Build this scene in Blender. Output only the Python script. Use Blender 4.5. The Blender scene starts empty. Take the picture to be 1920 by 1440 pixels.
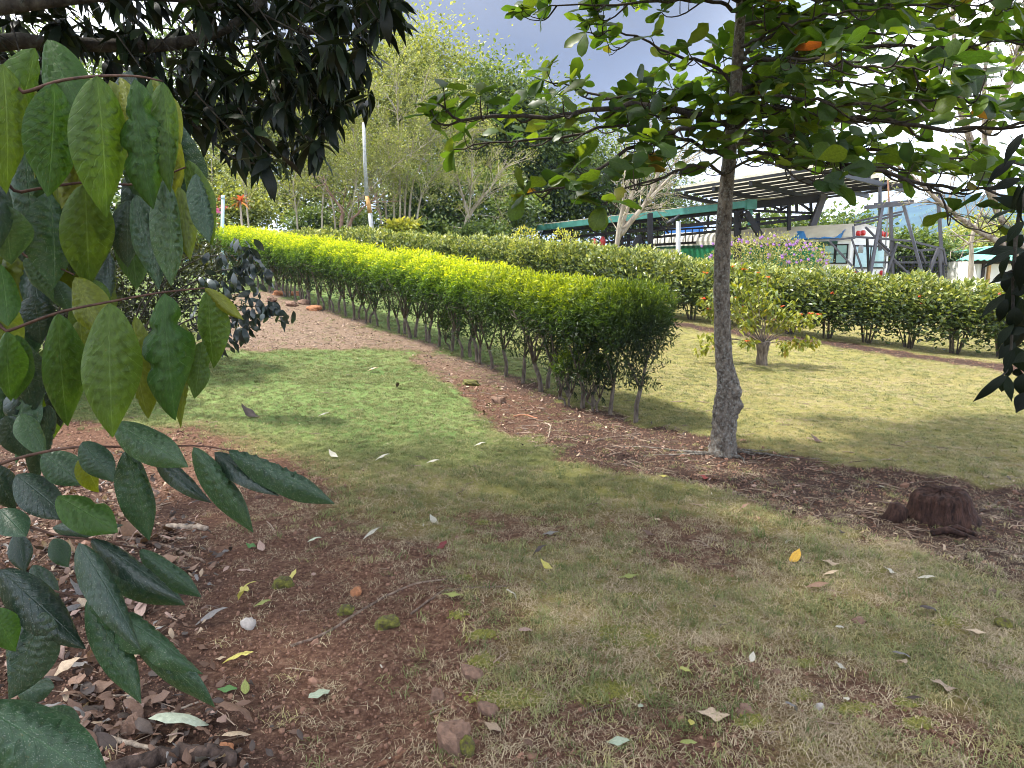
import bpy, math, random
import numpy as np
from mathutils import Vector, Matrix

SC = bpy.context.scene
COL = SC.collection
RNG = np.random.default_rng(7)
random.seed(7)

# ------------------------------------------------------------------ camera
EYE = np.array([0.0, 0.0, 1.65])
PITCH = math.radians(9.4)
FPX = 1332.0                       # focal length in pixels of a 1920 px wide frame
cam_d = bpy.data.cameras.new('camera')
cam = bpy.data.objects.new('camera', cam_d)
COL.objects.link(cam)
cam.location = EYE
cam.rotation_euler = (math.pi / 2 - PITCH, 0, 0)
cam_d.sensor_width = 36
cam_d.lens = 36 * FPX / 1920
cam_d.clip_start = 0.05
cam_d.clip_end = 20000
SC.camera = cam

# ------------------------------------------------------------------ sky, sun, exposure
SUN = Vector((-0.44, 0.10, 0.88)).normalized()      # direction towards the sun
SUN_EL = math.asin(SUN.z)
SUN_AZ = math.atan2(SUN.x, SUN.y)
world = bpy.data.worlds.new('World')
SC.world = world
world.use_nodes = True
nt = world.node_tree
nt.nodes.clear()
out = nt.nodes.new('ShaderNodeOutputWorld')
bg = nt.nodes.new('ShaderNodeBackground')
bg.inputs['Strength'].default_value = 0.13
sky = nt.nodes.new('ShaderNodeTexSky')
sky.sky_type = 'NISHITA'
sky.sun_disc = False
sky.sun_elevation = SUN_EL
sky.sun_rotation = SUN_AZ
sky.air_density = 1.0
sky.dust_density = 1.5
tc = nt.nodes.new('ShaderNodeTexCoord')
mp = nt.nodes.new('ShaderNodeMapping')
mp.inputs['Scale'].default_value = (1.0, 1.0, 2.2)
mp.inputs['Location'].default_value = (0.35, 0.2, 0.1)
n1 = nt.nodes.new('ShaderNodeTexNoise')
n1.inputs['Scale'].default_value = 2.1
n1.inputs['Detail'].default_value = 7
n1.inputs['Roughness'].default_value = 0.55
rp = nt.nodes.new('ShaderNodeValToRGB')
rp.color_ramp.elements[0].position = 0.36
rp.color_ramp.elements[1].position = 0.48
n2 = nt.nodes.new('ShaderNodeTexNoise')
n2.inputs['Scale'].default_value = 1.3
n2.inputs['Detail'].default_value = 5
rc = nt.nodes.new('ShaderNodeValToRGB')
rc.color_ramp.elements[0].position = 0.34
rc.color_ramp.elements[0].color = (3.6, 4.0, 5.0, 1)      # soft grey cloud
rc.color_ramp.elements[1].position = 0.50
rc.color_ramp.elements[1].color = (7.0, 7.2, 7.6, 1)      # sunlit white cloud
mx = nt.nodes.new('ShaderNodeMixRGB')
L = nt.links.new
L(tc.outputs['Generated'], mp.inputs['Vector'])
L(mp.outputs['Vector'], n1.inputs['Vector'])
L(mp.outputs['Vector'], n2.inputs['Vector'])
L(n1.outputs['Fac'], rp.inputs['Fac'])
L(n2.outputs['Fac'], rc.inputs['Fac'])
L(rp.outputs['Color'], mx.inputs['Fac'])
L(sky.outputs['Color'], mx.inputs['Color1'])
L(rc.outputs['Color'], mx.inputs['Color2'])
# one big blue grey cloud bank high ahead
dt = nt.nodes.new('ShaderNodeVectorMath'); dt.operation = 'DOT_PRODUCT'
dt.inputs[1].default_value = Vector((0.02, 0.905, 0.42)).normalized()
ad0 = nt.nodes.new('ShaderNodeMath'); ad0.operation = 'MULTIPLY_ADD'; ad0.inputs[1].default_value = 0.10
L(tc.outputs['Generated'], dt.inputs[0]); L(n1.outputs['Fac'], ad0.inputs[0]); L(dt.outputs['Value'], ad0.inputs[2])
mr0 = nt.nodes.new('ShaderNodeMapRange'); mr0.interpolation_type = 'SMOOTHSTEP'
mr0.inputs[1].default_value = 0.915; mr0.inputs[2].default_value = 1.03
L(ad0.outputs[0], mr0.inputs[0])
rg0 = nt.nodes.new('ShaderNodeValToRGB')
rg0.color_ramp.elements[0].position = 0.35; rg0.color_ramp.elements[0].color = (0.66, 0.75, 0.98, 1)
rg0.color_ramp.elements[1].position = 0.65; rg0.color_ramp.elements[1].color = (1.02, 1.10, 1.32, 1)
L(n1.outputs['Fac'], rg0.inputs['Fac'])
mx2 = nt.nodes.new('ShaderNodeMixRGB')
L(mr0.outputs[0], mx2.inputs['Fac']); L(mx.outputs['Color'], mx2.inputs['Color1']); L(rg0.outputs['Color'], mx2.inputs['Color2'])
L(mx2.outputs['Color'], bg.inputs['Color'])
L(bg.outputs['Background'], out.inputs['Surface'])

sun_d = bpy.data.lights.new('sun', 'SUN')
sun_d.energy = 3.1
sun_d.angle = math.radians(5.0)
sun_d.color = (1.0, 0.95, 0.86)
sun = bpy.data.objects.new('sun', sun_d)
COL.objects.link(sun)
sun.rotation_euler = SUN.to_track_quat('Z', 'Y').to_euler()
sun.location = (0, 0, 60)

SC.view_settings.view_transform = 'Standard'
SC.view_settings.look = 'None'
SC.view_settings.gamma = 1.0
SC.view_settings.exposure = 1.84
SC.view_settings.use_curve_mapping = False
SC.render.engine = 'CYCLES'
SC.cycles.use_denoising = True
SC.cycles.filter_width = 1.0
SC.cycles.max_bounces = 8
SC.cycles.diffuse_bounces = 4
SC.cycles.transmission_bounces = 6
SC.cycles.transparent_max_bounces = 8

# ------------------------------------------------------------------ small numeric helpers
def _hash(ix, iy, seed):
    h = (ix.astype(np.int64) * 374761393 + iy.astype(np.int64) * 668265263 + seed * 982451653) & 0xFFFFFFFF
    h = ((h ^ (h >> 13)) * 1274126177) & 0xFFFFFFFF
    return ((h ^ (h >> 16)) & 0xFFFF) / 65535.0

def vnoise(x, y, seed=0):
    x = np.asarray(x, float); y = np.asarray(y, float)
    ix = np.floor(x); iy = np.floor(y)
    fx = x - ix; fy = y - iy
    fx = fx * fx * (3 - 2 * fx); fy = fy * fy * (3 - 2 * fy)
    a = _hash(ix, iy, seed); b = _hash(ix + 1, iy, seed)
    c = _hash(ix, iy + 1, seed); d = _hash(ix + 1, iy + 1, seed)
    return (a * (1 - fx) + b * fx) * (1 - fy) + (c * (1 - fx) + d * fx) * fy

def fbm(x, y, octv=4, seed=0):
    s = 0.0; a = 0.5; t = 0.0
    for k in range(octv):
        s = s + a * vnoise(x * 2 ** k, y * 2 ** k, seed + k * 17)
        t += a; a *= 0.5
    return s / t

def sstep(a, b, x):
    t = np.clip((np.asarray(x, float) - a) / (b - a), 0, 1)
    return t * t * (3 - 2 * t)

def H0(x, y):
    """terrain height: level round the camera, climbing to the back left, falling away far behind"""
    x = np.asarray(x, float); y = np.asarray(y, float)
    xc = np.clip(x, -16, 16)
    yc = np.where(y < 22, y, 22 + (np.minimum(y, 60) - 22) * 0.12)
    t = 0.07 * (yc - 8) - 0.05 * xc
    h = 0.5 * (t + np.sqrt(t * t + 0.01)) - 0.04
    fall = np.maximum(y - 62, 0)
    return h - np.minimum(fall * 0.10, 40.0)

def ray(u, v):
    x = (u - 960) / FPX; y = (720 - v) / FPX
    return np.array([x, math.cos(PITCH) + y * math.sin(PITCH), -math.sin(PITCH) + y * math.cos(PITCH)])

def P(u, v, Y):
    """point seen at pixel (u, v) of the 1920 px photograph, Y metres ahead"""
    d = ray(u, v)
    return EYE + d * (Y / d[1])

def PZ(u, v, z):
    d = ray(u, v)
    return EYE + d * ((z - EYE[2]) / d[2])

def G(u, v):
    """where the line of sight through pixel (u, v) meets the ground"""
    d = ray(u, v)
    s = 0.5; step = 0.05
    while s < 200:
        p = EYE + d * s
        if p[2] < H0(p[0], p[1]):
            break
        s += step * max(1.0, s * 0.15)
    lo, hi = s - step * max(1.0, s * 0.15), s
    for _ in range(18):
        m = 0.5 * (lo + hi); p = EYE + d * m
        if p[2] < H0(p[0], p[1]): hi = m
        else: lo = m
    return EYE + d * hi

def project(p):
    """pixel of world points p (n,3) in the photograph's 1920 px frame"""
    p = np.asarray(p, float) - EYE
    f = p[:, 1] * math.cos(PITCH) - p[:, 2] * math.sin(PITCH)
    up = p[:, 1] * math.sin(PITCH) + p[:, 2] * math.cos(PITCH)
    return 960 + FPX * p[:, 0] / f, 720 - FPX * up / f, f

def sd_poly(x, y, poly):
    """signed distance to a polygon, negative inside"""
    x = np.asarray(x, float); y = np.asarray(y, float)
    d = np.full(x.shape, 1e9); inside = np.zeros(x.shape, bool)
    n = len(poly)
    for i in range(n):
        ax, ay = poly[i]; bx, by = poly[(i + 1) % n]
        ex, ey = bx - ax, by - ay
        t = np.clip(((x - ax) * ex + (y - ay) * ey) / (ex * ex + ey * ey + 1e-12), 0, 1)
        d = np.minimum(d, np.hypot(x - ax - t * ex, y - ay - t * ey))
        c = (ay > y) != (by > y)
        with np.errstate(divide='ignore', invalid='ignore'):
            xi = (bx - ax) * (y - ay) / (by - ay if by != ay else 1e-12) + ax
        inside ^= c & (x < xi)
    return np.where(inside, -d, d)

# ------------------------------------------------------------------ mesh helpers
def np_mesh(name, V, F, mats=(), smooth=False, attrs=None, uv=None, midx=None):
    """mesh from numpy arrays; F is (m,3) or (m,4), or a list of such arrays"""
    me = bpy.data.meshes.new(name)
    Fs = F if isinstance(F, list) else [F]
    Fs = [np.asarray(f, np.int32) for f in Fs if len(f)]
    V = np.asarray(V, np.float32)
    loops = np.concatenate([f.ravel() for f in Fs])
    tot = np.concatenate([np.full(len(f), f.shape[1], np.int32) for f in Fs])
    start = np.concatenate([[0], np.cumsum(tot)[:-1]]).astype(np.int32)
    me.vertices.add(len(V)); me.loops.add(len(loops)); me.polygons.add(len(tot))
    me.vertices.foreach_set('co', V.ravel())
    me.loops.foreach_set('vertex_index', loops)
    me.polygons.foreach_set('loop_start', start)
    me.polygons.foreach_set('loop_total', tot)
    if midx is not None:
        me.polygons.foreach_set('material_index', np.asarray(midx, np.int32))
    me.polygons.foreach_set('use_smooth', np.full(len(tot), bool(smooth)))
    if uv is not None:
        l = me.uv_layers.new(name='UVMap')
        l.data.foreach_set('uv', np.asarray(uv, np.float32)[loops].ravel())
    for k, a in (attrs or {}).items():
        a = np.asarray(a, np.float32)
        t = me.attributes.new(k, 'FLOAT' if a.ndim == 1 else 'FLOAT_COLOR', 'POINT')
        t.data.foreach_set('value' if a.ndim == 1 else 'color', a.ravel())
    for m in mats:
        me.materials.append(m)
    me.update(calc_edges=True)
    me.validate()
    return me

def link(name, data, parent=None, loc=None, rot=None, scale=None):
    o = bpy.data.objects.new(name, data)
    COL.objects.link(o)
    if parent is not None: o.parent = parent
    if loc is not None: o.location = loc
    if rot is not None: o.rotation_euler = rot
    if scale is not None: o.scale = scale
    return o

def tag(o, label=None, cat=None, group=None, kind=None):
    if label: o['label'] = label
    if cat: o['category'] = cat
    if group: o['group'] = group
    if kind: o['kind'] = kind
    return o

def thing(name, label, cat, loc=(0, 0, 0), rz=0.0, group=None):
    o = link(name, None, loc=loc, rot=(0, 0, rz))
    o.empty_display_size = 0.1
    return tag(o, label, cat, group)

class MB:
    """collects shapes into one mesh"""
    def __init__(self):
        self.V = []; self.Q = []; self.T = []; self.n = 0; self.A = []
    def add(self, V, Q=None, T=None, tint=0.5):
        V = np.asarray(V, float)
        self.V.append(V)
        if Q is not None and len(Q): self.Q.append(np.asarray(Q, int) + self.n)
        if T is not None and len(T): self.T.append(np.asarray(T, int) + self.n)
        self.A.append(np.broadcast_to(np.asarray(tint, float), (len(V),)))
        self.n += len(V)
    def box(self, c, s, R=None, tint=0.5):
        c = np.asarray(c, float); s = np.asarray(s, float) / 2
        v = np.array([[x, y, z] for x in (-1, 1) for y in (-1, 1) for z in (-1, 1)], float) * s
        if R is not None: v = v @ np.asarray(R).T
        self.add(v + c, [[0, 1, 3, 2], [4, 6, 7, 5], [0, 4, 5, 1], [2, 3, 7, 6], [0, 2, 6, 4], [1, 5, 7, 3]], tint=tint)
    def bar(self, a, b, w, h=None, tint=0.5, up=(0, 0, 1)):
        """square section bar from a to b"""
        a = np.asarray(a, float); b = np.asarray(b, float)
        d = b - a; ln = np.linalg.norm(d); d = d / ln
        u = np.asarray(up, float)
        if abs(d @ u) > 0.95: u = np.array([1.0, 0, 0])
        s = np.cross(d, u); s /= np.linalg.norm(s); t = np.cross(s, d)
        self.box((a + b) / 2, (ln, w, h or w), np.stack([d, s, t], 1), tint)
    def tube(self, pts, rad, seg=6, tint=0.5, cap=True, rough=0.0, rng=None):
        pts = np.asarray(pts, float); n = len(pts)
        rad = np.broadcast_to(np.asarray(rad, float), (n,))
        d = np.gradient(pts, axis=0); d /= np.linalg.norm(d, axis=1)[:, None] + 1e-12
        ref = np.array([0, 0, 1.0]) if abs(d[0, 2]) < 0.9 else np.array([1.0, 0, 0])
        s = np.cross(d[0], ref); s /= np.linalg.norm(s)
        rings = []
        a = np.arange(seg) * 2 * math.pi / seg
        for i in range(n):
            s = s - d[i] * (s @ d[i]); s /= np.linalg.norm(s) + 1e-12
            t = np.cross(d[i], s)
            r = rad[i]
            if rough and rng is not None: rr = r * (1 + rough * rng.uniform(-1, 1, seg))[:, None]
            else: rr = r
            rings.append(pts[i] + rr * (np.cos(a)[:, None] * s + np.sin(a)[:, None] * t))
        V = np.concatenate(rings)
        i = np.arange(n - 1)[:, None] * seg; j = np.arange(seg)[None, :]; k = (j + 1) % seg
        Q = np.stack([i + j, i + k, i + seg + k, i + seg + j], -1).reshape(-1, 4)
        T = []
        if cap:
            V = np.concatenate([V, pts[:1], pts[-1:]])
            e = n * seg
            T = [[e, (q + 1) % seg, q] for q in range(seg)] + [[e + 1, (n - 1) * seg + q, (n - 1) * seg + (q + 1) % seg] for q in range(seg)]
        self.add(V, Q, T, tint)
    def prism(self, poly, z0, z1, tint=0.5):
        """upright prism over a polygon of xy points"""
        n = len(poly)
        V = [(x, y, z0) for x, y in poly] + [(x, y, z1) for x, y in poly]
        me_q = [[i, (i + 1) % n, n + (i + 1) % n, n + i] for i in range(n)]
        V += [(np.mean([p[0] for p in poly]), np.mean([p[1] for p in poly]), z) for z in (z0, z1)]
        T = [[2 * n, (i + 1) % n, i] for i in range(n)] + [[2 * n + 1, n + i, n + (i + 1) % n] for i in range(n)]
        self.add(V, me_q, T, tint)
    def mesh(self, name, mat, smooth=False):
        V = np.concatenate(self.V)
        F = []
        if self.Q: F.append(np.concatenate(self.Q))
        if self.T: F.append(np.concatenate(self.T))
        return np_mesh(name, V, F, [mat], smooth, {'tint': np.concatenate(self.A)})
    def build(self, name, mat, parent=None, smooth=False):
        return link(name, self.mesh(name, mat, smooth), parent)

def basis(d, nh):
    """rotation matrices (n,3,3): columns side, along d, normal close to nh"""
    d = np.asarray(d, float); d = d / (np.linalg.norm(d, axis=1)[:, None] + 1e-12)
    nh = np.broadcast_to(np.asarray(nh, float), d.shape)
    x = np.cross(d, nh); ln = np.linalg.norm(x, axis=1)
    bad = ln < 1e-3
    if bad.any():
        x[bad] = np.cross(d[bad], np.array([0.3, 0.9, 0.1])); ln = np.linalg.norm(x, axis=1)
    x /= ln[:, None]
    z = np.cross(x, d)
    return np.stack([x, d, z], 2)

def stamp(tmpl, pos, R, scale, tint=None):
    """copies of a template (V, Q, UV) joined into arrays"""
    tv, tq = tmpl[0], tmpl[1]
    n = len(pos); k = len(tv)
    sc = np.asarray(scale, float)
    if sc.ndim == 1: sc = sc[:, None]
    vs = tv[None] * sc[:, None, :] if sc.shape[1] in (1, 3) else tv[None]
    V = np.einsum('nij,nkj->nki', R, vs) + np.asarray(pos)[:, None]
    Q = (tq[None] + (np.arange(n) * k)[:, None, None]).reshape(-1, tq.shape[1])
    A = np.repeat(np.asarray(tint if tint is not None else np.full(n, .5), float), k)
    UV = np.tile(tmpl[2], (n, 1)) if len(tmpl) > 2 else None
    return V.reshape(-1, 3), Q, A, UV

def rand_dir(n, rng=RNG):
    v = rng.normal(size=(n, 3))
    return v / np.linalg.norm(v, axis=1)[:, None]

# simple far leaf: one folded rhombus
LEAF_FAR = (np.array([[0, 0, 0], [.5, .45, .08], [0, 1, -.06], [-.5, .45, .08]], float), np.array([[0, 1, 2, 3]]))

def leaf_arrays(width, peak, rows, cols, fold=0.15, droop=0.6, tipk=1.0, basek=1.0, corr=0.0, ncorr=9, cut=None, wave=0.0, seed=0, arch=0.0, twist=0.0):
    """leaf along +Y, length 1; returns V, Q, UV"""
    rng = np.random.default_rng(seed)
    t = np.linspace(0, 1, rows + 1)
    q = np.where(t < peak, 0.5 * t / peak, 0.5 + 0.5 * (t - peak) / (1 - peak))
    w = np.sin(math.pi * np.clip(q, 0, 1))
    w = np.where(t < peak, w ** basek, w ** tipk) * width
    w = np.maximum(w, 0.006)
    ang = -droop * t
    ds = np.diff(t, prepend=0)
    cy = np.cumsum(np.cos(ang) * ds); cz = np.cumsum(np.sin(ang) * ds)
    V = []; UV = []
    s = np.linspace(-1, 1, cols + 1)
    for i in range(rows + 1):
        for c in s:
            k = 1.0
            if cut is not None:
                k = cut(t[i], c)
            x = c * w[i] * k
            z = fold * abs(x) * (1 - 0.6 * t[i]) - 0.9 * fold * (abs(c) ** 3) * w[i]
            z += corr * math.sin((t[i] - 0.35 * abs(c)) * ncorr * 2 * math.pi) * (abs(c) * (1 - abs(c)) * 4) * w[i]
            z += wave * math.sin(t[i] * 11 + (2 if c > 0 else 0)) * abs(c) ** 2 * w[i]
            z -= arch * c * c * w[i]
            tw_ = twist * (t[i] - .2); x, z = x * math.cos(tw_) - z * math.sin(tw_), x * math.sin(tw_) + z * math.cos(tw_)
            V.append((x, cy[i] - math.sin(ang[i]) * z, cz[i] + math.cos(ang[i]) * z))
            UV.append((c * 0.5 + 0.5, t[i]))
    Q = []
    m = cols + 1
    for i in range(rows):
        for j in range(cols):
            Q.append((i * m + j, i * m + j + 1, (i + 1) * m + j + 1, (i + 1) * m + j))
    return np.array(V), np.array(Q), np.array(UV)

# ------------------------------------------------------------------ materials
def new_mat(name):
    m = bpy.data.materials.new(name)
    m.use_nodes = True
    t = m.node_tree; t.nodes.clear()
    o = t.nodes.new('ShaderNodeOutputMaterial')
    b = t.nodes.new('ShaderNodeBsdfPrincipled')
    t.links.new(b.outputs['BSDF'], o.inputs['Surface'])
    return m, t, b, o

def ramp(t, stops):
    r = t.nodes.new('ShaderNodeValToRGB')
    e = r.color_ramp.elements
    e[0].position, e[0].color = stops[0][0], (*stops[0][1], 1)
    e[1].position, e[1].color = stops[-1][0], (*stops[-1][1], 1)
    for p, c in stops[1:-1]:
        k = e.new(p); k.color = (*c, 1)
    return r

def noise(t, scale, detail=4, rough=0.55, coord='Object', vec=None):
    n = t.nodes.new('ShaderNodeTexNoise')
    n.inputs['Scale'].default_value = scale
    n.inputs['Detail'].default_value = detail
    n.inputs['Roughness'].default_value = rough
    if vec is None:
        c = t.nodes.new('ShaderNodeTexCoord')
        vec = c.outputs[coord]
    t.links.new(vec, n.inputs['Vector'])
    return n

def paint(name, color, rough=0.6, metallic=0.0, var=0.18, scale=6.0, bump=0.0, spec=0.4):
    """plain material with some tonal wear"""
    m, t, b, o = new_mat(name)
    n = noise(t, scale, 5)
    c = np.array(color)
    r = ramp(t, [(0.3, tuple(c * (1 - var))), (0.7, tuple(np.minimum(c * (1 + var), 0.95)))])
    t.links.new(n.outputs['Fac'], r.inputs['Fac'])
    t.links.new(r.outputs['Color'], b.inputs['Base Color'])
    b.inputs['Roughness'].default_value = rough
    b.inputs['Metallic'].default_value = metallic
    b.inputs['Specular IOR Level'].default_value = spec
    if bump:
        bp = t.nodes.new('ShaderNodeBump'); bp.inputs['Strength'].default_value = bump; bp.inputs['Distance'].default_value = 0.01
        n2 = noise(t, scale * 6, 5)
        t.links.new(n2.outputs['Fac'], bp.inputs['Height']); t.links.new(bp.outputs['Normal'], b.inputs['Normal'])
    return m

def leaf_mat(name, stops, src='tint', trans=0.35, tcol=1.6, rough=0.42, spec=0.45, veins=0, spots=0.0, vein_amt=0.35, spot_col=(0.35, 0.38, 0.33), blotch=0.0):
    """leaf blade: colour from a per-leaf value, light passing through, optional midrib and side veins from the leaf's own UV"""
    m, t, b, o = new_mat(name)
    if src == 'tint':
        a = t.nodes.new('ShaderNodeAttribute'); a.attribute_name = 'tint'; fac = a.outputs['Fac']
    else:
        a = t.nodes.new('ShaderNodeObjectInfo'); fac = a.outputs['Random']
    r = ramp(t, stops)
    t.links.new(fac, r.inputs['Fac'])
    col = r.outputs['Color']
    # blotchy tone over the blade
    n = noise(t, 14.0, 3)
    hv = t.nodes.new('ShaderNodeHueSaturation')
    mr = t.nodes.new('ShaderNodeMapRange'); mr.inputs[1].default_value = 0.3; mr.inputs[2].default_value = 0.7
    mr.inputs[3].default_value = 0.8; mr.inputs[4].default_value = 1.2
    t.links.new(n.outputs['Fac'], mr.inputs[0]); t.links.new(mr.outputs[0], hv.inputs['Value'])
    t.links.new(col, hv.inputs['Color']); col = hv.outputs['Color']
    if veins:
        uv = t.nodes.new('ShaderNodeUVMap')
        sx = t.nodes.new('ShaderNodeSeparateXYZ'); t.links.new(uv.outputs['UV'], sx.inputs[0])
        def mth(op, a_, b_=None, c_=None):
            k = t.nodes.new('ShaderNodeMath'); k.operation = op
            for i, q in enumerate((a_, b_, c_)):
                if q is None: continue
                if isinstance(q, (int, float)): k.inputs[i].default_value = q
                else: t.links.new(q, k.inputs[i])
            return k.outputs[0]
        dx = mth('ABSOLUTE', mth('SUBTRACT', sx.outputs[0], 0.5))
        mid = mth('SUBTRACT', 1.0, mth('SMOOTH_MIN', mth('MULTIPLY', dx, 45.0), 1.0, 0.1))
        ph = mth('MULTIPLY', mth('SUBTRACT', sx.outputs[1], mth('MULTIPLY', dx, 0.55)), float(veins))
        fr = mth('ABSOLUTE', mth('SUBTRACT', mth('FRACT', ph), 0.5))
        side = mth('SUBTRACT', 1.0, mth('SMOOTH_MIN', mth('MULTIPLY', fr, 14.0), 1.0, 0.1))
        v = mth('MAXIMUM', mid, mth('MULTIPLY', side, 0.55))
        mxv = t.nodes.new('ShaderNodeMixRGB'); mxv.blend_type = 'MIX'
        t.links.new(mth('MULTIPLY', v, vein_amt), mxv.inputs['Fac'])
        t.links.new(col, mxv.inputs['Color1'])
        lt = t.nodes.new('ShaderNodeHueSaturation'); lt.inputs['Value'].default_value = 1.9; lt.inputs['Saturation'].default_value = 0.8
        t.links.new(col, lt.inputs['Color']); t.links.new(lt.outputs['Color'], mxv.inputs['Color2'])
        col = mxv.outputs['Color']
        bp = t.nodes.new('ShaderNodeBump'); bp.inputs['Strength'].default_value = 0.5; bp.inputs['Distance'].default_value = 0.002
        bp.invert = True
        t.links.new(v, bp.inputs['Height']); t.links.new(bp.outputs['Normal'], b.inputs['Normal'])
    if spots:
        ns = noise(t, 75.0, 2, 0.6)
        rs = ramp(t, [(0.60, (0, 0, 0)), (0.68, (1, 1, 1))])
        t.links.new(ns.outputs['Fac'], rs.inputs['Fac'])
        ms = t.nodes.new('ShaderNodeMixRGB')
        mm = t.nodes.new('ShaderNodeMath'); mm.operation = 'MULTIPLY'; mm.inputs[1].default_value = spots
        t.links.new(rs.outputs['Color'], mm.inputs[0]); t.links.new(mm.outputs[0], ms.inputs['Fac'])
        t.links.new(col, ms.inputs['Color1']); ms.inputs['Color2'].default_value = (*spot_col, 1)
        col = ms.outputs['Color']
    if blotch:
        nb0 = noise(t, 16.0, 5, 0.65)
        rb0 = ramp(t, [(0.62, (0, 0, 0)), (0.70, (1, 1, 1))]); t.links.new(nb0.outputs['Fac'], rb0.inputs['Fac'])
        mb0 = t.nodes.new('ShaderNodeMixRGB'); mf0 = t.nodes.new('ShaderNodeMath'); mf0.operation = 'MULTIPLY'; mf0.inputs[1].default_value = blotch
        t.links.new(rb0.outputs['Color'], mf0.inputs[0]); t.links.new(mf0.outputs[0], mb0.inputs['Fac']); t.links.new(col, mb0.inputs['Color1']); mb0.inputs['Color2'].default_value = (.17, .12, .03, 1)
        col = mb0.outputs['Color']
    t.links.new(col, b.inputs['Base Color'])
    b.inputs['Roughness'].default_value = rough
    b.inputs['Specular IOR Level'].default_value = spec
    if trans > 0:
        tr = t.nodes.new('ShaderNodeBsdfTranslucent')
        br = t.nodes.new('ShaderNodeMixRGB'); br.blend_type = 'MULTIPLY'; br.inputs['Fac'].default_value = 1
        t.links.new(col, br.inputs['Color1']); br.inputs['Color2'].default_value = (1.25 * tcol, 1.15 * tcol, 0.35 * tcol, 1)
        t.links.new(br.outputs['Color'], tr.inputs['Color'])
        ms = t.nodes.new('ShaderNodeMixShader'); ms.inputs[0].default_value = trans
        t.links.new(b.outputs['BSDF'], ms.inputs[1]); t.links.new(tr.outputs['BSDF'], ms.inputs[2])
        t.links.new(ms.outputs[0], o.inputs['Surface'])
    return m

def bark_mat(name, dark, light, scale=9.0, bump=0.6, patch=None, stretch=0.35):
    m, t, b, o = new_mat(name)
    c = t.nodes.new('ShaderNodeTexCoord')
    mpp = t.nodes.new('ShaderNodeMapping'); mpp.inputs['Scale'].default_value = (1, 1, stretch)
    t.links.new(c.outputs['Object'], mpp.inputs['Vector'])
    n = noise(t, scale, 8, 0.65, vec=mpp.outputs['Vector'])
    r = ramp(t, [(0.34, dark), (0.5, tuple(0.5 * (np.array(dark) + np.array(light)))), (0.64, light)])
    t.links.new(n.outputs['Fac'], r.inputs['Fac'])
    col = r.outputs['Color']
    if patch:
        n3 = noise(t, scale * 1.5, 7, 0.62)
        r3 = ramp(t, [(0.50, (0, 0, 0)), (0.66, (.75, .75, .75))])
        t.links.new(n3.outputs['Fac'], r3.inputs['Fac'])
        mxx = t.nodes.new('ShaderNodeMixRGB')
        t.links.new(r3.outputs['Color'], mxx.inputs['Fac']); t.links.new(col, mxx.inputs['Color1'])
        mxx.inputs['Color2'].default_value = (*patch, 1)
        col = mxx.outputs['Color']
    t.links.new(col, b.inputs['Base Color'])
    b.inputs['Roughness'].default_value = 0.85
    b.inputs['Specular IOR Level'].default_value = 0.25
    bp = t.nodes.new('ShaderNodeBump'); bp.inputs['Strength'].default_value = bump; bp.inputs['Distance'].default_value = 0.015
    n2 = noise(t, scale * 3, 8, 0.7, vec=mpp.outputs['Vector'])
    t.links.new(n2.outputs['Fac'], bp.inputs['Height']); t.links.new(bp.outputs['Normal'], b.inputs['Normal'])
    return m
# ------------------------------------------------------------------ ground layout (traced on the ground plane)
STRIP = [G(u, v)[:2] for u, v in [
    (395, 655), (560, 650), (700, 648), (765, 655), (800, 690), (860, 718), (915, 760), (950, 800), (1010, 828), (1100, 850), (1180, 868), (1260, 892),
    (1400, 925), (1520, 962), (1640, 1000), (1760, 1030), (1930, 1075), (2150, 1120), (2150, 960), (1930, 905), (1760, 892), (1600, 872), (1480, 850),
    (1380, 832), (1300, 812), (1240, 795), (1140, 765), (1040, 728), (960, 705), (880, 672), (800, 645), (700, 612), (640, 590), (580, 570), (545, 552),
    (520, 545), (440, 545), (400, 560), (390, 600)]]
BARE = [G(u, v)[:2] for u, v in [
    (-300, 790), (120, 800), (330, 812), (420, 850), (480, 900), (520, 960), (610, 1040), (690, 1090), (790, 1130), (850, 1180), (860, 1240), (815, 1300),
    (800, 1360), (760, 1460), (700, 1700), (-600, 1700)]]
LITTER = [G(u, v)[:2] for u, v in [
    (-300, 800), (200, 850), (310, 960), (380, 1060), (300, 1130), (310, 1240), (400, 1330), (480, 1450), (500, 1700), (-600, 1700)]]
FARBED_A = np.array([G(u, v)[:2] for u, v in [(1235, 605), (1300, 612), (1400, 625), (1550, 640), (1640, 655), (1800, 675), (1900, 690), (2100, 715)]])

def dist_line(x, y, pts):
    d = np.full(np.shape(x), 1e9)
    for (ax, ay), (bx, by) in zip(pts[:-1], pts[1:]):
        ex, ey = bx - ax, by - ay
        t = np.clip(((x - ax) * ex + (y - ay) * ey) / (ex * ex + ey * ey), 0, 1)
        d = np.minimum(d, np.hypot(x - ax - t * ex, y - ay - t * ey))
    return d

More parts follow.
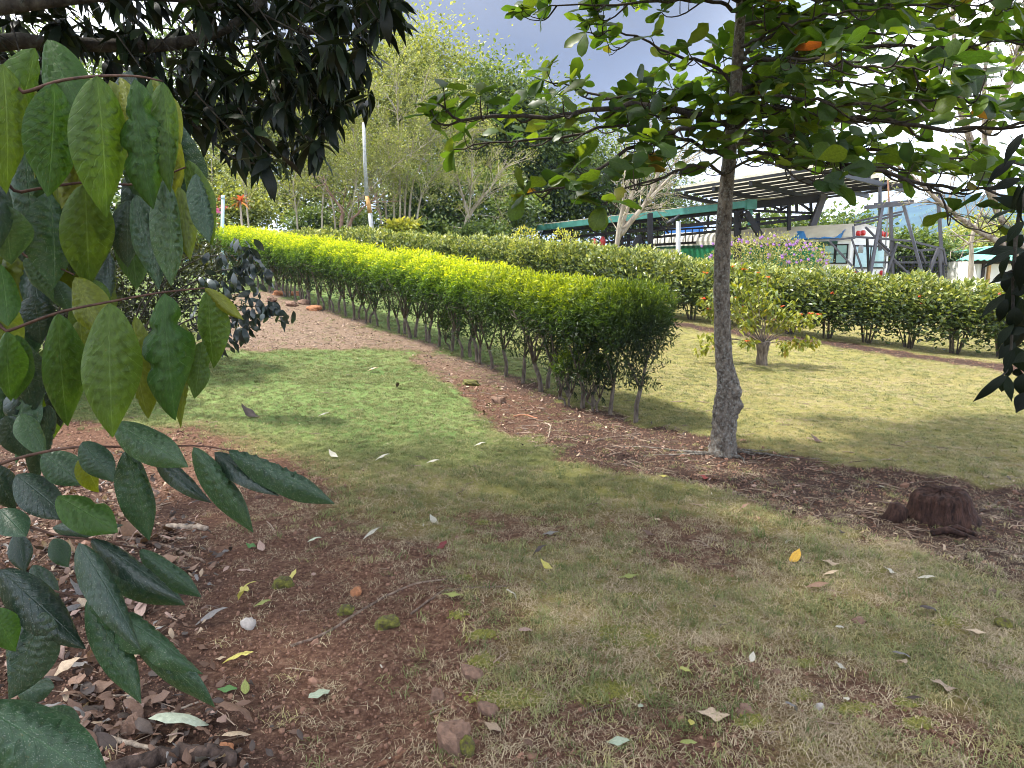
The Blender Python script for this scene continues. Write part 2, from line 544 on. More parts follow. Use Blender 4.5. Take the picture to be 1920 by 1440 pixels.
def ground_masks(x, y):
    """grass cover, gravelly pink path, leaf litter"""
    nz = fbm(x * 1.3, y * 1.3, 4, 3)
    nf = fbm(x * 5, y * 5, 3, 11)
    ds = sd_poly(x, y, STRIP) + (nz - 0.5) * 0.9 + (nf - 0.5) * 0.35
    db = sd_poly(x, y, BARE) + (nz - 0.5) * 0.7 + (nf - 0.5) * 0.4
    strip = 1 - sstep(-0.12, 0.16, ds)
    bare = 1 - sstep(-0.2, 0.75, db)
    bed = 1 - sstep(0.25, 0.45, dist_line(x, y, FARBED_A) + (nf - .5) * .3)
    lush = sstep(3.4, 7.5, y)                       # the lawn thins out towards the trees overhead
    base = 0.62 + 0.28 * lush
    thin = fbm(x * 0.9 + 5, y * 0.9, 3, 23)
    base = base - (1 - lush * .7) * 0.45 * sstep(0.50, 0.7, thin) + 0.22 * (1 - lush) * sstep(0.55, 0.3, thin)
    brown = np.exp(-((x + 1.9) ** 2 / 1.1 + (y - 5.2) ** 2 / 0.9))
    base = base - 0.5 * brown
    cover = np.clip(base, 0, 1) * (1 - strip * 0.93) * (1 - bare * 0.97) * (1 - bed)
    pink = strip * sstep(8.5, 12.5, y)
    lit = 1 - sstep(-0.1, 0.3, sd_poly(x, y, LITTER) + (nf - .5) * .5)
    return cover, pink, lit, strip, bare

def humus_shade(x, y):  # bed mulch and litter, with the right strip's shade painted in
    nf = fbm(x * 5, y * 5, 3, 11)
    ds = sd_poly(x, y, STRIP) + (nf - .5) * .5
    d1 = (1 - sstep(-.1, .5, ds)) * sstep(-.6, 1.6, x + (9 - y) * .35) * (1 - sstep(8.5, 11, y))  # shade over the right strip, put into the soil colour
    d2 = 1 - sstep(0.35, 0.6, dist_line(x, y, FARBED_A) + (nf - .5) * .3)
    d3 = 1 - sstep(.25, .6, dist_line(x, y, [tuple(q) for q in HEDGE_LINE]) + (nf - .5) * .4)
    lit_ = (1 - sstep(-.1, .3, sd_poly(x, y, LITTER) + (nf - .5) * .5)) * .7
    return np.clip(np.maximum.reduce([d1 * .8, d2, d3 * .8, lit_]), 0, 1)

def fresh(x, y): return sstep(1.6, -.8, x + (fbm(x * .8, y * .8, 3, 61) - .5) * 1.5) * sstep(4.6, 7.5, y + (fbm(x * .9, y * .9, 3, 62) - .5) * 1.5)

HEDGE_LINE = [G(u, v)[:2] for u, v in [(1300, 815), (1192, 786), (1105, 757), (1020, 726), (965, 709), (890, 672), (805, 640), (735, 617), (655, 592), (600, 575), (555, 560), (520, 550)]]

def H(x, y):
    x = np.asarray(x, float); y = np.asarray(y, float)
    near = 1 - sstep(14, 26, np.hypot(x, y))
    h = H0(x, y)
    micro = (fbm(x * 0.8, y * 0.8, 3, 41) - 0.5) * 0.07 + (fbm(x * 4, y * 4, 3, 43) - 0.5) * 0.03
    db = sd_poly(x, y, BARE)
    step = 0.055 * sstep(-0.12, 0.10, db + (fbm(x * 5, y * 5, 3, 11) - .5) * .25) * (1 - sstep(3.2, 4.6, y))
    ds = sd_poly(x, y, STRIP)
    rut = -0.035 * (1 - sstep(-0.25, 0.1, ds)) * (1 - sstep(9, 13, y))
    return h + near * (micro + step - 0.03 + rut)

def Hs(x, y):
    return float(H(np.array([x]), np.array([y]))[0])

def Gp(u, v):
    p = G(u, v)
    return np.array([p[0], p[1], Hs(p[0], p[1])])

def axis(lo, hi, fine_lo, fine_hi, step, grow):
    a = list(np.arange(fine_lo, fine_hi, step))
    s = step; x = fine_hi
    while x < hi:
        a.append(x); s *= grow; x += s
    a.append(hi)
    s = step; x = fine_lo - step
    while x > lo:
        a.insert(0, x); s *= grow; x -= s
    a.insert(0, lo)
    return np.array(a)

gx = axis(-4200, 4200, -4.6, 5.4, 0.05, 1.11)
gy = axis(-1200, 4200, 1.4, 9.5, 0.05, 1.09)
XX, YY = np.meshgrid(gx, gy)
cov, pink, lit, strip_m, bare_m = ground_masks(XX.ravel(), YY.ravel())
ZZ = H(XX.ravel(), YY.ravel()) + 0.012 * (fbm(XX.ravel() * 18, YY.ravel() * 18, 2, 77) - .5) * (YY.ravel() < 9)
V = np.stack([XX.ravel(), YY.ravel(), ZZ], 1)
_ZG = ZZ.reshape(len(gy), len(gx))
def Hs(x, y):
    '''height of the finished ground sheet at one point'''
    i = min(max(int(np.searchsorted(gx, x)) - 1, 0), len(gx) - 2); j = min(max(int(np.searchsorted(gy, y)) - 1, 0), len(gy) - 2)
    a = (x - gx[i]) / (gx[i + 1] - gx[i]); b_ = (y - gy[j]) / (gy[j + 1] - gy[j])
    return float((_ZG[j, i] * (1 - a) + _ZG[j, i + 1] * a) * (1 - b_) + (_ZG[j + 1, i] * (1 - a) + _ZG[j + 1, i + 1] * a) * b_)
nx, ny = len(gx), len(gy)
ii = np.arange(ny - 1)[:, None] * nx + np.arange(nx - 1)[None]
F = np.stack([ii, ii + 1, ii + nx + 1, ii + nx], -1).reshape(-1, 4)

gm, t, b, o = new_mat('lawn_and_red_soil')
ac = t.nodes.new('ShaderNodeAttribute'); ac.attribute_name = 'cover'
ap = t.nodes.new('ShaderNodeAttribute'); ap.attribute_name = 'pink'
na = noise(t, 2.2, 6, 0.6)
nb = noise(t, 38.0, 6, 0.7)
nc = noise(t, 140.0, 4, 0.7)
ng = noise(t, 0.45, 5, 0.6)
soil = ramp(t, [(0.30, (0.040, 0.019, 0.011)), (0.47, (0.104, 0.052, 0.033)), (0.60, (0.175, 0.098, 0.064)), (0.74, (0.30, 0.205, 0.145))])
t.links.new(nb.outputs['Fac'], soil.inputs['Fac'])
path = ramp(t, [(0.32, (0.055, 0.034, 0.023)), (0.5, (0.165, 0.112, 0.078)), (0.68, (0.37, 0.28, 0.205))])
t.links.new(nb.outputs['Fac'], path.inputs['Fac'])
ms = t.nodes.new('ShaderNodeMixRGB')
ah = t.nodes.new('ShaderNodeAttribute'); ah.attribute_name = 'humus_shade'
dark_soil = ramp(t, [(0.30, (0.016, 0.010, 0.008)), (0.50, (0.048, 0.028, 0.021)), (0.64, (0.095, 0.060, 0.045)), (0.78, (0.20, 0.145, 0.11))])
t.links.new(nb.outputs['Fac'], dark_soil.inputs['Fac'])
mh = t.nodes.new('ShaderNodeMixRGB'); t.links.new(ah.outputs['Fac'], mh.inputs['Fac']); t.links.new(soil.outputs['Color'], mh.inputs['Color1']); t.links.new(dark_soil.outputs['Color'], mh.inputs['Color2'])
t.links.new(ap.outputs['Fac'], ms.inputs['Fac']); t.links.new(mh.outputs['Color'], ms.inputs['Color1']); t.links.new(path.outputs['Color'], ms.inputs['Color2'])
turf = ramp(t, [(0.28, (0.085, 0.085, 0.024)), (0.45, (0.175, 0.165, 0.045)), (0.58, (0.27, 0.24, 0.08)), (0.72, (0.39, 0.31, 0.14))])
tf = t.nodes.new('ShaderNodeMath'); tf.operation = 'ADD'
tm = t.nodes.new('ShaderNodeMath'); tm.operation = 'MULTIPLY_ADD'; tm.inputs[1].default_value = 0.55; tm.inputs[2].default_value = -0.05
t.links.new(nb.outputs['Fac'], tm.inputs[0])
tg = t.nodes.new('ShaderNodeMath'); tg.operation = 'MULTIPLY'; tg.inputs[1].default_value = 0.55
t.links.new(ng.outputs['Fac'], tg.inputs[0])
t.links.new(tm.outputs[0], tf.inputs[0]); t.links.new(tg.outputs[0], tf.inputs[1])
t.links.new(tf.outputs[0], turf.inputs['Fac'])
fresh_t = ramp(t, [(0.28, (0.05, 0.085, 0.024)), (0.45, (0.10, 0.165, 0.045)), (0.58, (0.17, 0.235, 0.075)), (0.72, (0.28, 0.30, 0.12))])
t.links.new(tf.outputs[0], fresh_t.inputs['Fac'])
afr = t.nodes.new('ShaderNodeAttribute'); afr.attribute_name = 'fresh'
mfr = t.nodes.new('ShaderNodeMixRGB'); t.links.new(afr.outputs['Fac'], mfr.inputs['Fac']); t.links.new(turf.outputs['Color'], mfr.inputs['Color1']); t.links.new(fresh_t.outputs['Color'], mfr.inputs['Color2'])
mg = t.nodes.new('ShaderNodeMixRGB')
fm = t.nodes.new('ShaderNodeMapRange'); fm.inputs[1].default_value = 0.25; fm.inputs[2].default_value = 0.85
ad = t.nodes.new('ShaderNodeMath'); ad.operation = 'ADD'
sb = t.nodes.new('ShaderNodeMath'); sb.operation = 'MULTIPLY_ADD'; sb.inputs[1].default_value = 0.7; sb.inputs[2].default_value = -0.35
t.links.new(nc.outputs['Fac'], sb.inputs[0])
t.links.new(ac.outputs['Fac'], ad.inputs[0]); t.links.new(sb.outputs[0], ad.inputs[1])
t.links.new(ad.outputs[0], fm.inputs[0])
t.links.new(fm.outputs[0], mg.inputs['Fac']); t.links.new(ms.outputs['Color'], mg.inputs['Color1']); t.links.new(mfr.outputs['Color'], mg.inputs['Color2'])
t.links.new(mg.outputs['Color'], b.inputs['Base Color'])
b.inputs['Roughness'].default_value = 0.95
b.inputs['Specular IOR Level'].default_value = 0.15
bp = t.nodes.new('ShaderNodeBump'); bp.inputs['Strength'].default_value = 0.9; bp.inputs['Distance'].default_value = 0.02
ba = t.nodes.new('ShaderNodeMath'); ba.operation = 'ADD'
t.links.new(nb.outputs['Fac'], ba.inputs[0]); t.links.new(nc.outputs['Fac'], ba.inputs[1])
t.links.new(ba.outputs[0], bp.inputs['Height']); t.links.new(bp.outputs['Normal'], b.inputs['Normal'])
ground = link('ground', np_mesh('ground', V, F, [gm], True, {'cover': cov, 'pink': pink, 'humus_shade': humus_shade(XX.ravel(), YY.ravel()), 'fresh': fresh(XX.ravel(), YY.ravel())}))
tag(ground, kind='structure')

# ------------------------------------------------------------------ scatter of uncountable ground cover (geometry nodes on a point mesh)
def scatter(name, label, pts, rot, scl, idx, protos):
    me = bpy.data.meshes.new(name)
    me.vertices.add(len(pts))
    me.vertices.foreach_set('co', np.asarray(pts, np.float32).ravel())
    a = me.attributes.new('rot', 'FLOAT_VECTOR', 'POINT'); a.data.foreach_set('vector', np.asarray(rot, np.float32).ravel())
    a = me.attributes.new('scl', 'FLOAT', 'POINT'); a.data.foreach_set('value', np.asarray(scl, np.float32))
    a = me.attributes.new('idx', 'INT', 'POINT'); a.data.foreach_set('value', np.asarray(idx, np.int32))
    ob = link(name, me)
    tag(ob, label, kind='stuff')
    g = bpy.data.node_groups.new(name, 'GeometryNodeTree')
    g.interface.new_socket('Geometry', in_out='INPUT', socket_type='NodeSocketGeometry')
    g.interface.new_socket('Geometry', in_out='OUTPUT', socket_type='NodeSocketGeometry')
    gi = g.nodes.new('NodeGroupInput'); go = g.nodes.new('NodeGroupOutput')
    jn = g.nodes.new('GeometryNodeJoinGeometry')
    def named(nm, ty):
        k = g.nodes.new('GeometryNodeInputNamedAttribute'); k.data_type = ty; k.inputs['Name'].default_value = nm
        return next(s for s in k.outputs if s.enabled and s.name == 'Attribute')
    ar, asx, ai = named('rot', 'FLOAT_VECTOR'), named('scl', 'FLOAT'), named('idx', 'INT')
    e2r = g.nodes.new('FunctionNodeEulerToRotation'); g.links.new(ar, e2r.inputs[0])
    for k, pm in enumerate(protos):
        po = bpy.data.objects.new(name + '_source', pm)       # not linked: only a source of geometry
        oi = g.nodes.new('GeometryNodeObjectInfo'); oi.inputs['Object'].default_value = po
        oi.inputs['As Instance'].default_value = True
        cp = g.nodes.new('FunctionNodeCompare'); cp.data_type = 'INT'; cp.operation = 'EQUAL'
        ins = [s for s in cp.inputs if s.enabled]
        g.links.new(ai, ins[0]); ins[1].default_value = k
        ip = g.nodes.new('GeometryNodeInstanceOnPoints')
        g.links.new(gi.outputs[0], ip.inputs['Points'])
        g.links.new(cp.outputs[0], ip.inputs['Selection'])
        g.links.new(oi.outputs['Geometry'], ip.inputs['Instance'])
        g.links.new(e2r.outputs[0], ip.inputs['Rotation'])
        g.links.new(asx, ip.inputs['Scale'])
        g.links.new(ip.outputs[0], jn.inputs[0])
    g.links.new(jn.outputs[0], go.inputs[0])
    md = ob.modifiers.new('scatter', 'NODES'); md.node_group = g
    return ob

def tuft(name, mat, n, h, spread, w, lean, seed, wide=1.0):
    r = np.random.default_rng(seed)
    V = []; T = []
    for k in range(n):
        a = r.uniform(0, 2 * math.pi); rr = spread * math.sqrt(r.uniform(0, 1))
        bx, by = rr * math.cos(a), rr * math.sin(a)
        d = r.uniform(0, 2 * math.pi); ln = lean * r.uniform(.4, 1.5); hh = h * r.uniform(.45, 1.2)
        sx, sy = -math.sin(d) * w / 2, math.cos(d) * w / 2
        m = (bx + math.cos(d) * ln * .35, by + math.sin(d) * ln * .35, hh * .65)
        e = (bx + math.cos(d) * ln, by + math.sin(d) * ln, hh * r.uniform(.7, 1.0))
        i = len(V)
        V += [(bx - sx, by - sy, -.004), (bx + sx, by + sy, -.004), (m[0] + sx * .8, m[1] + sy * .8, m[2]), (m[0] - sx * .8, m[1] - sy * .8, m[2]), e]
        T += [(i, i + 1, i + 2), (i, i + 2, i + 3), (i + 3, i + 2, i + 4)]
    return np_mesh(name, np.array(V), np.array(T), [mat])

def blade_mat(name, c0, c1, trans=0.3):
    m, t, b, o = new_mat(name)
    oi = t.nodes.new('ShaderNodeObjectInfo')
    r = ramp(t, [(0, c0), (1, c1)])
    t.links.new(oi.outputs['Random'], r.inputs['Fac'])
    t.links.new(r.outputs['Color'], b.inputs['Base Color'])
    b.inputs['Roughness'].default_value = 0.6
    b.inputs['Specular IOR Level'].default_value = 0.3
    tr = t.nodes.new('ShaderNodeBsdfTranslucent'); t.links.new(r.outputs['Color'], tr.inputs['Color'])
    ms = t.nodes.new('ShaderNodeMixShader'); ms.inputs[0].default_value = trans
    t.links.new(b.outputs[0], ms.inputs[1]); t.links.new(tr.outputs[0], ms.inputs[2]); t.links.new(ms.outputs[0], o.inputs['Surface'])
    return m

M_GREEN = blade_mat('grass_green', (0.085, 0.115, 0.032), (0.28, 0.285, 0.115))
M_PALEG = blade_mat('grass_pale', (0.24, 0.225, 0.08), (0.46, 0.39, 0.19))
M_STRAW = blade_mat('grass_straw', (0.19, 0.135, 0.075), (0.50, 0.41, 0.27), 0.15)
protos = [tuft('grass_tuft', M_GREEN, 16, .024, .05, .0034, .034, 1), tuft('grass_tuft', M_GREEN, 14, .030, .045, .0038, .044, 2),
          tuft('grass_tuft', M_PALEG, 16, .022, .05, .0034, .036, 3),
          tuft('straw_tuft', M_STRAW, 15, .014, .05, .0024, .034, 4), tuft('straw_tuft', M_STRAW, 12, .020, .055, .0024, .045, 5)]
N = 280000
u = RNG.uniform(0, 1, N)
gyv = (1.5 ** .5 + u * (26 ** .5 - 1.5 ** .5)) ** 2
gxv = RNG.uniform(-1, 1, N) * (0.85 * gyv + 1.2) + 0.05 * gyv
c, pk, lt, stp, br_ = ground_masks(gxv, gyv)
patchy = fbm(gxv * 7, gyv * 7, 2, 91)
strw = np.clip(-.3 * fresh(gxv, gyv) + 0.58 - 0.45 * sstep(3.5, 8, gyv) + .22 * sstep(.5, 3, gxv) * sstep(6.5, 9, gyv) + (fbm(gxv * 1.7, gyv * 1.7, 3, 55) - .5) * 1.2, 0.06, .9)
isst = RNG.uniform(0, 1, N) < strw
prob = np.where(isst, np.clip(c * 0.85 + 0.10 * (1 - lt) * (1 - pk) + .10 * stp, 0, 1), c * sstep(0.25, 0.6, patchy + (gyv > 6) * .2))
keep = (RNG.uniform(0, 1, N) < prob) & (H0(gxv, gyv) > -1)
gxv, gyv, isst = gxv[keep], gyv[keep], isst[keep]
n = len(gxv)
idx = np.where(isst, RNG.integers(3, 5, n), np.where(RNG.uniform(0, 1, n) < 0.35 + .25 * sstep(.5, 3, gxv) - .3 * fresh(gxv, gyv), 2, RNG.integers(0, 2, n)))
scl = RNG.uniform(.6, 1.15, n) * (1 + .25 * (gyv > 9)) * np.where(gyv > 6, .85, 1)
scatter('grass', 'short patchy lawn grass with dry straw blades', np.stack([gxv, gyv, H(gxv, gyv)], 1),
        np.stack([np.zeros(n), np.zeros(n), RNG.uniform(0, 6.28, n)], 1), scl, idx, protos)

# taller loose green sprigs near the front
N = 900
yy = RNG.uniform(2.0, 6.5, N); xx = RNG.uniform(-.6, 4.5, N)
c, pk, lt, stp, br_ = ground_masks(xx, yy)
k = (fbm(xx * 1.4, yy * 1.4, 2, 123) > .56) & (c > .2)
xx, yy = xx[k], yy[k]; n = len(xx)
pr2 = [tuft('sprig', M_GREEN, 9, .05, .03, .0055, .07, 31), tuft('sprig', M_STRAW, 8, .03, .03, .003, .07, 32)]
scatter('grass_sprigs', 'longer loose grass sprigs in the thin turf', np.stack([xx, yy, H(xx, yy)], 1),
        np.stack([np.zeros(n), np.zeros(n), RNG.uniform(0, 6.28, n)], 1), RNG.uniform(.7, 1.3, n), (RNG.uniform(0, 1, n) < .35).astype(int), pr2)

# ------------------------------------------------------------------ soil crumbs
def pebble(name, mat, seed, flat=.7):
    r = np.random.default_rng(seed)
    ph = (1 + 5 ** .5) / 2
    v = np.array([(-1, ph, 0), (1, ph, 0), (-1, -ph, 0), (1, -ph, 0), (0, -1, ph), (0, 1, ph), (0, -1, -ph), (0, 1, -ph), (ph, 0, -1), (ph, 0, 1), (-ph, 0, -1), (-ph, 0, 1)]) / 1.9
    f = np.array([(0, 11, 5), (0, 5, 1), (0, 1, 7), (0, 7, 10), (0, 10, 11), (1, 5, 9), (5, 11, 4), (11, 10, 2), (10, 7, 6), (7, 1, 8), (3, 9, 4), (3, 4, 2), (3, 2, 6), (3, 6, 8), (3, 8, 9), (4, 9, 5), (2, 4, 11), (6, 2, 10), (8, 6, 7), (9, 8, 1)])
    v = v * r.uniform(.7, 1.2, (12, 1)) * np.array([1, r.uniform(.7, 1), flat])
    return np_mesh(name, v, f, [mat])
M_CRUMB = blade_mat('soil_crumb', (0.062, 0.028, 0.017), (0.25, 0.135, 0.088), 0.0)
M_CRUMB2 = blade_mat('path_crumb', (0.09, 0.055, 0.040), (0.42, 0.31, 0.23), 0.0)
cr = [pebble('crumb', M_CRUMB, s) for s in (1, 2)] + [pebble('crumb', M_CRUMB2, 3, .4)]
N = 150000
yy = (1.5 ** .5 + RNG.uniform(0, 1, N) * (16 ** .5 - 1.5 ** .5)) ** 2
xx = RNG.uniform(-1, 1, N) * (0.85 * yy + 1)
c, pk, lt, stp, br_ = ground_masks(xx, yy)
k = RNG.uniform(0, 1, N) < np.clip(1.05 - c * 1.6, 0, 1)
xx, yy, pk = xx[k], yy[k], pk[k]; n = len(xx)
scatter('soil_crumbs', 'loose reddish brown soil crumbs on the bare earth', np.stack([xx, yy, H(xx, yy) + .001], 1), RNG.uniform(0, 6.28, (n, 3)),
        np.exp(RNG.normal(math.log(.0042), .5, n)) * (1 + .6 * (yy > 5)), np.where(RNG.uniform(0, 1, n) < pk * .9, 2, RNG.integers(0, 2, n)), cr)
# ================================================================== large vegetation
ORD = ['first', 'second', 'third', 'fourth', 'fifth', 'sixth', 'seventh', 'eighth', 'ninth', 'tenth', 'eleventh', 'twelfth', 'thirteenth', 'fourteenth',
       'fifteenth', 'sixteenth', 'seventeenth', 'eighteenth', 'nineteenth', 'twentieth']

def resample(pts, step):
    pts = np.asarray(pts, float)
    d = np.concatenate([[0], np.cumsum(np.linalg.norm(np.diff(pts, axis=0), axis=1))])
    n = int(d[-1] / step)
    s = np.arange(n + 1) * step
    return np.stack([np.interp(s, d, pts[:, k]) for k in range(pts.shape[1])], 1)

M_STEM = bark_mat('hedge_stem_bark', (0.045, 0.035, 0.028), (0.17, 0.14, 0.11), 30, .5)
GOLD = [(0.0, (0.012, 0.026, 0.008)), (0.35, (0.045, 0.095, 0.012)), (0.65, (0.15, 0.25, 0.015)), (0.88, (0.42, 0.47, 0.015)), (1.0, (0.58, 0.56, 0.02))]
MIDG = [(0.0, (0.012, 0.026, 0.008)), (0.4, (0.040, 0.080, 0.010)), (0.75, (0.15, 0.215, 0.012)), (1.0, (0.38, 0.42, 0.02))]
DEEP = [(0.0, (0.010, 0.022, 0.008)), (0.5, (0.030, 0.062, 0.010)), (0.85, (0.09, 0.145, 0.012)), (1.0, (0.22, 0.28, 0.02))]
M_GOLD = leaf_mat('hedge_leaf_gold', GOLD, trans=.35, rough=.5)
M_MIDG = leaf_mat('hedge_leaf_mid', MIDG, trans=.35, rough=.5)
M_DEEP = leaf_mat('hedge_leaf_deep', DEEP, trans=.35, rough=.5)

def hedge_foliage(seed, half=(.42, .45, .39), zc=1.08, n=8400, skirt=560):
    """narrow leaves in sprays over a clipped rounded block"""
    r = np.random.default_rng(seed)
    d = rand_dir(n // 5, r)
    e = 3.2                                       # super-ellipsoid exponent: clipped, flat topped
    k = (np.abs(d) ** e).sum(1) ** (-1 / e)
    lay = np.where(r.uniform(0, 1, len(d)) < .72, r.uniform(.86, 1.04, len(d)), r.uniform(.35, .9, len(d)))
    lump = 1 + .10 * np.sin(d[:, 0] * 5 + seed) * np.cos(d[:, 1] * 6 + seed * 2) + .08 * np.sin(d[:, 2] * 9 + d[:, 0] * 6 + seed) + r.normal(0, .03, len(d))
    c = d * (k * lay * lump)[:, None] * np.array(half) + np.array([0, 0, zc])
    dirs = d * .9 + np.array([0, 0, .30]) + r.normal(size=d.shape) * .35
    # thin out the lower flank so that twigs show
    keep = r.uniform(0, 1, len(c)) < np.clip((c[:, 2] - (zc - half[2] * .95)) / (half[2] * 1.05), .05, 1)
    c, dirs = c[keep], dirs[keep]
    ns = skirt // 5                                # straggling lower sprays
    cs = np.stack([r.normal(0, half[0] * .45, ns), r.normal(0, half[1] * .40, ns), r.uniform(.38, .85, ns)], 1)
    c = np.concatenate([c, cs]); dirs = np.concatenate([dirs, r.normal(size=(ns, 3)) * .6 + np.array([0, 0, .7])])
    dirs /= np.linalg.norm(dirs, axis=1)[:, None]
    m = len(c); per = 5
    pos = np.repeat(c, per, 0) + np.repeat(dirs, per, 0) * np.tile(np.linspace(-.035, .035, per), m)[:, None] + r.normal(size=(m * per, 3)) * .008
    ld = np.repeat(dirs, per, 0) * .7 + r.normal(size=(m * per, 3)) * .65
    ld /= np.linalg.norm(ld, axis=1)[:, None]
    R = basis(ld, rand_dir(m * per, r) + np.array([0, 0, .6]))
    ln = r.uniform(.035, .075, m * per) * np.repeat(r.uniform(.75, 1.3, m), per)
    sc = np.stack([ln * r.uniform(.18, .30, m * per), ln, ln], 1)
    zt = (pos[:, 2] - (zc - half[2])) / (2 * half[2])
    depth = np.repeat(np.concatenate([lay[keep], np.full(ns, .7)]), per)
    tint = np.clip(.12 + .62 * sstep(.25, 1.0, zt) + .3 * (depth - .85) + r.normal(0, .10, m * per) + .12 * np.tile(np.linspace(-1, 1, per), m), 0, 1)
    V, Q, A, _ = stamp(LEAF_FAR, pos, R, sc, tint)
    return V, Q, A

def stems_mesh(seed, kind, top=.95, reach=.34, r0=.026):
    r = np.random.default_rng(seed)
    mb = MB()
    ns = [1, 2, 3, 4][kind]
    for s in range(ns):
        a = r.uniform(0, 6.28); off = (0 if ns == 1 else .07)
        bx, by = off * math.cos(a + s * 6.28 / ns), off * math.sin(a + s * 6.28 / ns)
        fork = r.uniform(.25, .45)
        tx, ty = bx * 2 + r.normal(0, .04), by * 2 + r.normal(0, .04)
        p = [(bx, by, -.06), (bx, by, .02), (bx * 1.2 + r.normal(0, .012), by * 1.2 + r.normal(0, .012), fork * .5), (tx, ty, fork)]
        rr = r0 * (1.0 if ns < 3 else .75) * r.uniform(.85, 1.2)
        mb.tube(p, [rr * 1.35, rr * 1.1, rr, rr * .9], 7)
        for q in range(r.integers(3, 6)):
            b = r.uniform(0, 6.28); rch = reach * r.uniform(.4, 1)
            e = (tx + rch * math.cos(b), ty + rch * math.sin(b), top * r.uniform(.85, 1.15))
            md = ((tx * .55 + e[0] * .45) + r.normal(0, .02), (ty * .55 + e[1] * .45) + r.normal(0, .02), (fork + e[2]) / 2)
            mb.tube([(tx, ty, fork - .02), md, e], [rr * .62, rr * .45, rr * .22], 5)
            for w in range(4):
                tt = r.uniform(.25, .95)
                s0 = np.array(md) * (1 - tt) + np.array(e) * tt
                s1 = s0 + np.array([r.normal(0, .12), r.normal(0, .12), r.uniform(.05, .25)])
                mb.tube([s0, (s0 + s1) / 2 + r.normal(0, .015, 3), s1], [rr * .22, rr * .16, rr * .08], 4, cap=False)
    return mb.mesh('stems', M_STEM, True)

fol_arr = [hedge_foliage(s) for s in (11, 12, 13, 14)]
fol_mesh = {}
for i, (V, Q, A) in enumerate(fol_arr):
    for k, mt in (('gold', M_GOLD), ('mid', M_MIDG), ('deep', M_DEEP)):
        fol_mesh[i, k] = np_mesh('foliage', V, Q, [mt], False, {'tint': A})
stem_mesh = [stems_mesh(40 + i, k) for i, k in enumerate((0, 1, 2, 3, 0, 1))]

HEDGE = np.array([G(u, v)[:2] for u, v in [(1192, 786), (1105, 757), (1020, 726), (965, 709), (890, 672), (805, 640), (735, 617), (655, 592), (600, 575), (555, 560), (520, 550)]])
HEDGE = np.concatenate([HEDGE, HEDGE[-1:] + (HEDGE[-1:] - HEDGE[-3:-2]) * 1.3])
hp = resample(HEDGE, .47)
NH = len(hp)
for i, (x, y) in enumerate(hp):
    if i < 12:
        lab = {0: 'near end shrub of the clipped hedge, slim single stem and dark green flank'}.get(
            i, f'clipped yellow-green hedge shrub, {ORD[i]} in the row counted from the near end')
    elif i < NH - 4:
        lab = f'bright yellow-topped hedge shrub, {ORD[min(i, 19)]} in the row from its near end' if i < 20 else 'bright yellow shrub merged into the upper stretch of the clipped hedge'
    else:
        lab = 'bright yellow shrub at the far upper end of the clipped hedge by the path'
    tng = hp[min(i + 1, NH - 1)] - hp[max(i - 1, 0)]
    s = thing('hedge_shrub', lab, 'shrub', (x, y, Hs(x, y)), math.atan2(tng[1], tng[0]) + (math.pi if RNG.uniform() < .5 else 0), 'shrubs of the clipped yellow hedge')
    j = int(RNG.uniform() * 4) if i else 2
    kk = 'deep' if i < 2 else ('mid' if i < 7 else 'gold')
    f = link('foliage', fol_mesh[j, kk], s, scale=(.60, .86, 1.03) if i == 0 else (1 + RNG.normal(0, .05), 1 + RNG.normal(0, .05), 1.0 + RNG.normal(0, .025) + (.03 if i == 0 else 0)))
    f['kind'] = 'stuff'
    if i < 4:
        f2 = link('inner_foliage', fol_mesh[(j + 1) % 4, kk], s, scale=(.56 if i == 0 else .9, .80, 1.0), rot=(0, 0, math.pi)); f2['kind'] = 'stuff'
    q = 0 if i == 0 else (4 if i == 1 else int(RNG.integers(0, 6)))
    link('stems', stem_mesh[q], s, rot=(0, 0, RNG.uniform(0, 6.28)))
# two low tufts at the feet of the near shrubs
V, Q, A = hedge_foliage(71, (.17, .17, .26), .40, 1500, 200)
lowm = np_mesh('foliage', V, Q, [M_MIDG], False, {'tint': np.clip(A * .8, 0, 1)})
lowd = np_mesh('foliage', V, Q, [M_DEEP], False, {'tint': np.clip(A * .7, 0, 1)})
for (u, v, mm, lab) in [(1066, 752, lowm, 'low bright green tuft sprouting at the foot of the clipped hedge'), (1118, 764, lowd, 'low dark bushy tuft at the foot of the hedge near its end'),
                        (848, 652, lowm, 'small green sprout under the middle of the clipped hedge')]:
    p = Gp(u, v)
    s = thing('low_shrub', lab, 'shrub', p)
    f = link('foliage', mm, s); f['kind'] = 'stuff'
    link('stems', stem_mesh[2], s, scale=(.6, .6, .5))

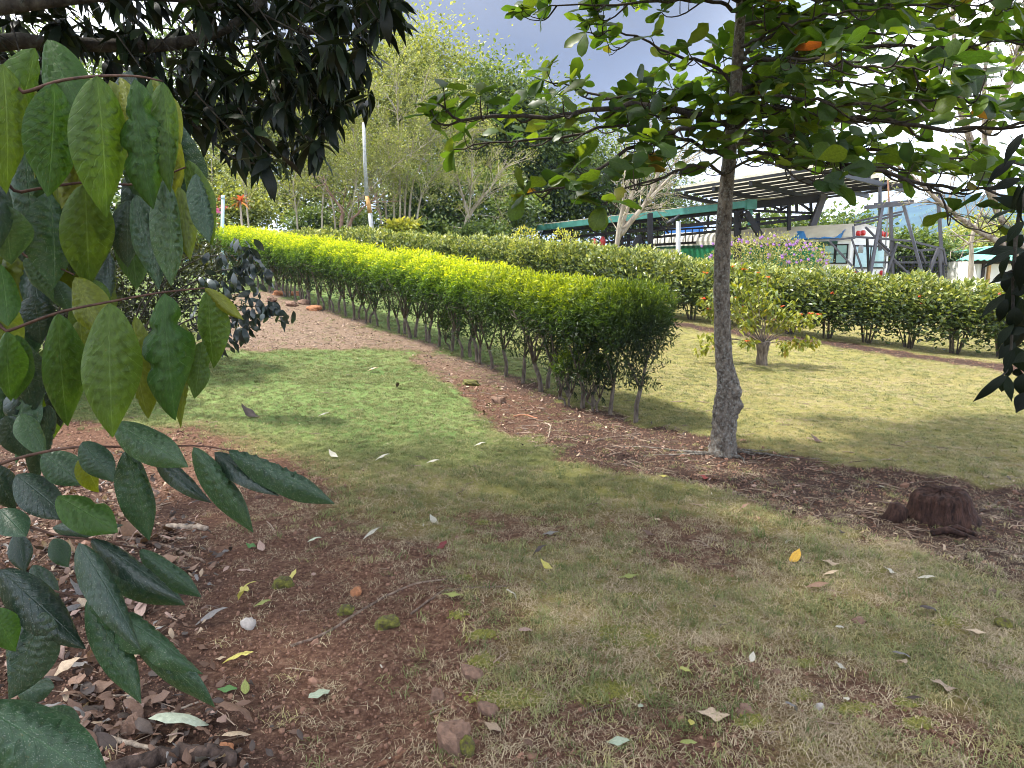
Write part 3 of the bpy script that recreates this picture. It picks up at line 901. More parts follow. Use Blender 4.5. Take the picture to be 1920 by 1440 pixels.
# ------------------------------------------------------------------ far hedge of broad-leaved shrubs
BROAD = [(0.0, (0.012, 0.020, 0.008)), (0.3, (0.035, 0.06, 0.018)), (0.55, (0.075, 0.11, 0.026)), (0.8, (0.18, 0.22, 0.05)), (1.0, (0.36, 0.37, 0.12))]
M_BROAD = leaf_mat('broad_hedge_leaf', BROAD, trans=.22, rough=.32, spec=.6)
M_REDF = leaf_mat('red_flower_petal', [(0, (.45, .03, .02)), (1, (.75, .16, .06))], trans=.3)
def broad_foliage(seed, half=(.62, .5, .62), zc=.76, n=4200, ll=(.065, .115), wid=(.40, .56), low=.22, e=2.6):
    r = np.random.default_rng(seed)
    d = rand_dir(n, r)
    k = (np.abs(d) ** e).sum(1) ** (-1 / e)
    lay = np.where(r.uniform(0, 1, n) < .66, r.uniform(.84, 1.06, n), r.uniform(.3, .9, n))
    lump = 1 + .10 * np.sin(d[:, 0] * 6 + seed) * np.cos(d[:, 2] * 5 + seed) + .07 * np.sin(d[:, 1] * 8 + d[:, 0] * 5 + seed)
    pos = d * (k * lay * lump)[:, None] * np.array(half) + np.array([0, 0, zc])
    keep = r.uniform(0, 1, n) < np.clip((pos[:, 2] - low + .1) / .45, .12, 1)
    pos, d, lay = pos[keep], d[keep], lay[keep]; n = len(pos)
    ld = d * .6 + np.array([0, 0, .45]) + r.normal(size=(n, 3)) * .5
    R = basis(ld, d * .4 + np.array([0, 0, .9]) + r.normal(size=(n, 3)) * .45)
    ln = r.uniform(*ll, n)
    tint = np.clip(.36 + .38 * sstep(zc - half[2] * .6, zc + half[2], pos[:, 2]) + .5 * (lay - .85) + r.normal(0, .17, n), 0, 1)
    return stamp(LEAF_FAR, pos, R, np.stack([ln * r.uniform(*wid, n), ln, ln], 1), tint)[:3]
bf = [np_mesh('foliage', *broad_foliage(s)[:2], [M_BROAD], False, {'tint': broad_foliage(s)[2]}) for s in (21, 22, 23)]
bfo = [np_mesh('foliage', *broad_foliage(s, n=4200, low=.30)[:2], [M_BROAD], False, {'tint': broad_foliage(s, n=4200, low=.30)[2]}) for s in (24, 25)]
def vstems(seed, n=9):
    r = np.random.default_rng(seed); mb = MB()
    for k in range(n):
        a = r.uniform(0, 6.28); rr = r.uniform(.2, .5)
        e = np.array([rr * math.cos(a), rr * .8 * math.sin(a), r.uniform(.7, 1.1)])
        m = e * np.array([.45, .45, .5]) + r.normal(0, .03, 3)
        mb.tube([(.06 * math.cos(a), .06 * math.sin(a), -.06), m, e], [.016, .011, .005], 5)
        for w in range(5):
            tt = r.uniform(.2, .95); s0 = m * (1 - tt) + e * tt
            s1 = s0 + np.array([r.normal(0, .14), r.normal(0, .12), r.uniform(.02, .2)])
            mb.tube([s0, (s0 + s1) / 2 + r.normal(0, .02, 3), s1], [.006, .004, .002], 4, cap=False)
    return mb.mesh('stems', M_STEM, True)
vst = [vstems(s) for s in (61, 62, 63)]
def flower_cluster(seed, mat, rad=.045, n=22, s=.026):
    r = np.random.default_rng(seed)
    d = rand_dir(n, r); d[:, 2] = np.abs(d[:, 2])
    return np_mesh('flower', *stamp(LEAF_FAR, d * rad * r.uniform(.5, 1, n)[:, None], basis(rand_dir(n, r), d), np.stack([np.full(n, s * .8), np.full(n, s), np.full(n, s)], 1), r.uniform(0, 1, n))[:2], [mat], False,
                   {'tint': np.repeat(r.uniform(0, 1, n), 4)})
FLR = flower_cluster(5, M_REDF)
FAR = np.array([P(u, v, Y)[:2] for u, v, Y in [(2150, 560, 13.1), (1900, 540, 13.4), (1700, 522, 14.4), (1500, 505, 15.6), (1300, 490, 17.2), (1100, 472, 19.4), (900, 456, 21.6), (700, 446, 23.2), (540, 440, 24.6)]])
fp = resample(FAR, .78)
NF = len(fp)
for i, (x, y) in enumerate(fp):
    z = Hs(x, y)
    px = project([[x, y, z + .8]])[0][0]
    if px > 1950: lab = 'glossy hedge shrub of the far row beyond the right edge'
    elif i < 13: lab = f'broad-leaved hedge shrub with bare lower stems, {ORD[i]} of the far row from its right end'
    elif px > 1080: lab = 'dense broad-leaved shrub in the far hedge behind the carport side of the lawn'
    else: lab = 'dense broad-leaved shrub in the far hedge seen above the yellow hedge'
    s = thing('broad_hedge_shrub', lab, 'shrub', (x, y, z), RNG.uniform(0, 6.28) * 0 + math.atan2(-.5, .86) + RNG.normal(0, .1), 'shrubs of the far broad-leaved hedge')
    opn = px > 1580
    hh = 1.0 + RNG.normal(0, .03) + (-.02 if px > 1750 else .0) + (.10 if 560 < px < 1250 else 0)
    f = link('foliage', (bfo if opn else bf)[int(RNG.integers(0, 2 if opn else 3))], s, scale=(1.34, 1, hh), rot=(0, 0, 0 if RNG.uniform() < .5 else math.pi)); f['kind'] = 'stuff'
    link('stems', vst[int(RNG.integers(0, 3))], s, rot=(0, 0, RNG.uniform(0, 6.28)))
    for k in range(int(RNG.integers(0, 3)) if px > 1250 else 0):
        a = RNG.uniform(3.4, 6.0)
        link('flower', FLR, s, loc=(RNG.uniform(-.5, .5), -.5 * RNG.uniform(.9, 1.05), RNG.uniform(.5, 1.2)), scale=(RNG.uniform(.4, .9),) * 3)

# ================================================================== almond tree in the lawn
M_ALMB = bark_mat('almond_bark', (0.036, 0.027, 0.021), (0.20, 0.17, 0.14), 30, .9, patch=(0.26, 0.27, 0.25), stretch=.5)
M_TWIG = bark_mat('almond_twig', (0.020, 0.016, 0.013), (0.07, 0.058, 0.048), 40, .5)
ALM = [(0.0, (0.022, 0.052, 0.012)), (0.45, (0.038, 0.080, 0.013)), (0.8, (0.066, 0.115, 0.015)), (0.965, (0.085, 0.12, 0.015)), (0.99, (0.15, 0.14, 0.02)), (0.996, (0.16, 0.07, 0.02)), (1.0, (0.25, 0.03, 0.02))]
M_ALMO = leaf_mat('almond_leaf', ALM, 'object', .45, 1.7, .42, .4, veins=9, spots=.5, spot_col=(.05, .035, .012), vein_amt=.25)
M_ALMS = leaf_mat('almond_leaf_mass', ALM, 'tint', .50, 1.8, .42, .4, spots=.4, spot_col=(.05, .035, .012))
def chew(seed, amt):
    r = np.random.default_rng(seed)
    spots = [(r.uniform(.15, .95), r.choice([-1, 1]), r.uniform(.03, .09), r.uniform(.2, .6) * amt) for _ in range(4)]
    def f(t, c):
        k = 1.0
        for (ts, sd, w, a) in spots:
            if c * sd > 0: k -= a * math.exp(-((t - ts) / w) ** 2)
        return max(k, .25)
    return f
alm_tm = [leaf_arrays(.29, .66, 8, 4, .18, .5, .62, 1.05, wave=.10, seed=1), leaf_arrays(.31, .64, 8, 4, .10, .9, .6, 1.1, wave=.14, cut=chew(1, .5), seed=2),
          leaf_arrays(.27, .68, 8, 4, .28, .2, .66, 1.0, wave=.08, cut=chew(4, .7), seed=3)]
alm_lo = leaf_arrays(.29, .66, 3, 2, .18, .5, .62, 1.05)
alm_me = [np_mesh('leaf', a[0], a[1], [M_ALMO], True, uv=a[2]) for a in alm_tm]

base = Gp(1356, 838)
TY = base[1]
almond = thing('almond_tree', 'slim grey-trunked tree with a knobbly swollen base and large leaves in layered tiers', 'tree', base)
# trunk: traced radii, with the swelling low down
tr_px = [(1355, 852, 30), (1356, 838, 25), (1357, 815, 23), (1359, 790, 22.5), (1360, 770, 23), (1362, 752, 22), (1364, 735, 21), (1365, 718, 20), (1363, 704, 18), (1359, 688, 16.5),
         (1356, 660, 15.5), (1354, 600, 14.8), (1353, 540, 14.5), (1354, 480, 14), (1357, 420, 13.2), (1361, 360, 12.6), (1367, 300, 12), (1373, 240, 11.5), (1379, 170, 10.5), (1384, 100, 9.5), (1388, 40, 8.5), (1391, -20, 8), (1398, -140, 7), (1402, -260, 5.5), (1404, -380, 4)]
tp = []; trd = []
for k, (u, v, r_) in enumerate(tr_px):
    p = P(u, v, TY) - base
    tp.append(p); trd.append(r_ * TY / FPX)
r_ = np.random.default_rng(3)
mb = MB()
tpr = np.array(tp); s_old = np.arange(len(tp)); s_new = np.linspace(0, len(tp) - 1, 170)
tpi = np.stack([np.interp(s_new, s_old, tpr[:, k]) for k in range(3)], 1); tri = np.interp(s_new, s_old, trd)
mb.tube(tpi, tri, 28, rough=.07, rng=r_)
Vt = mb.V[0]
kn = (P(1379, 735, TY - .08) - base, P(1384, 760, TY - .02) - base, P(1345, 775, TY - .1) - base)
for kc, amp, rad in zip(kn, (.050, .045, .030), (.060, .055, .06)):
    d2 = ((Vt - kc) ** 2).sum(1)
    cen = np.array([np.interp(Vt[:, 2], tpi[:, 2], tpi[:, 0]), np.interp(Vt[:, 2], tpi[:, 2], tpi[:, 1]), Vt[:, 2]]).T
    o_ = Vt - cen; o_ /= np.linalg.norm(o_, axis=1)[:, None] + 1e-9
    Vt = Vt + o_ * (amp * np.exp(-d2 / rad ** 2))[:, None]
low = np.clip(1 - Vt[:, 2] / .75, 0, 1)
fl = (fbm(Vt[:, 0] * 34 + 9, Vt[:, 2] * 14 + Vt[:, 1] * 20, 4, 5) - .5) * .07 * low
Vt = Vt + np.stack([Vt[:, 0], Vt[:, 1], 0 * fl], 1) / (np.linalg.norm(Vt[:, :2], axis=1)[:, None] + .03) * fl[:, None]
mb.V[0] = Vt
trunk = mb.build('trunk', M_ALMB, almond, True)
rb = MB()
for a, ln in ((200, .8), (240, .35), (290, .5), (330, .9), (10, .6), (350, .35), (165, 1.1), (100, .5)):
    a = math.radians(a); pts = []
    for k in range(7):
        q = k / 6; x = math.cos(a) * (.06 + ln * q) + .05 * math.sin(q * 7 + a); y = math.sin(a) * (.06 + ln * q) * .6 + .04 * math.cos(q * 5 + a)
        pts.append((x, y, Hs(base[0] + x, base[1] + y) - base[2] + .012 - .016 * q))
    rb.tube(pts, np.linspace(.013, .004, 7), 6)
rt = rb.build('roots', M_ALMB, almond, True); rt['kind'] = 'stuff'

def smooth_path(pts, n):
    pts = np.asarray(pts, float)
    s = np.linspace(0, 1, len(pts)); q = np.linspace(0, 1, n)
    out_ = np.zeros((n, 3))
    for k in range(3):                                   # Catmull-Rom by cubic Hermite
        y = pts[:, k]; m = np.gradient(y, s)
        i = np.clip(np.searchsorted(s, q, 'right') - 1, 0, len(s) - 2)
        h = s[i + 1] - s[i]; tt = (q - s[i]) / h
        out_[:, k] = (2 * tt ** 3 - 3 * tt ** 2 + 1) * y[i] + (tt ** 3 - 2 * tt ** 2 + tt) * h * m[i] + (-2 * tt ** 3 + 3 * tt ** 2) * y[i + 1] + (tt ** 3 - tt ** 2) * h * m[i + 1]
    return out_

leafpos, leafdir, leafn = [], [], []
def rosette(p, up, r, n=None, spread=1.0):
    n = n or int(r.integers(3, 7))
    a0 = r.uniform(0, 6.28)
    up = np.asarray(up, float); up = up / np.linalg.norm(up)
    s = np.cross(up, [0.3, .8, .2]); s /= np.linalg.norm(s); t2 = np.cross(up, s)
    for k in range(n):
        a = a0 + k * 2.4 + r.normal(0, .25)
        d = up * r.uniform(.15, .75) + spread * (math.cos(a) * s + math.sin(a) * t2) + np.array([0, 0, r.uniform(-.25, .15)])
        leafpos.append(p + r.normal(0, .008, 3)); leafdir.append(d / np.linalg.norm(d)); leafn.append(np.array([0, 0, 1.0]) + r.normal(0, .45, 3))

br_all = MB()
def almond_branch(path, r0, dens=1.0, r=None, side=.55, last=True):
    """path of world points; curved side twigs that turn up at the tip and end in a rosette"""
    n = max(10, int(np.linalg.norm(np.diff(path, axis=0), axis=1).sum() / .09))
    pp = smooth_path(path, n) - base
    pp[1:-1] += r.normal(0, .012, (n - 2, 3))
    mbb = MB(); mbb.tube(pp, np.linspace(r0, r0 * .28, n), 7)
    mbb.build('branch', M_TWIG, almond, True)
    L_ = np.linalg.norm(np.diff(pp, axis=0), axis=1).sum()
    k = 0; s = .28
    while s < L_:
        q = s / L_; i = min(int(q * (n - 1)), n - 2)
        d = pp[i + 1] - pp[i]; d /= np.linalg.norm(d)
        sd = np.cross(d, [0, 0, 1.0]); sd /= np.linalg.norm(sd) + 1e-9
        sg = 1 if k % 2 else -1
        ln = side * r.uniform(.45, 1.1) * (1 - .35 * q)
        o1 = d * .75 + sd * sg * .75 + np.array([0, 0, r.uniform(-.30, .12)])
        o1 /= np.linalg.norm(o1)
        e = pp[i] + o1 * ln; tip = e + o1 * .06 + np.array([0, 0, r.uniform(.06, .14)])
        m1 = pp[i] + o1 * ln * .55 + np.array([0, 0, -.035])
        br_all.tube(smooth_path([pp[i], m1, e, tip], 8), np.linspace(r0 * .32 + .002, .0035, 8), 5, cap=False)
        rosette(tip, o1 * .5 + np.array([0, 0, 1.0]), r)
        for _ in range(int(r.integers(1, 3)) if ln > .22 else 0):
            qq = r.uniform(.3, .85); b0 = pp[i] + (e - pp[i]) * qq + np.array([0, 0, -.02])
            o2 = o1 * .5 + sd * r.choice([-1, 1]) * .8 + np.array([0, 0, r.uniform(-.1, .4)]); o2 /= np.linalg.norm(o2)
            e2 = b0 + o2 * r.uniform(.10, .24); t2 = e2 + np.array([0, 0, r.uniform(.03, .09)])
            br_all.tube(smooth_path([b0, (b0 + e2) / 2 - np.array([0, 0, .02]), e2, t2], 6), np.linspace(.0045, .003, 6), 4, cap=False)
            rosette(t2, o2 * .6 + np.array([0, 0, .9]), r, int(r.integers(3, 6)))
        s += r.uniform(.18, .33) / dens; k += 1
    rosette(pp[-1], (pp[-1] - pp[-3]) + np.array([0, 0, .05]), r, 6)

ra = np.random.default_rng(77)
def PB(lst): return [P(u, v, TY + dy) for u, v, dy in lst]
ABR = [  # branches followed by eye: pixel and distance from the trunk's own plane
    ([(1371, 243, 0), (1320, 220, -.15), (1230, 195, -.35), (1130, 205, -.5), (1030, 218, -.6), (930, 218, -.7), (862, 225, -.75), (820, 195, -.8)], .030, 1.0, .45),
    ([(1371, 240, 0), (1300, 212, -.1), (1200, 190, .2), (1100, 170, .4), (1020, 150, .5)], .022, 1.0, .40),
    ([(1368, 285, 0), (1330, 235, -.3), (1260, 250, -.55), (1195, 275, -.7), (1120, 318, -.85), (1050, 350, -.95), (985, 365, -1.0)], .024, 1.0, .40),
    ([(1368, 300, 0), (1290, 265, -.2), (1180, 240, -.25), (1060, 255, -.2), (960, 265, -.2), (850, 280, -.2)], .020, .9, .42),
    ([(1362, 330, 0), (1310, 310, -.5), (1250, 330, -.8), (1180, 350, -1.0), (1130, 385, -1.1)], .016, 1.1, .34),
    ([(1380, 160, 0), (1330, 120, .1), (1250, 95, .2), (1170, 60, .2), (1100, 60, .2)], .018, .9, .42),
    ([(1389, 20, 0), (1330, 0, -.2), (1230, 5, -.3), (1120, 12, -.4), (1030, 10, -.4)], .018, .8, .40),
    ([(1374, 245, 0), (1430, 205, -.2), (1520, 215, -.4), (1620, 225, -.5), (1720, 235, -.6), (1830, 240, -.7), (1950, 230, -.8), (2080, 215, -.8)], .030, 1.1, .48),
    ([(1372, 250, 0), (1450, 250, .2), (1560, 270, .4), (1680, 285, .5), (1800, 300, .6), (1930, 310, .6)], .026, 1.1, .45),
    ([(1370, 262, 0), (1440, 260, -.5), (1540, 290, -.9), (1650, 325, -1.2), (1740, 350, -1.4), (1830, 355, -1.5), (1890, 345, -1.6)], .024, 1.0, .40),
    ([(1368, 300, 0), (1420, 285, -.3), (1500, 300, -.6), (1590, 310, -.8), (1700, 320, -.9)], .020, 1.1, .40),
    ([(1740, 350, -1.4), (1762, 375, -1.42), (1785, 410, -1.45), (1830, 432, -1.5), (1870, 420, -1.5)], .009, .8, .22),
    ([(1366, 320, 0), (1430, 300, -.8), (1500, 330, -1.2), (1560, 345, -1.4)], .013, 1.1, .30),
    ([(1382, 130, 0), (1450, 110, -.2), (1550, 95, -.4), (1660, 85, -.5), (1780, 90, -.6), (1920, 75, -.7)], .024, 1.1, .46),
    ([(1384, 110, 0), (1440, 70, .3), (1530, 50, .6), (1640, 40, .8), (1760, 30, .9)], .020, 1.0, .45),
    ([(1386, 90, 0), (1440, 60, -.5), (1500, 40, -.9), (1590, 20, -1.2), (1680, 10, -1.4)], .016, 1.0, .40),
    ([(1377, 200, 0), (1430, 165, .5), (1530, 150, .9), (1650, 160, 1.1), (1780, 170, 1.2)], .020, 1.0, .45),
    ([(1382, 140, 0), (1400, 100, .8), (1430, 80, 1.4), (1480, 70, 2.0)], .015, 1.0, .40),
    ([(1376, 220, 0), (1340, 185, .8), (1290, 170, 1.3), (1230, 165, 1.8)], .015, 1.0, .40),
    ([(1376, 215, 0), (1450, 205, .7), (1560, 225, 1.2), (1690, 230, 1.5), (1830, 215, 1.7), (1960, 205, 1.8)], .020, 1.1, .45),
    ([(1380, 170, 0), (1470, 140, .9), (1600, 115, 1.4), (1750, 120, 1.8), (1900, 130, 2.0)], .020, 1.1, .45),
    ([(1372, 265, 0), (1460, 275, .8), (1580, 300, 1.3), (1720, 320, 1.6), (1850, 330, 1.8)], .018, 1.1, .42),
    ([(1378, 190, 0), (1460, 180, -.8), (1570, 195, -1.3), (1700, 190, -1.7), (1830, 180, -2.0)], .018, 1.1, .40),
    ([(1384, 110, 0), (1480, 110, -1.0), (1620, 120, -1.6), (1780, 130, -2.0)], .016, 1.1, .40),
    ([(1388, 50, 0), (1470, 30, .2), (1600, 60, .3), (1740, 55, .2), (1880, 40, 0)], .018, 1.1, .42),
    ([(1389, 20, 0), (1480, -10, -.4), (1620, 5, -.8), (1780, 10, -1.0), (1900, 0, -1.1)], .016, 1.0, .40)]
for k, (lst, r0, dn, sd) in enumerate(ABR):
    almond_branch(PB(lst), r0, dn, ra, sd)
NVIS = len(leafpos)
# the crown goes on above the picture in the same tiers
for tier, (z0, ln, cnt) in enumerate([(2.05 + 1.3, 2.1, 7), (2.05 + 1.9, 2.2, 8), (2.05 + 2.5, 1.9, 8), (2.05 + 3.1, 1.5, 7), (2.05 + 3.6, 1.0, 6)]):
    c = np.array([np.interp(z0, tpi[:, 2], tpi[:, 0]), np.interp(z0, tpi[:, 2], tpi[:, 1]), min(z0, tpi[-1, 2])]) + base
    for k in range(cnt):
        a = k * 6.28 / cnt + tier * .5 + ra.normal(0, .15); d = np.array([math.cos(a), math.sin(a), 0])
        lg = ln * ra.uniform(.8, 1.15)
        pts = [c, c + d * lg * .35 + np.array([0, 0, .18]), c + d * lg * .7 + np.array([0, 0, .16]), c + d * lg + np.array([0, 0, .10])]
        u, v, f = project(np.array(pts))
        if ((v > 30) & (f > 0)).any(): continue
        almond_branch(pts, .018, 1.0, ra, .5)
tw = br_all.build('twigs', M_TWIG, almond, True); tw['kind'] = 'stuff'
leafpos = np.array(leafpos); leafdir = np.array(leafdir); leafn = np.array(leafn)
n = len(leafpos)
R = basis(leafdir, leafn); ll = ra.uniform(.14, .245, n)
u, v, f = project(leafpos + base + leafdir * .1)
vis = (u > -20) & (u < 1940) & (v > -30) & (v < 800)
order = np.argsort(np.where(vis, f / ll, 1e6))
own = order[:300]
for i in own:
    m3 = Matrix(R[i].tolist())
    o_ = link('leaf', alm_me[int(ra.integers(0, 3))], almond)
    o_.matrix_local = Matrix.Translation(Vector(leafpos[i])) @ m3.to_4x4() @ Matrix.Scale(ll[i], 4)
rest = order[300:]
near_r = rest[vis[rest]]; far_r = rest[~vis[rest]]
mf = MB()
for sel, tm in ((near_r[::2], alm_tm[0]), (near_r[1::2], alm_tm[2]), (far_r, alm_lo)):
    V, Q, A, _ = stamp(tm, leafpos[sel], R[sel], ll[sel] * (1.0 if tm is not alm_lo else 1.15), ra.uniform(0, 1, len(sel)))
    mf.add(V, Q, tint=A)
fo = mf.build('foliage', M_ALMS, almond, True); fo['kind'] = 'stuff'
print('almond leaves', n, vis.sum())
# ================================================================== dark overhanging tree on the left
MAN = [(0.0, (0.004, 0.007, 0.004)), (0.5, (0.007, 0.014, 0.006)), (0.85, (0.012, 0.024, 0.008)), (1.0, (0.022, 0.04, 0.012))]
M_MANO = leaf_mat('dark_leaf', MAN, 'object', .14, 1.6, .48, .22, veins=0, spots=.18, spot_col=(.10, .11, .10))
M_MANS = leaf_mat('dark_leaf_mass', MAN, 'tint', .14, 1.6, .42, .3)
M_DBARK = bark_mat('dark_bark', (0.012, 0.010, 0.008), (0.055, 0.048, 0.038), 18, .7, patch=(0.075, 0.075, 0.062))
man_tm = [leaf_arrays(.135, .45, 7, 2, .22, .7, 1.15, .8, wave=.12), leaf_arrays(.15, .5, 7, 2, .30, 1.1, 1.1, .8, wave=.15), leaf_arrays(.12, .45, 7, 2, .15, .25, 1.2, .8, wave=.1)]
man_lo = leaf_arrays(.19, .5, 2, 2, .2, .6, 1.0, .8)
man_me = [np_mesh('leaf', a[0], a[1], [M_MANO], True, uv=a[2]) for a in man_tm]
rm = np.random.default_rng(101)
mroot = np.array([-4.6, 3.6, Hs(-4.6, 3.6)])
mango = thing('overhanging_tree', 'dark dense-leaved tree overhanging the upper left with drooping lance-shaped leaves', 'tree', mroot)
mb = MB(); mb.tube(smooth_path([mroot * 0 + [0, 0, -.2], [.05, 0, 1.0], [.2, .1, 2.2], [.5, .2, 3.2], [.9, .3, 4.4], [1.1, .4, 5.6]], 24), np.linspace(.24, .06, 24), 12, rough=.05, rng=rm)
mb.build('trunk', M_DBARK, mango, True)
def limb(pts, r0, r1, name='branch', seg=8, n=22):
    q = smooth_path(np.array(pts) - mroot, n)
    m = MB(); m.tube(q, np.linspace(r0, r1, n), seg, rough=.06, rng=rm); return m.build(name, M_DBARK, mango, True)
limb([mroot + [.2, .1, 2.2], P(-60, 95, 3.9), P(100, 82, 4.0), P(310, 85, 4.1), P(440, 45, 4.2), P(520, -30, 4.4)], .05, .022)
limb([mroot + [.15, .1, 1.9], P(-60, 130, 4.4), P(120, 150, 4.5), P(280, 168, 4.6), P(430, 170, 4.7), P(560, 120, 4.9)], .035, .012)
limb([mroot + [.3, .1, 2.6], P(20, 10, 3.6), P(300, -10, 4.0), P(480, 30, 4.4), P(600, 60, 4.7), P(690, 20, 5.0)], .045, .012)
limb([P(280, 168, 4.6), P(360, 230, 4.5), P(430, 290, 4.4), P(490, 310, 4.3)], .014, .005)
limb([P(430, 170, 4.7), P(520, 210, 4.6), P(600, 250, 4.5), P(640, 240, 4.5)], .012, .005)
limb([P(520, -30, 4.4), P(610, 0, 4.4), P(690, 60, 4.3), P(735, 75, 4.3)], .012, .005)
limb([mroot + [.5, .2, 3.2], [-3.0, 4.4, 4.2], [-1.6, 4.6, 4.7], [-.2, 4.6, 4.9], [1.0, 4.2, 4.8]], .09, .02)
limb([mroot + [.8, .3, 4.2], [-3.0, 2.6, 4.9], [-1.4, 2.2, 5.0], [.4, 2.4, 4.8]], .08, .02)
limb([mroot + [.9, .3, 4.4], [-3.4, 5.8, 5.2], [-2.4, 7.0, 5.3]], .07, .02)
# leaf whorls: the low hanging mass in view, then the crown overhead
PX = [(-60, -40), (742, -40), (742, 30), (690, 90), (690, 190), (660, 205), (610, 260), (545, 300), (470, 300), (415, 270), (380, 235), (300, 235), (200, 260), (100, 280), (-60, 290)]
pos = []; kind = []
while len(pos) < 300:
    u, v = rm.uniform(-60, 745), rm.uniform(-40, 305)
    if sd_poly(np.array([u]), np.array([v]), PX)[0] > 0: continue
    if u < 330 and v < 200 and rm.uniform() < .72: continue          # the sky shows through there
    pos.append(P(u, v, rm.uniform(3.7, 5.6))); kind.append(1)
nv = len(pos)
EL = [((-2.9, 4.2, 4.6), (2.3, 2.3, 1.3)), ((-.6, 4.0, 4.75), (2.0, 2.1, .9)), ((-1.5, 2.0, 4.9), (2.4, 1.7, .9)), ((.9, 3.2, 4.7), (1.4, 1.7, .8)), ((-3.0, 6.0, 5.2), (1.9, 1.7, 1.1))]
for c, rr in EL:
    m = int(340 * rr[0] * rr[1] / 4)
    d = rand_dir(m, rm) * (rm.uniform(0, 1, m) ** (1 / 3))[:, None]
    for p in np.array(c) + d * np.array(rr):
        uu, vv, ff = project(p[None])
        if ff[0] > .1 and vv[0] > -110: continue
        pos.append(p); kind.append(0)
pos = np.array(pos); kind = np.array(kind)
LP, LD, LN, LK = [], [], [], []
tw = MB()
for p, k in zip(pos, kind):
    n = int(rm.integers(6, 11)) if k else 7
    a0 = rm.uniform(0, 6.28); tilt = rm.normal(0, .25, 3)
    stem = rm.normal(0, 1, 3) * np.array([.05, .05, .03]) + np.array([-.05, 0, .09])
    if k:
        tw.tube(smooth_path([p + stem * 1.8 - mroot, p + stem * .8 - mroot, p - mroot], 5), np.linspace(.005, .003, 5), 4, cap=False)
    for q in range(n):
        a = a0 + q * 2.4
        d = np.array([math.cos(a), math.sin(a), rm.uniform(-1.5, .25) if k else rm.uniform(-.9, .3)]) + tilt
        LP.append(p + rm.normal(0, .02, 3)); LD.append(d / np.linalg.norm(d)); LN.append(np.array([0.0, 0, 1]) + .8 * np.array([math.cos(a), math.sin(a), 0]) + rm.normal(0, .3, 3)); LK.append(k)
t_ = tw.build('twigs', M_DBARK, mango, True); t_['kind'] = 'stuff'
LP = np.array(LP); LD = np.array(LD); LN = np.array(LN); LK = np.array(LK)
R = basis(LD, LN); ll = rm.uniform(.13, .22, len(LP)); 
u, v, f = project(LP + LD * .1)
vis = (LK == 1) & (u > -10) & (u < 800) & (v > -10) & (v < 460)
order = np.argsort(np.where(vis, f / ll, 1e6))
for i in order[:300]:
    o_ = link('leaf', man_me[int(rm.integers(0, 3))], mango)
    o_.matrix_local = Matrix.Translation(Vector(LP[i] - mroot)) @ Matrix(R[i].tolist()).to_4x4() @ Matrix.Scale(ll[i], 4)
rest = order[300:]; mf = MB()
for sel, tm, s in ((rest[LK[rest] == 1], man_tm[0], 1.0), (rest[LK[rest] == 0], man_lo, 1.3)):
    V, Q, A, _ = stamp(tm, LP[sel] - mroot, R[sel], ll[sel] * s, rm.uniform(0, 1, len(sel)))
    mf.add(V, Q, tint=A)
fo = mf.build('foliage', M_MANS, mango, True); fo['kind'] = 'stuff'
print('mango leaves', len(LP), vis.sum())

# ================================================================== sapling close to the camera on the left
FGA = [(0.0, (0.030, 0.078, 0.014)), (0.5, (0.048, 0.098, 0.014)), (1.0, (0.070, 0.118, 0.014))]
FGB = [(0.0, (0.016, 0.044, 0.020)), (0.5, (0.024, 0.060, 0.026)), (1.0, (0.040, 0.085, 0.032))]
FGY = [(0.0, (0.09, 0.13, 0.012)), (1.0, (0.15, 0.17, 0.015))]
FGD = [(0.0, (0.008, 0.022, 0.013)), (1.0, (0.018, 0.042, 0.022))]
kw = dict(veins=11, vein_amt=.50, blotch=.28)
M_FG = {'a': leaf_mat('sapling_leaf', FGA, 'object', .40, 1.25, .45, .28, spots=.12, **kw), 'b': leaf_mat('sapling_leaf_bluish', FGB, 'object', .22, 1.4, .42, .4, spots=.45, **kw),
        'y': leaf_mat('sapling_leaf_yellow', FGY, 'object', .45, 1.2, .4, .4, **kw), 'd': leaf_mat('sapling_leaf_dark', FGD, 'object', .15, 1.4, .34, .5, spots=.4, **kw)}
M_RTWIG = bark_mat('sapling_twig', (0.030, 0.015, 0.012), (0.10, 0.055, 0.040), 60, .3)
def fgshape(k):
    return leaf_arrays(.5, .47, 26, 10, [.10, .06, .16, .10][k], [.45, .25, .7, .35][k], .92, .56, corr=[.09, .10, .09, .12][k], ncorr=11, arch=[.30, .22, .42, .26][k], twist=[.5, -.5, .8, -.3][k],
                       cut=[None, chew(8, .25), chew(3, .75), None][k], wave=[.04, .05, .07, .06][k])
fg_arr = [fgshape(k) for k in range(4)]
def lobed():
    def cut(t_, c):
        k = 1.0
        if c < -.2: k -= .0
        if c > 0: k -= .85 * math.exp(-((t_ - .86) / .12) ** 2) + .25 * math.exp(-((t_ - .55) / .05) ** 2)
        if c < 0: k -= .75 * math.exp(-((t_ - .62) / .10) ** 2)
        return max(k, .10)
    return leaf_arrays(.5, .5, 40, 10, .10, .45, .8, .5, corr=.06, ncorr=13, cut=cut, wave=.09, arch=.25)
fg_arr.append(lobed())
fg_me = {}
def fgm(k, c):
    if (k, c) not in fg_me:
        a = fg_arr[k]; fg_me[k, c] = np_mesh('leaf', a[0], a[1], [M_FG[c]], True, uv=a[2])
    return fg_me[k, c]
rf = np.random.default_rng(202)
sroot = np.array([-1.02, 1.12, Hs(-1.02, 1.12)])
sap = thing('sapling', 'broad-leaved sapling close by on the left, long ribbed green leaves hanging from thin twigs', 'sapling', sroot)
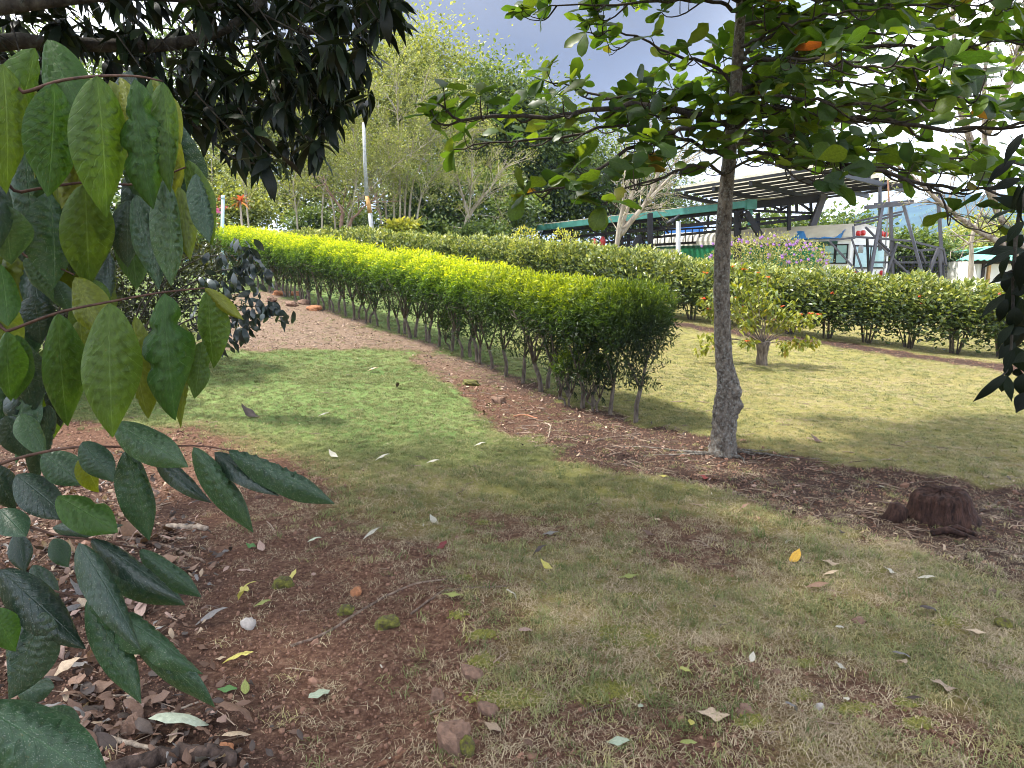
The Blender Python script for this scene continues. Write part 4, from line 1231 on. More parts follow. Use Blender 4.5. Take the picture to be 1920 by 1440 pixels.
FGL = [  # base u, v, tip u, v, width, distance, colour, shape, yaw
    (5, 120, 28, 352, 105, 1.02, 'a', 0, -25), (88, 74, 137, 195, 66, 1.04, 'a', 0, 35), (66, 90, 18, 350, 70, 1.08, 'a', 0, -40), (103, 156, 96, 364, 92, .98, 'a', 1, -12),
    (182, 142, 208, 402, 112, .95, 'a', 0, 5), (252, 148, 264, 384, 84, .97, 'a', 2, 18), (306, 154, 330, 352, 60, 1.0, 'a', 0, -28), (285, 148, 318, 270, 34, 1.08, 'y', 0, 50),
    (224, 146, 244, 225, 30, 1.08, 'y', 0, 40), (140, 148, 128, 330, 60, 1.12, 'y', 0, -35), (205, 150, 235, 340, 60, 1.14, 'y', 0, 30), (64, 168, 55, 330, 50, 1.12, 'y', 1, 30),
    (160, 345, 164, 545, 100, 1.10, 'a', 0, 4), (92, 360, 118, 535, 82, 1.14, 'b', 3, -30), (255, 365, 288, 532, 64, 1.08, 'b', 3, 20), (312, 335, 332, 530, 56, 1.05, 'b', 3, -25),
    (352, 300, 388, 458, 50, 1.08, 'a', 3, 30), (368, 325, 404, 445, 40, 1.0, 'b', 3, -35), (240, 375, 240, 500, 66, 1.2, 'd', 0, 0), (12, 385, 14, 500, 84, 1.06, 'b', 0, 10),
    (0, 495, 22, 600, 60, 1.02, 'a', 3, -25), (290, 335, 300, 470, 56, 1.18, 'y', 0, 10), (335, 350, 352, 480, 40, 1.16, 'y', 0, 25), (40, 350, 42, 480, 80, 1.25, 'd', 0, 0),
    (110, 588, 112, 812, 82, 1.02, 'a', 0, 8), (205, 568, 200, 818, 110, .98, 'a', 0, -5), (308, 550, 318, 795, 98, 1.02, 'a', 2, 12), (392, 545, 392, 690, 66, 1.06, 'a', 3, 22),
    (380, 640, 368, 745, 48, 1.1, 'a', 1, -15), (383, 540, 450, 597, 26, 1.06, 'y', 0, 20), (252, 592, 248, 785, 46, 1.12, 'y', 0, 40), (345, 605, 350, 800, 44, 1.12, 'y', 0, -30),
    (14, 622, 8, 758, 56, 1.0, 'a', 0, 20), (32, 628, 40, 748, 74, 1.05, 'a', 3, -30), (46, 484, 92, 565, 40, 1.15, 'b', 3, 30), (102, 525, 132, 582, 44, 1.2, 'b', 3, 0),
    (140, 520, 182, 625, 66, 1.12, 'y', 0, 25), (178, 525, 208, 590, 54, 1.16, 'a', 0, -20), (62, 555, 80, 645, 80, 1.25, 'd', 0, 0), (150, 600, 160, 700, 50, 1.2, 'y', 0, 0),
    (213, 792, 352, 866, 78, 1.06, 'b', 3, 0), (238, 842, 292, 1012, 70, 1.08, 'b', 3, -18), (155, 828, 212, 900, 60, 1.04, 'b', 3, 15), (152, 858, 190, 925, 50, 1.1, 'y', 0, 10),
    (292, 858, 402, 936, 50, 1.1, 'd', 0, 5), (363, 838, 482, 996, 58, 1.08, 'b', 3, 8), (402, 848, 518, 914, 56, 1.12, 'd', 0, 0), (428, 843, 622, 924, 56, 1.1, 'b', 3, 5),
    (80, 850, 152, 905, 70, 1.12, 'b', 3, 15), (40, 775, 96, 850, 66, 1.15, 'b', 0, -10), (30, 890, 130, 965, 84, 1.1, 'd', 0, 0), (108, 930, 216, 988, 80, 1.05, 'a', 1, 0),
    (0, 955, 42, 995, 64, 1.05, 'b', 0, 10), (170, 1010, 340, 1108, 60, 1.05, 'd', 0, 5), (148, 1018, 276, 1208, 76, 1.0, 'd', 0, -12), (168, 1040, 345, 1125, 76, 1.14, 'b', 3, 8),
    (262, 1030, 384, 1112, 52, 1.1, 'b', 3, 0), (98, 990, 220, 975, 50, 1.06, 'd', 0, 0), (100, 1010, 128, 1062, 44, 1.12, 'b', 0, 10), (30, 1000, 45, 1070, 46, 1.15, 'd', 0, 0),
    (166, 1120, 272, 1312, 66, 1.03, 'b', 3, -8), (168, 1120, 402, 1252, 92, 1.02, 'b', 2, 6), (240, 1172, 404, 1322, 56, 1.03, 'b', 1, 4), (0, 1068, 165, 1212, 96, .98, 'd', 0, 8), (86, 1148, 6, 1318, 110, .98, 'd', 3, -10), (-10, 1140, 26, 1225, 60, .95, 'a', 0, 20),
    (34, 1295, 88, 1282, 56, 1.05, 'b', 3, 0), (88, 1330, 148, 1350, 42, 1.1, 'b', 3, 0), (-40, 1320, 205, 1462, 150, .95, 'b', 3, 10), (-20, 1345, 135, 1370, 84, 1.0, 'd', 3, -10),
    (-30, 300, -20, 480, 90, 1.05, 'd', 0, 0), (-25, 520, -5, 720, 80, 1.06, 'y', 0, 15), (60, 460, 66, 600, 60, 1.3, 'd', 0, 20), (200, 470, 215, 560, 50, 1.3, 'd', 0, -20),
    (10, 780, 50, 860, 60, 1.2, 'd', 0, 0), (-20, 870, 30, 960, 60, 1.1, 'd', 0, 0), (60, 1060, 110, 1130, 50, 1.2, 'd', 0, 0)]
for _ in range(46):
    bu = rf.uniform(-40, 330); bv = rf.uniform(90, 760)
    if (bu > 190 and 420 < bv < 620) or (bu > 150 and bv > 560): continue
    ln_ = rf.uniform(130, 220)
    FGL.append((bu, bv, bu + rf.normal(0, 22), bv + ln_, ln_ * rf.uniform(.34, .46), rf.uniform(1.16, 1.42), 'aydbd'[int(rf.integers(0, 5))], int(rf.integers(0, 4)), rf.uniform(-40, 40)))
for (bu, bv, tu, tv, w, D, c, k, yaw) in FGL:
    a = P(bu, bv, D); e = P(tu, tv, D + rf.uniform(-.05, .02))
    d = e - a; ln = np.linalg.norm(d); d /= ln
    view = EYE - (a + e) / 2; view /= np.linalg.norm(view)
    nh = view * .8 + np.array([0, 0, .55]) + .12 * rf.normal(size=3)
    sdv = np.cross(d, nh); sdv /= np.linalg.norm(sdv)
    y_ = math.radians(yaw)
    nh2 = np.cross(sdv, d) * math.cos(y_) + sdv * math.sin(y_)
    Rm = basis(d[None], nh2[None])[0]
    wd = w / FPX * D / max(math.cos(y_), .75) * .90
    o_ = link('leaf', fgm(k, c), sap)
    o_.matrix_local = Matrix.Translation(Vector(a - sroot)) @ Matrix(Rm.tolist()).to_4x4() @ Matrix.Diagonal((wd, ln * 1.04, ln * .8, 1))
def twig(pts, r0, r1):
    q = smooth_path(np.array(pts) - sroot, 26); m = MB(); m.tube(q, np.linspace(r0, r1, 26), 8); return m.build('twig', M_RTWIG, sap, True)
mb = MB(); mb.tube(smooth_path([[0, 0, -.1], [.02, .01, .5], [-.01, .0, 1.1], [.03, .0, 1.7], [.0, .02, 2.4]], 20), np.linspace(.018, .007, 20), 8)
mb.build('stem', M_RTWIG, sap, True)
twig([sroot + [.02, 0, 1.62], P(-20, 190, 1.04), P(48, 173, 1.03), P(110, 152, 1.0), P(180, 143, .98), P(255, 143, .98), P(304, 152, 1.0)], .0032, .0012)
twig([sroot + [.02, 0, 1.25], P(-30, 640, 1.06), P(18, 620, 1.05), P(110, 586, 1.03), P(205, 566, 1.0), P(300, 549, 1.03), P(384, 540, 1.06)], .0030, .0010)
twig([sroot + [.0, 0, 1.05], P(-30, 885, 1.1), P(0, 870, 1.1), P(70, 850, 1.08), P(150, 838, 1.06), P(250, 838, 1.08), P(372, 836, 1.1), P(432, 845, 1.1)], .0032, .0010)
twig([sroot + [.0, 0, .95], P(-30, 965, 1.08), P(10, 978, 1.08), P(60, 990, 1.07), P(110, 1004, 1.06), P(172, 1012, 1.05), P(264, 1030, 1.1)], .0030, .0012)
twig([sroot + [.02, 0, 1.45], P(-20, 380, 1.1), P(40, 360, 1.1), P(160, 342, 1.12), P(260, 345, 1.1), P(352, 312, 1.08)], .0030, .0012)
twig([sroot + [.02, 0, .9], P(-30, 1075, 1.08), P(40, 1090, 1.08), P(110, 1110, 1.05), P(168, 1122, 1.03)], .0028, .0014)
twig([sroot + [.02, 0, 1.3], P(-20, 500, 1.15), P(60, 485, 1.16), P(140, 515, 1.14)], .0025, .0012)
twig([sroot + [.01, 0, .7], P(-30, 1290, .98), P(-5, 1300, .98)], .0028, .0016)

# ================================================================== dark branch hanging in from the right
rr_ = np.random.default_rng(303)
BLK = [(0.0, (0.003, 0.005, 0.003)), (1.0, (0.008, 0.015, 0.006))]
M_BLK = leaf_mat('black_green_leaf', BLK, 'object', .08, 1.4, .55, .12, veins=8, vein_amt=.2)
blk_me = [np_mesh('leaf', *leaf_arrays(.19, .42, 9, 4, .2, d_, 1.25, .7, wave=.08)[:2], [M_BLK], True, uv=leaf_arrays(.19, .42, 9, 4, .2, d_, 1.25, .7, wave=.08)[2]) for d_ in (.4, .9, 1.3)]
broot = np.array([2.95, 3.3, Hs(2.95, 3.3)])
dark = thing('dark_leafed_tree', 'slim tree mostly beyond the right edge, its dark drooping leafy branch hanging into view', 'tree', broot)
mb = MB(); mb.tube(smooth_path([[0, 0, -.15], [.02, 0, .9], [-.02, .02, 1.9], [.03, 0, 2.9], [0, 0, 3.6]], 20), np.linspace(.05, .015, 20), 9); mb.build('trunk', M_DBARK, dark, True)
def dtw(pts, r0, r1):
    q = smooth_path(np.array(pts) - broot, 18); m = MB(); m.tube(q, np.linspace(r0, r1, 18), 6); m.build('branch', M_DBARK, dark, True)
dtw([broot + [0, 0, 2.3], P(1960, 260, 3.0), P(1930, 330, 2.95), P(1908, 420, 2.9), P(1900, 520, 2.9), P(1898, 620, 2.9), P(1890, 690, 2.9), P(1868, 712, 2.9)], .012, .004)
dtw([broot + [0, 0, 1.9], P(1990, 420, 3.0), P(1950, 470, 2.95), P(1915, 500, 2.9), P(1890, 510, 2.9)], .009, .004)
dtw([broot + [0, 0, 1.4], P(1990, 560, 3.0), P(1940, 590, 3.0), P(1910, 600, 2.95), P(1885, 605, 2.9)], .009, .004)
BL = [(1905, 300, 1850, 318, 26), (1915, 335, 1858, 350, 28), (1925, 345, 1865, 420, 30), (1910, 345, 1908, 400, 26), (1905, 392, 1852, 392, 26), (1920, 415, 1880, 445, 30), (1920, 300, 1955, 360, 30),
      (1918, 440, 1888, 470, 34), (1925, 470, 1842, 462, 34), (1905, 468, 1848, 490, 22), (1895, 480, 1852, 515, 26), (1922, 470, 1905, 540, 34), (1900, 512, 1866, 506, 18), (1906, 512, 1868, 522, 16),
      (1898, 505, 1888, 555, 44), (1905, 525, 1888, 590, 30), (1892, 548, 1836, 584, 30), (1888, 560, 1864, 605, 26), (1900, 555, 1920, 600, 40), (1905, 575, 1902, 620, 36), (1902, 608, 1858, 632, 26),
      (1908, 612, 1884, 645, 34), (1915, 600, 1930, 680, 40), (1902, 640, 1878, 668, 34), (1900, 655, 1880, 692, 30), (1906, 650, 1912, 700, 40), (1895, 680, 1882, 706, 22), (1910, 690, 1902, 722, 26),
      (1888, 703, 1832, 748, 22), (1886, 704, 1866, 740, 22), (1888, 704, 1894, 747, 22), (1884, 702, 1836, 728, 12), (1920, 700, 1916, 740, 40), (1930, 735, 1908, 765, 40), (1912, 470, 1940, 520, 40),
      (1930, 540, 1895, 545, 30), (1925, 620, 1890, 615, 30), (1930, 390, 1890, 372, 30), (1918, 250, 1880, 285, 24), (1935, 660, 1900, 675, 34), (1905, 440, 1870, 432, 20), (1915, 560, 1935, 640, 44), (1910, 480, 1895, 520, 36)]
for (bu, bv, tu, tv, w) in BL:
    D = 2.9 + rr_.uniform(-.12, .15)
    a = P(bu, bv, D); e = P(tu, tv, D + rr_.uniform(-.06, .06)); d = e - a; ln = np.linalg.norm(d); d /= ln
    view = EYE - a; view /= np.linalg.norm(view)
    nh = view * .9 + np.array([0, 0, .9]) + rr_.normal(0, .35, 3)
    Rm = basis(d[None], nh[None])[0]
    o_ = link('leaf', blk_me[int(rr_.integers(0, 3))], dark)
    s = max(ln * 1.12, .06)
    o_.matrix_local = Matrix.Translation(Vector(a - broot)) @ Matrix(Rm.tolist()).to_4x4() @ Matrix.Diagonal((max(w / FPX * D * 2.0, s * .55), s, s, 1))
# the same tree goes on beyond the edge and above
mm = 700
c0 = np.stack([rr_.normal(.35, .5, mm), rr_.normal(0, .5, mm), rr_.uniform(.9, 3.9, mm)], 1)
uu, vv, ff = project(c0 + broot); kk = (uu > 1960) | (vv < -60); c0 = c0[kk]; mm = len(c0)
R = basis(rr_.normal(0, .6, (mm, 3)) + np.array([0, 0, -.7]), rand_dir(mm, rr_) + np.array([0, 0, .7]))
V, Q, A, _ = stamp(leaf_arrays(.19, .42, 3, 2, .2, .8, 1.2, .7), c0, R, rr_.uniform(.12, .2, mm), rr_.uniform(0, 1, mm))
fo = link('foliage', np_mesh('foliage', V, Q, [M_MANS], True, {'tint': A}), dark); fo['kind'] = 'stuff'

# ================================================================== glossy dark bush by the path and the low bush behind the sapling
M_GLOS = leaf_mat('glossy_dark_leaf', [(0.0, (0.010, 0.018, 0.018)), (1.0, (0.028, 0.045, 0.042))], 'tint', .08, 1.2, .30, .6)
gr = Gp(395, 705); gr = np.array([gr[0] - .35, gr[1] - 1.6, 0]); gr[2] = Hs(gr[0], gr[1])
glossy = thing('glossy_bush', 'dark bush with drooping blue-black glossy leaves beside the gravel path', 'bush', gr)
rg = np.random.default_rng(404)
cl = []
for u, v, n_ in [(455, 480, 9), (440, 500, 10), (470, 500, 8), (500, 505, 7), (430, 530, 9), (450, 515, 7), (480, 540, 5), (505, 575, 9), (520, 590, 6), (480, 585, 9), (460, 600, 9), (450, 620, 9), (435, 600, 7), (470, 560, 5),
                 (415, 480, 8), (410, 560, 10), (400, 610, 10), (420, 640, 8), (390, 520, 9), (380, 580, 9), (445, 460, 5), (465, 465, 4), (540, 590, 2)]:
    for _ in range(int(n_ * 1.6)): cl.append(P(u + rg.normal(0, 9), v + rg.normal(0, 8), gr[1] + rg.normal(0, .12)))
cl = np.array(cl); m = len(cl)
ld = np.stack([rg.normal(.25, .5, m), rg.normal(0, .4, m), rg.uniform(-1.3, -.1, m)], 1)
R = basis(ld, rand_dir(m, rg) * .8 + np.array([0, -.3, .8]))
V, Q, A, _ = stamp(leaf_arrays(.21, .5, 6, 2, .25, .8, 1.0, .7, wave=.2), cl - gr, R, rg.uniform(.10, .18, m), rg.uniform(0, 1, m))
fo = link('foliage', np_mesh('foliage', V, Q, [M_GLOS], True, {'tint': A}), glossy); fo['kind'] = 'stuff'
mb = MB()
for e in ((515, 575), (500, 505), (455, 480), (400, 560), (460, 600), (415, 480), (540, 592)):
    tp_ = P(e[0], e[1], gr[1]) - gr
    mb.tube(smooth_path([(0, 0, -.05), tp_ * [.25, .3, .65], tp_ * [.65, .6, .97], tp_], 12), np.linspace(.014, .003, 12), 5)
st_ = mb.build('stems', M_DBARK, glossy, True); st_['kind'] = 'stuff'

M_OLIVE = leaf_mat('small_olive_leaf', [(0.0, (0.009, 0.013, 0.006)), (.6, (0.026, 0.034, 0.011)), (1.0, (0.08, 0.09, 0.03))], 'tint', .2, 1.3, .45)
M_LBARK = bark_mat('light_bark', (0.12, 0.095, 0.07), (0.36, 0.30, 0.23), 14, .6, patch=(.42, .38, .32))
def leafy_bush(name, label, cat, loc, half, zc, n, mat, ll=(.035, .06), wid=(.4, .55), seed=1, stems=8, low=.1, group=None, rz=0.0, e=2.6):
    b_ = thing(name, label, cat, loc, rz, group)
    V, Q, A = broad_foliage(seed, half, zc, n, ll, wid, low, e)
    f_ = link('foliage', np_mesh('foliage', V, Q, [mat], False, {'tint': A}), b_); f_['kind'] = 'stuff'
    r = np.random.default_rng(seed); m_ = MB()
    for k in range(stems):
        a = r.uniform(0, 6.28); q = r.uniform(.3, .8)
        e = np.array([half[0] * q * math.cos(a), half[1] * q * math.sin(a), zc + half[2] * r.uniform(0, .7)])
        m_.tube(smooth_path([(0, 0, -.1), e * [.3, .3, .45] + r.normal(0, .03, 3), e], 8), np.linspace(.010 + .012 * half[2], .004, 8), 5)
    s_ = m_.build('stems', M_STEM, b_, True); s_['kind'] = 'stuff'
    return b_
p = Gp(265, 700); p[0] -= .1
leafy_bush('olive_bush', 'twiggy olive bush with tiny leaves behind the hanging sapling leaves', 'bush', (p[0] - .15, p[1] + .6, Hs(p[0] - .15, p[1] + .6)), (1.15, .8, .80), 1.05, 9500, M_OLIVE, (.055, .095), seed=33, stems=14, low=.35)
p = Gp(60, 760)
leafy_bush('olive_bush', 'small-leaved shadowy bush at the left edge behind the sapling', 'bush', (p[0] - .3, p[1] + .5, Hs(p[0] - .3, p[1] + .5)), (1.0, .7, .95), 1.15, 8000, M_OLIVE, (.06, .10), seed=34, stems=10, low=.3)

# ================================================================== red-tipped bush on the right lawn
M_POIN = leaf_mat('poinsettia_leaf', [(0.0, (0.08, 0.12, 0.02)), (.45, (0.19, 0.22, 0.03)), (.8, (0.32, 0.31, 0.05)), (1.0, (0.36, 0.24, 0.06))], 'tint', .35, 1.3, .45)
M_BRACT = leaf_mat('red_bract', [(0, (.5, .05, .03)), (1, (.7, .22, .12))], 'tint', .3)
M_STUB = bark_mat('stub_bark', (0.06, 0.045, 0.035), (0.26, 0.21, 0.17), 30, .9)
pb = Gp(1429, 682); PYY = pb[1]
poin = thing('red_tipped_bush', 'loose yellow-green bush with red-tipped shoots fanning from a cut stub on the lawn', 'bush', pb)
mb = MB(); h_ = 44 / FPX * PYY
mb.tube([(0, 0, -.08), (0, 0, .03), (-.005, 0, h_ * .4), (.0, 0, h_ * .75), (-.01, 0, h_)], [.105, .095, .085, .10, .115], 12, rough=.12, rng=rg)
for k in range(5):
    a = k * 1.26; mb.tube([(0.04 * math.cos(a), .04 * math.sin(a), h_ * .7), (.10 * math.cos(a), .09 * math.sin(a), h_ * 1.02)], [.04, .035], 8)
mb.build('stub', M_STUB, poin, True)
rp_ = np.random.default_rng(505); mb = MB(); LPs, LDs, BRs = [], [], []
tips = [(1322, 512, .1), (1345, 500, -.1), (1372, 500, .2), (1395, 505, -.2), (1420, 512, 0), (1440, 520, .2), (1318, 560, .0), (1340, 545, -.2), (1385, 540, .0), (1410, 540, .25), (1455, 545, -.1), (1465, 575, .1),
        (1488, 572, -.1), (1500, 590, .1), (1520, 588, .0), (1535, 590, .1), (1320, 632, -.1), (1310, 655, 0), (1338, 640, .1), (1395, 605, -.3), (1415, 598, 0), (1370, 580, 0), (1345, 600, .1),
        (1400, 640, -.3), (1470, 650, -.2), (1500, 645, -.1), (1525, 640, 0), (1450, 600, .1), (1440, 565, 0), (1375, 560, -.2), (1330, 580, 0), (1360, 530, .1), (1430, 545, .1), (1480, 600, 0), (1420, 570, .2), (1395, 575, .1)]
for k, (u, v, dy) in enumerate(tips):
    e = P(u, v, PYY + dy * 2) - pb
    q = smooth_path([(0, 0, h_ * .9), (e[0] * .58, e[1] * .6, h_ + (e[2] - h_) * .42 + .03), e], 12)
    mb.tube(q, np.linspace(.0075, .0035, 12), 5)
    for w in range(44):
        s = int(rp_.integers(8, 12)); LPs.append(q[s] + rp_.normal(0, .045, 3)); a = rp_.uniform(0, 6.28)
        LDs.append([math.cos(a), math.sin(a), rp_.uniform(-1.1, .3)])
    if k in (0, 1, 2, 3, 4, 5, 6, 7, 11, 13, 15, 27, 29) or rp_.uniform() < .12: BRs.append(e)
mb.build('shoots', M_STUB, poin, True)['kind'] = 'stuff'
LPs = np.array(LPs); m = len(LPs)
R = basis(np.array(LDs), np.array([0, 0, 1.0]) + rp_.normal(0, .4, (m, 3)))
V, Q, A, _ = stamp(leaf_arrays(.2, .45, 3, 2, .2, .7, 1.0, .8), LPs, R, rp_.uniform(.08, .14, m), np.clip(rp_.normal(.45, .22, m) - .25 * (LPs[:, 2] - .7), 0, 1))
link('foliage', np_mesh('foliage', V, Q, [M_POIN], True, {'tint': A}), poin)['kind'] = 'stuff'
for e in BRs:
    n = 12; a = rp_.uniform(0, 6.28, n)
    d = np.stack([np.cos(a), np.sin(a), rp_.uniform(-.1, .6, n)], 1)
    V, Q, A, _ = stamp(LEAF_FAR, np.tile(e, (n, 1)), basis(d, np.array([0, 0, 1.0])), np.stack([np.full(n, .022), rp_.uniform(.04, .07, n), np.full(n, .05)], 1), rp_.uniform(0, 1, n))
    link('bract', np_mesh('bract', V, Q, [M_BRACT], False, {'tint': A}), poin)
# ================================================================== mountains far beyond the valley
M_MTN = paint('forested_mountain', (0.030, 0.055, 0.026), .95, var=.45, scale=.012)
def ridge(name, prof, R0, R1, zb, seed):
    """prof: azimuth pixel -> skyline pixel; slopes from distance R0 up to the crest at R1 and down behind"""
    us = np.linspace(-2600, 3600, 260); vs = np.interp(us, [p[0] for p in prof], [p[1] for p in prof])
    rad = np.concatenate([np.linspace(R0, R1, 16), [R1 * 1.12, R1 * 1.3]])
    V = []
    for k, rr in enumerate(rad):
        tt = min((rr - R0) / (R1 - R0), 1.0)
        for u, v in zip(us, vs):
            v2 = v - 4 * (fbm(np.array([u * .02]), np.array([seed * 1.0]), 4, seed)[0] - .5) * 6
            az = math.atan((u - 960) / FPX)
            zc = EYE[2] + (500 - v2) / FPX * R1 * math.cos(az)
            x, y = rr * math.sin(az) , rr * math.cos(az)
            z = zb + (zc - zb) * (tt ** 1.15 if rr <= R1 else max(0, 1 - (rr / R1 - 1) / .3))
            z += (fbm(np.array([x * .006]), np.array([y * .006]), 4, seed + 3)[0] - .5) * 90 * tt * (1 - tt) * 2
            V.append((x, y, z))
    m = len(us); ii = np.arange(len(rad) - 1)[:, None] * m + np.arange(m - 1)[None]
    o_ = link(name, np_mesh(name, np.array(V), np.stack([ii, ii + 1, ii + m + 1, ii + m], -1).reshape(-1, 4), [M_MTN], True))
    tag(o_, kind='structure'); return o_
ridge('mountain', [(-2600, 470), (900, 468), (1300, 455), (1480, 436), (1560, 415), (1610, 398), (1660, 396), (1720, 372), (1780, 366), (1850, 372), (1950, 380), (2200, 360), (3600, 420)], 900, 2000, -45, 5)

# ================================================================== trees behind the far hedge
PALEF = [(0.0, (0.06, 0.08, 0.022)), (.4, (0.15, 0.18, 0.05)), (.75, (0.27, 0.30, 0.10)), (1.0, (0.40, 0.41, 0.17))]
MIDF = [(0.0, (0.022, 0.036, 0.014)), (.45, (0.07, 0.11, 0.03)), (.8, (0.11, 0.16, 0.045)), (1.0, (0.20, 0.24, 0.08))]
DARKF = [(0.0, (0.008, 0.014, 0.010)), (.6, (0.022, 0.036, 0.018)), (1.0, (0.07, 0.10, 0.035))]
YELF = [(0.0, (0.08, 0.11, 0.02)), (.5, (0.22, 0.26, 0.04)), (1.0, (0.45, 0.42, 0.09))]
M_PF = leaf_mat('pale_tree_leaf', PALEF, trans=.3, rough=.5); M_MF = leaf_mat('mid_tree_leaf', MIDF, trans=.3, rough=.45)
M_DF = leaf_mat('dark_tree_leaf', DARKF, trans=.15, rough=.5); M_YF = leaf_mat('yellow_green_leaf', YELF, trans=.3, rough=.45)
M_TB = bark_mat('far_bark', (0.045, 0.035, 0.028), (0.18, 0.15, 0.12), 6, .4)
M_PB = bark_mat('pale_far_bark', (0.20, 0.165, 0.12), (0.46, 0.41, 0.33), 6, .4)

def far_tree(label, base_uv, Y, blobs, n, mat, bark, leaf=.16, trunk=.16, wid=(.45, .75), seed=1, name='tree', group='trees behind the far hedge', lean=0, limbs=9, dens_clump=55, spread=.42, cat='tree'):
    """blobs in pixels (u, v, half width, half height, offset in depth) round which leaf clumps gather"""
    r = np.random.default_rng(seed)
    b0 = P(base_uv[0], base_uv[1], Y); b0[2] = Hs(b0[0], b0[1])
    t_ = thing(name, label, cat, b0, 0, group)
    cen = []; 
    area = sum(b[2] * b[3] for b in blobs)
    nc = max(6, n // dens_clump)
    for (u, v, a, h, dy) in blobs:
        k = max(2, int(nc * a * h / area)); d = rand_dir(k, r) * (r.uniform(.35, 1, k) ** .5)[:, None]
        c = P(u, v, Y + dy); sc = np.array([a, a * .8, h]) / FPX * (Y + dy)
        cen.append(c + d * sc)
    cen = np.concatenate(cen) - b0
    m = MB(); top = cen[:, 2].max()
    ctr = np.array([cen[:, 0].mean(), cen[:, 1].mean()])
    zf = max(.8, np.percentile(cen[:, 2], 12) * .75)
    tk = smooth_path([(0, 0, -.3), (.02 + lean * .3, 0, zf * .5), (ctr[0] * .35 + lean, ctr[1] * .3, zf), (ctr[0] * .8, ctr[1] * .7, (zf + top) / 2), (ctr[0], ctr[1], top * .93)], 18)
    m.tube(tk, np.linspace(trunk, trunk * .15, 18), 8, rough=.05, rng=r)
    m.build('trunk', bark, t_, True)
    lm = MB()
    for c in cen[r.permutation(len(cen))[:limbs * 3]]:
        i = int(np.clip(np.searchsorted(tk[:, 2], c[2] * .62), 5, 15)); s = tk[i]
        lm.tube(smooth_path([s, (s + c) / 2 + np.array([0, 0, -.1 * np.linalg.norm(c - s) * .5]), c], 7), np.linspace(trunk * .34, trunk * .06, 7), 4, cap=False)
    lm.build('limbs', bark, t_, True)['kind'] = 'stuff'
    n = int(n * 2.4); leaf = leaf * 1.22; per = n // len(cen)
    rad = spread * (Y / 30)
    off = r.normal(size=(len(cen), per, 3)) * np.array([1, 1, .62]) * rad * r.uniform(.6, 1.3, (len(cen), 1, 1))
    pos = (cen[:, None] + off).reshape(-1, 3); q = len(pos)
    ld = off.reshape(-1, 3) / (rad + .01) * .6 + np.array([0, 0, -.15]) + r.normal(size=(q, 3)) * .6
    R = basis(ld, np.array([0, 0, 1.0]) + r.normal(size=(q, 3)) * .6)
    ln = leaf * r.uniform(.65, 1.3, q)
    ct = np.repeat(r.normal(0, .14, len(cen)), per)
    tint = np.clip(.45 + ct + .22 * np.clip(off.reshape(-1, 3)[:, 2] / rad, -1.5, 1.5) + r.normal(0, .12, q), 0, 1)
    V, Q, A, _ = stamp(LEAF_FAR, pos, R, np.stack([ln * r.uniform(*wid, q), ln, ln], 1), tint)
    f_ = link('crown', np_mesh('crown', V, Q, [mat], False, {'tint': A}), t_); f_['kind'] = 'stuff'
    return t_

far_tree('tallest pale green tree with a feathery crown beside the open sky', (735, 440), 40, [(780, 120, 75, 65, 0), (700, 180, 95, 90, 0), (840, 175, 50, 80, 1), (640, 260, 90, 90, -1), (760, 260, 80, 60, 1), (865, 255, 40, 60, 0), (610, 150, 60, 60, 1)], 17000, M_PF, M_PB, .17, .2, seed=1, spread=.75)
far_tree('rounded mid green tree right of the tallest pale tree', (930, 440), 38, [(930, 190, 60, 45, 0), (985, 240, 55, 60, 0), (890, 260, 60, 55, 0), (1040, 290, 45, 50, 1), (960, 310, 60, 30, 1)], 12000, M_MF, M_TB, .19, .16, seed=2, spread=.8)
far_tree('tree of dark layered leaf pads with sky showing between them', (880, 450), 33, [(800, 345, 55, 22, 0), (860, 390, 50, 20, 0), (905, 345, 45, 20, 1), (960, 395, 35, 20, 0), (790, 400, 40, 16, 1)], 3600, M_MF, M_TB, .17, .12, seed=3, limbs=6, spread=.45)
far_tree('dark almost black tree in the shade left of the slanting pale stem', (800, 455), 36, [(790, 420, 55, 32, 0), (850, 430, 45, 24, 1), (750, 410, 30, 35, 0)], 4200, M_DF, M_TB, .16, .1, seed=4, limbs=7, spread=.45)
far_tree('bluish green spreading tree behind the end of the carport roof', (965, 455), 45, [(1000, 360, 50, 35, 0), (950, 420, 50, 26, 0), (1050, 350, 45, 40, 1), (1060, 400, 45, 35, 2)], 6000, M_MF, M_TB, .2, .13, seed=5, spread=.5)
far_tree('leafy tree filling the gap over the left end of the carport', (1120, 460), 44, [(1110, 330, 60, 60, 0), (1190, 350, 55, 50, 0), (1060, 260, 40, 40, 0), (1150, 410, 80, 40, 0), (1240, 400, 50, 45, 0)], 9000, M_MF, M_TB, .19, .15, seed=6, spread=.7)
far_tree('yellow-green tree showing through the dark branches on the left', (560, 440), 36, [(560, 250, 70, 90, 0), (480, 210, 80, 80, 1), (640, 330, 60, 60, -1), (520, 350, 60, 50, 0)], 9000, M_PF, M_PB, .16, .15, seed=7, spread=.65)
far_tree('green tree far left glimpsed through the overhanging branches', (330, 470), 34, [(330, 180, 130, 110, 0), (180, 240, 130, 110, 1), (430, 330, 70, 60, 0), (60, 200, 130, 130, 0)], 9000, M_MF, M_TB, .2, .2, seed=8, spread=.8)
far_tree('pale green tree behind the red plants at the head of the path', (400, 460), 30, [(420, 400, 60, 38, 0), (360, 340, 70, 60, 1), (470, 380, 50, 40, 0)], 5000, M_PF, M_PB, .13, .06, seed=16, limbs=5, spread=.5)
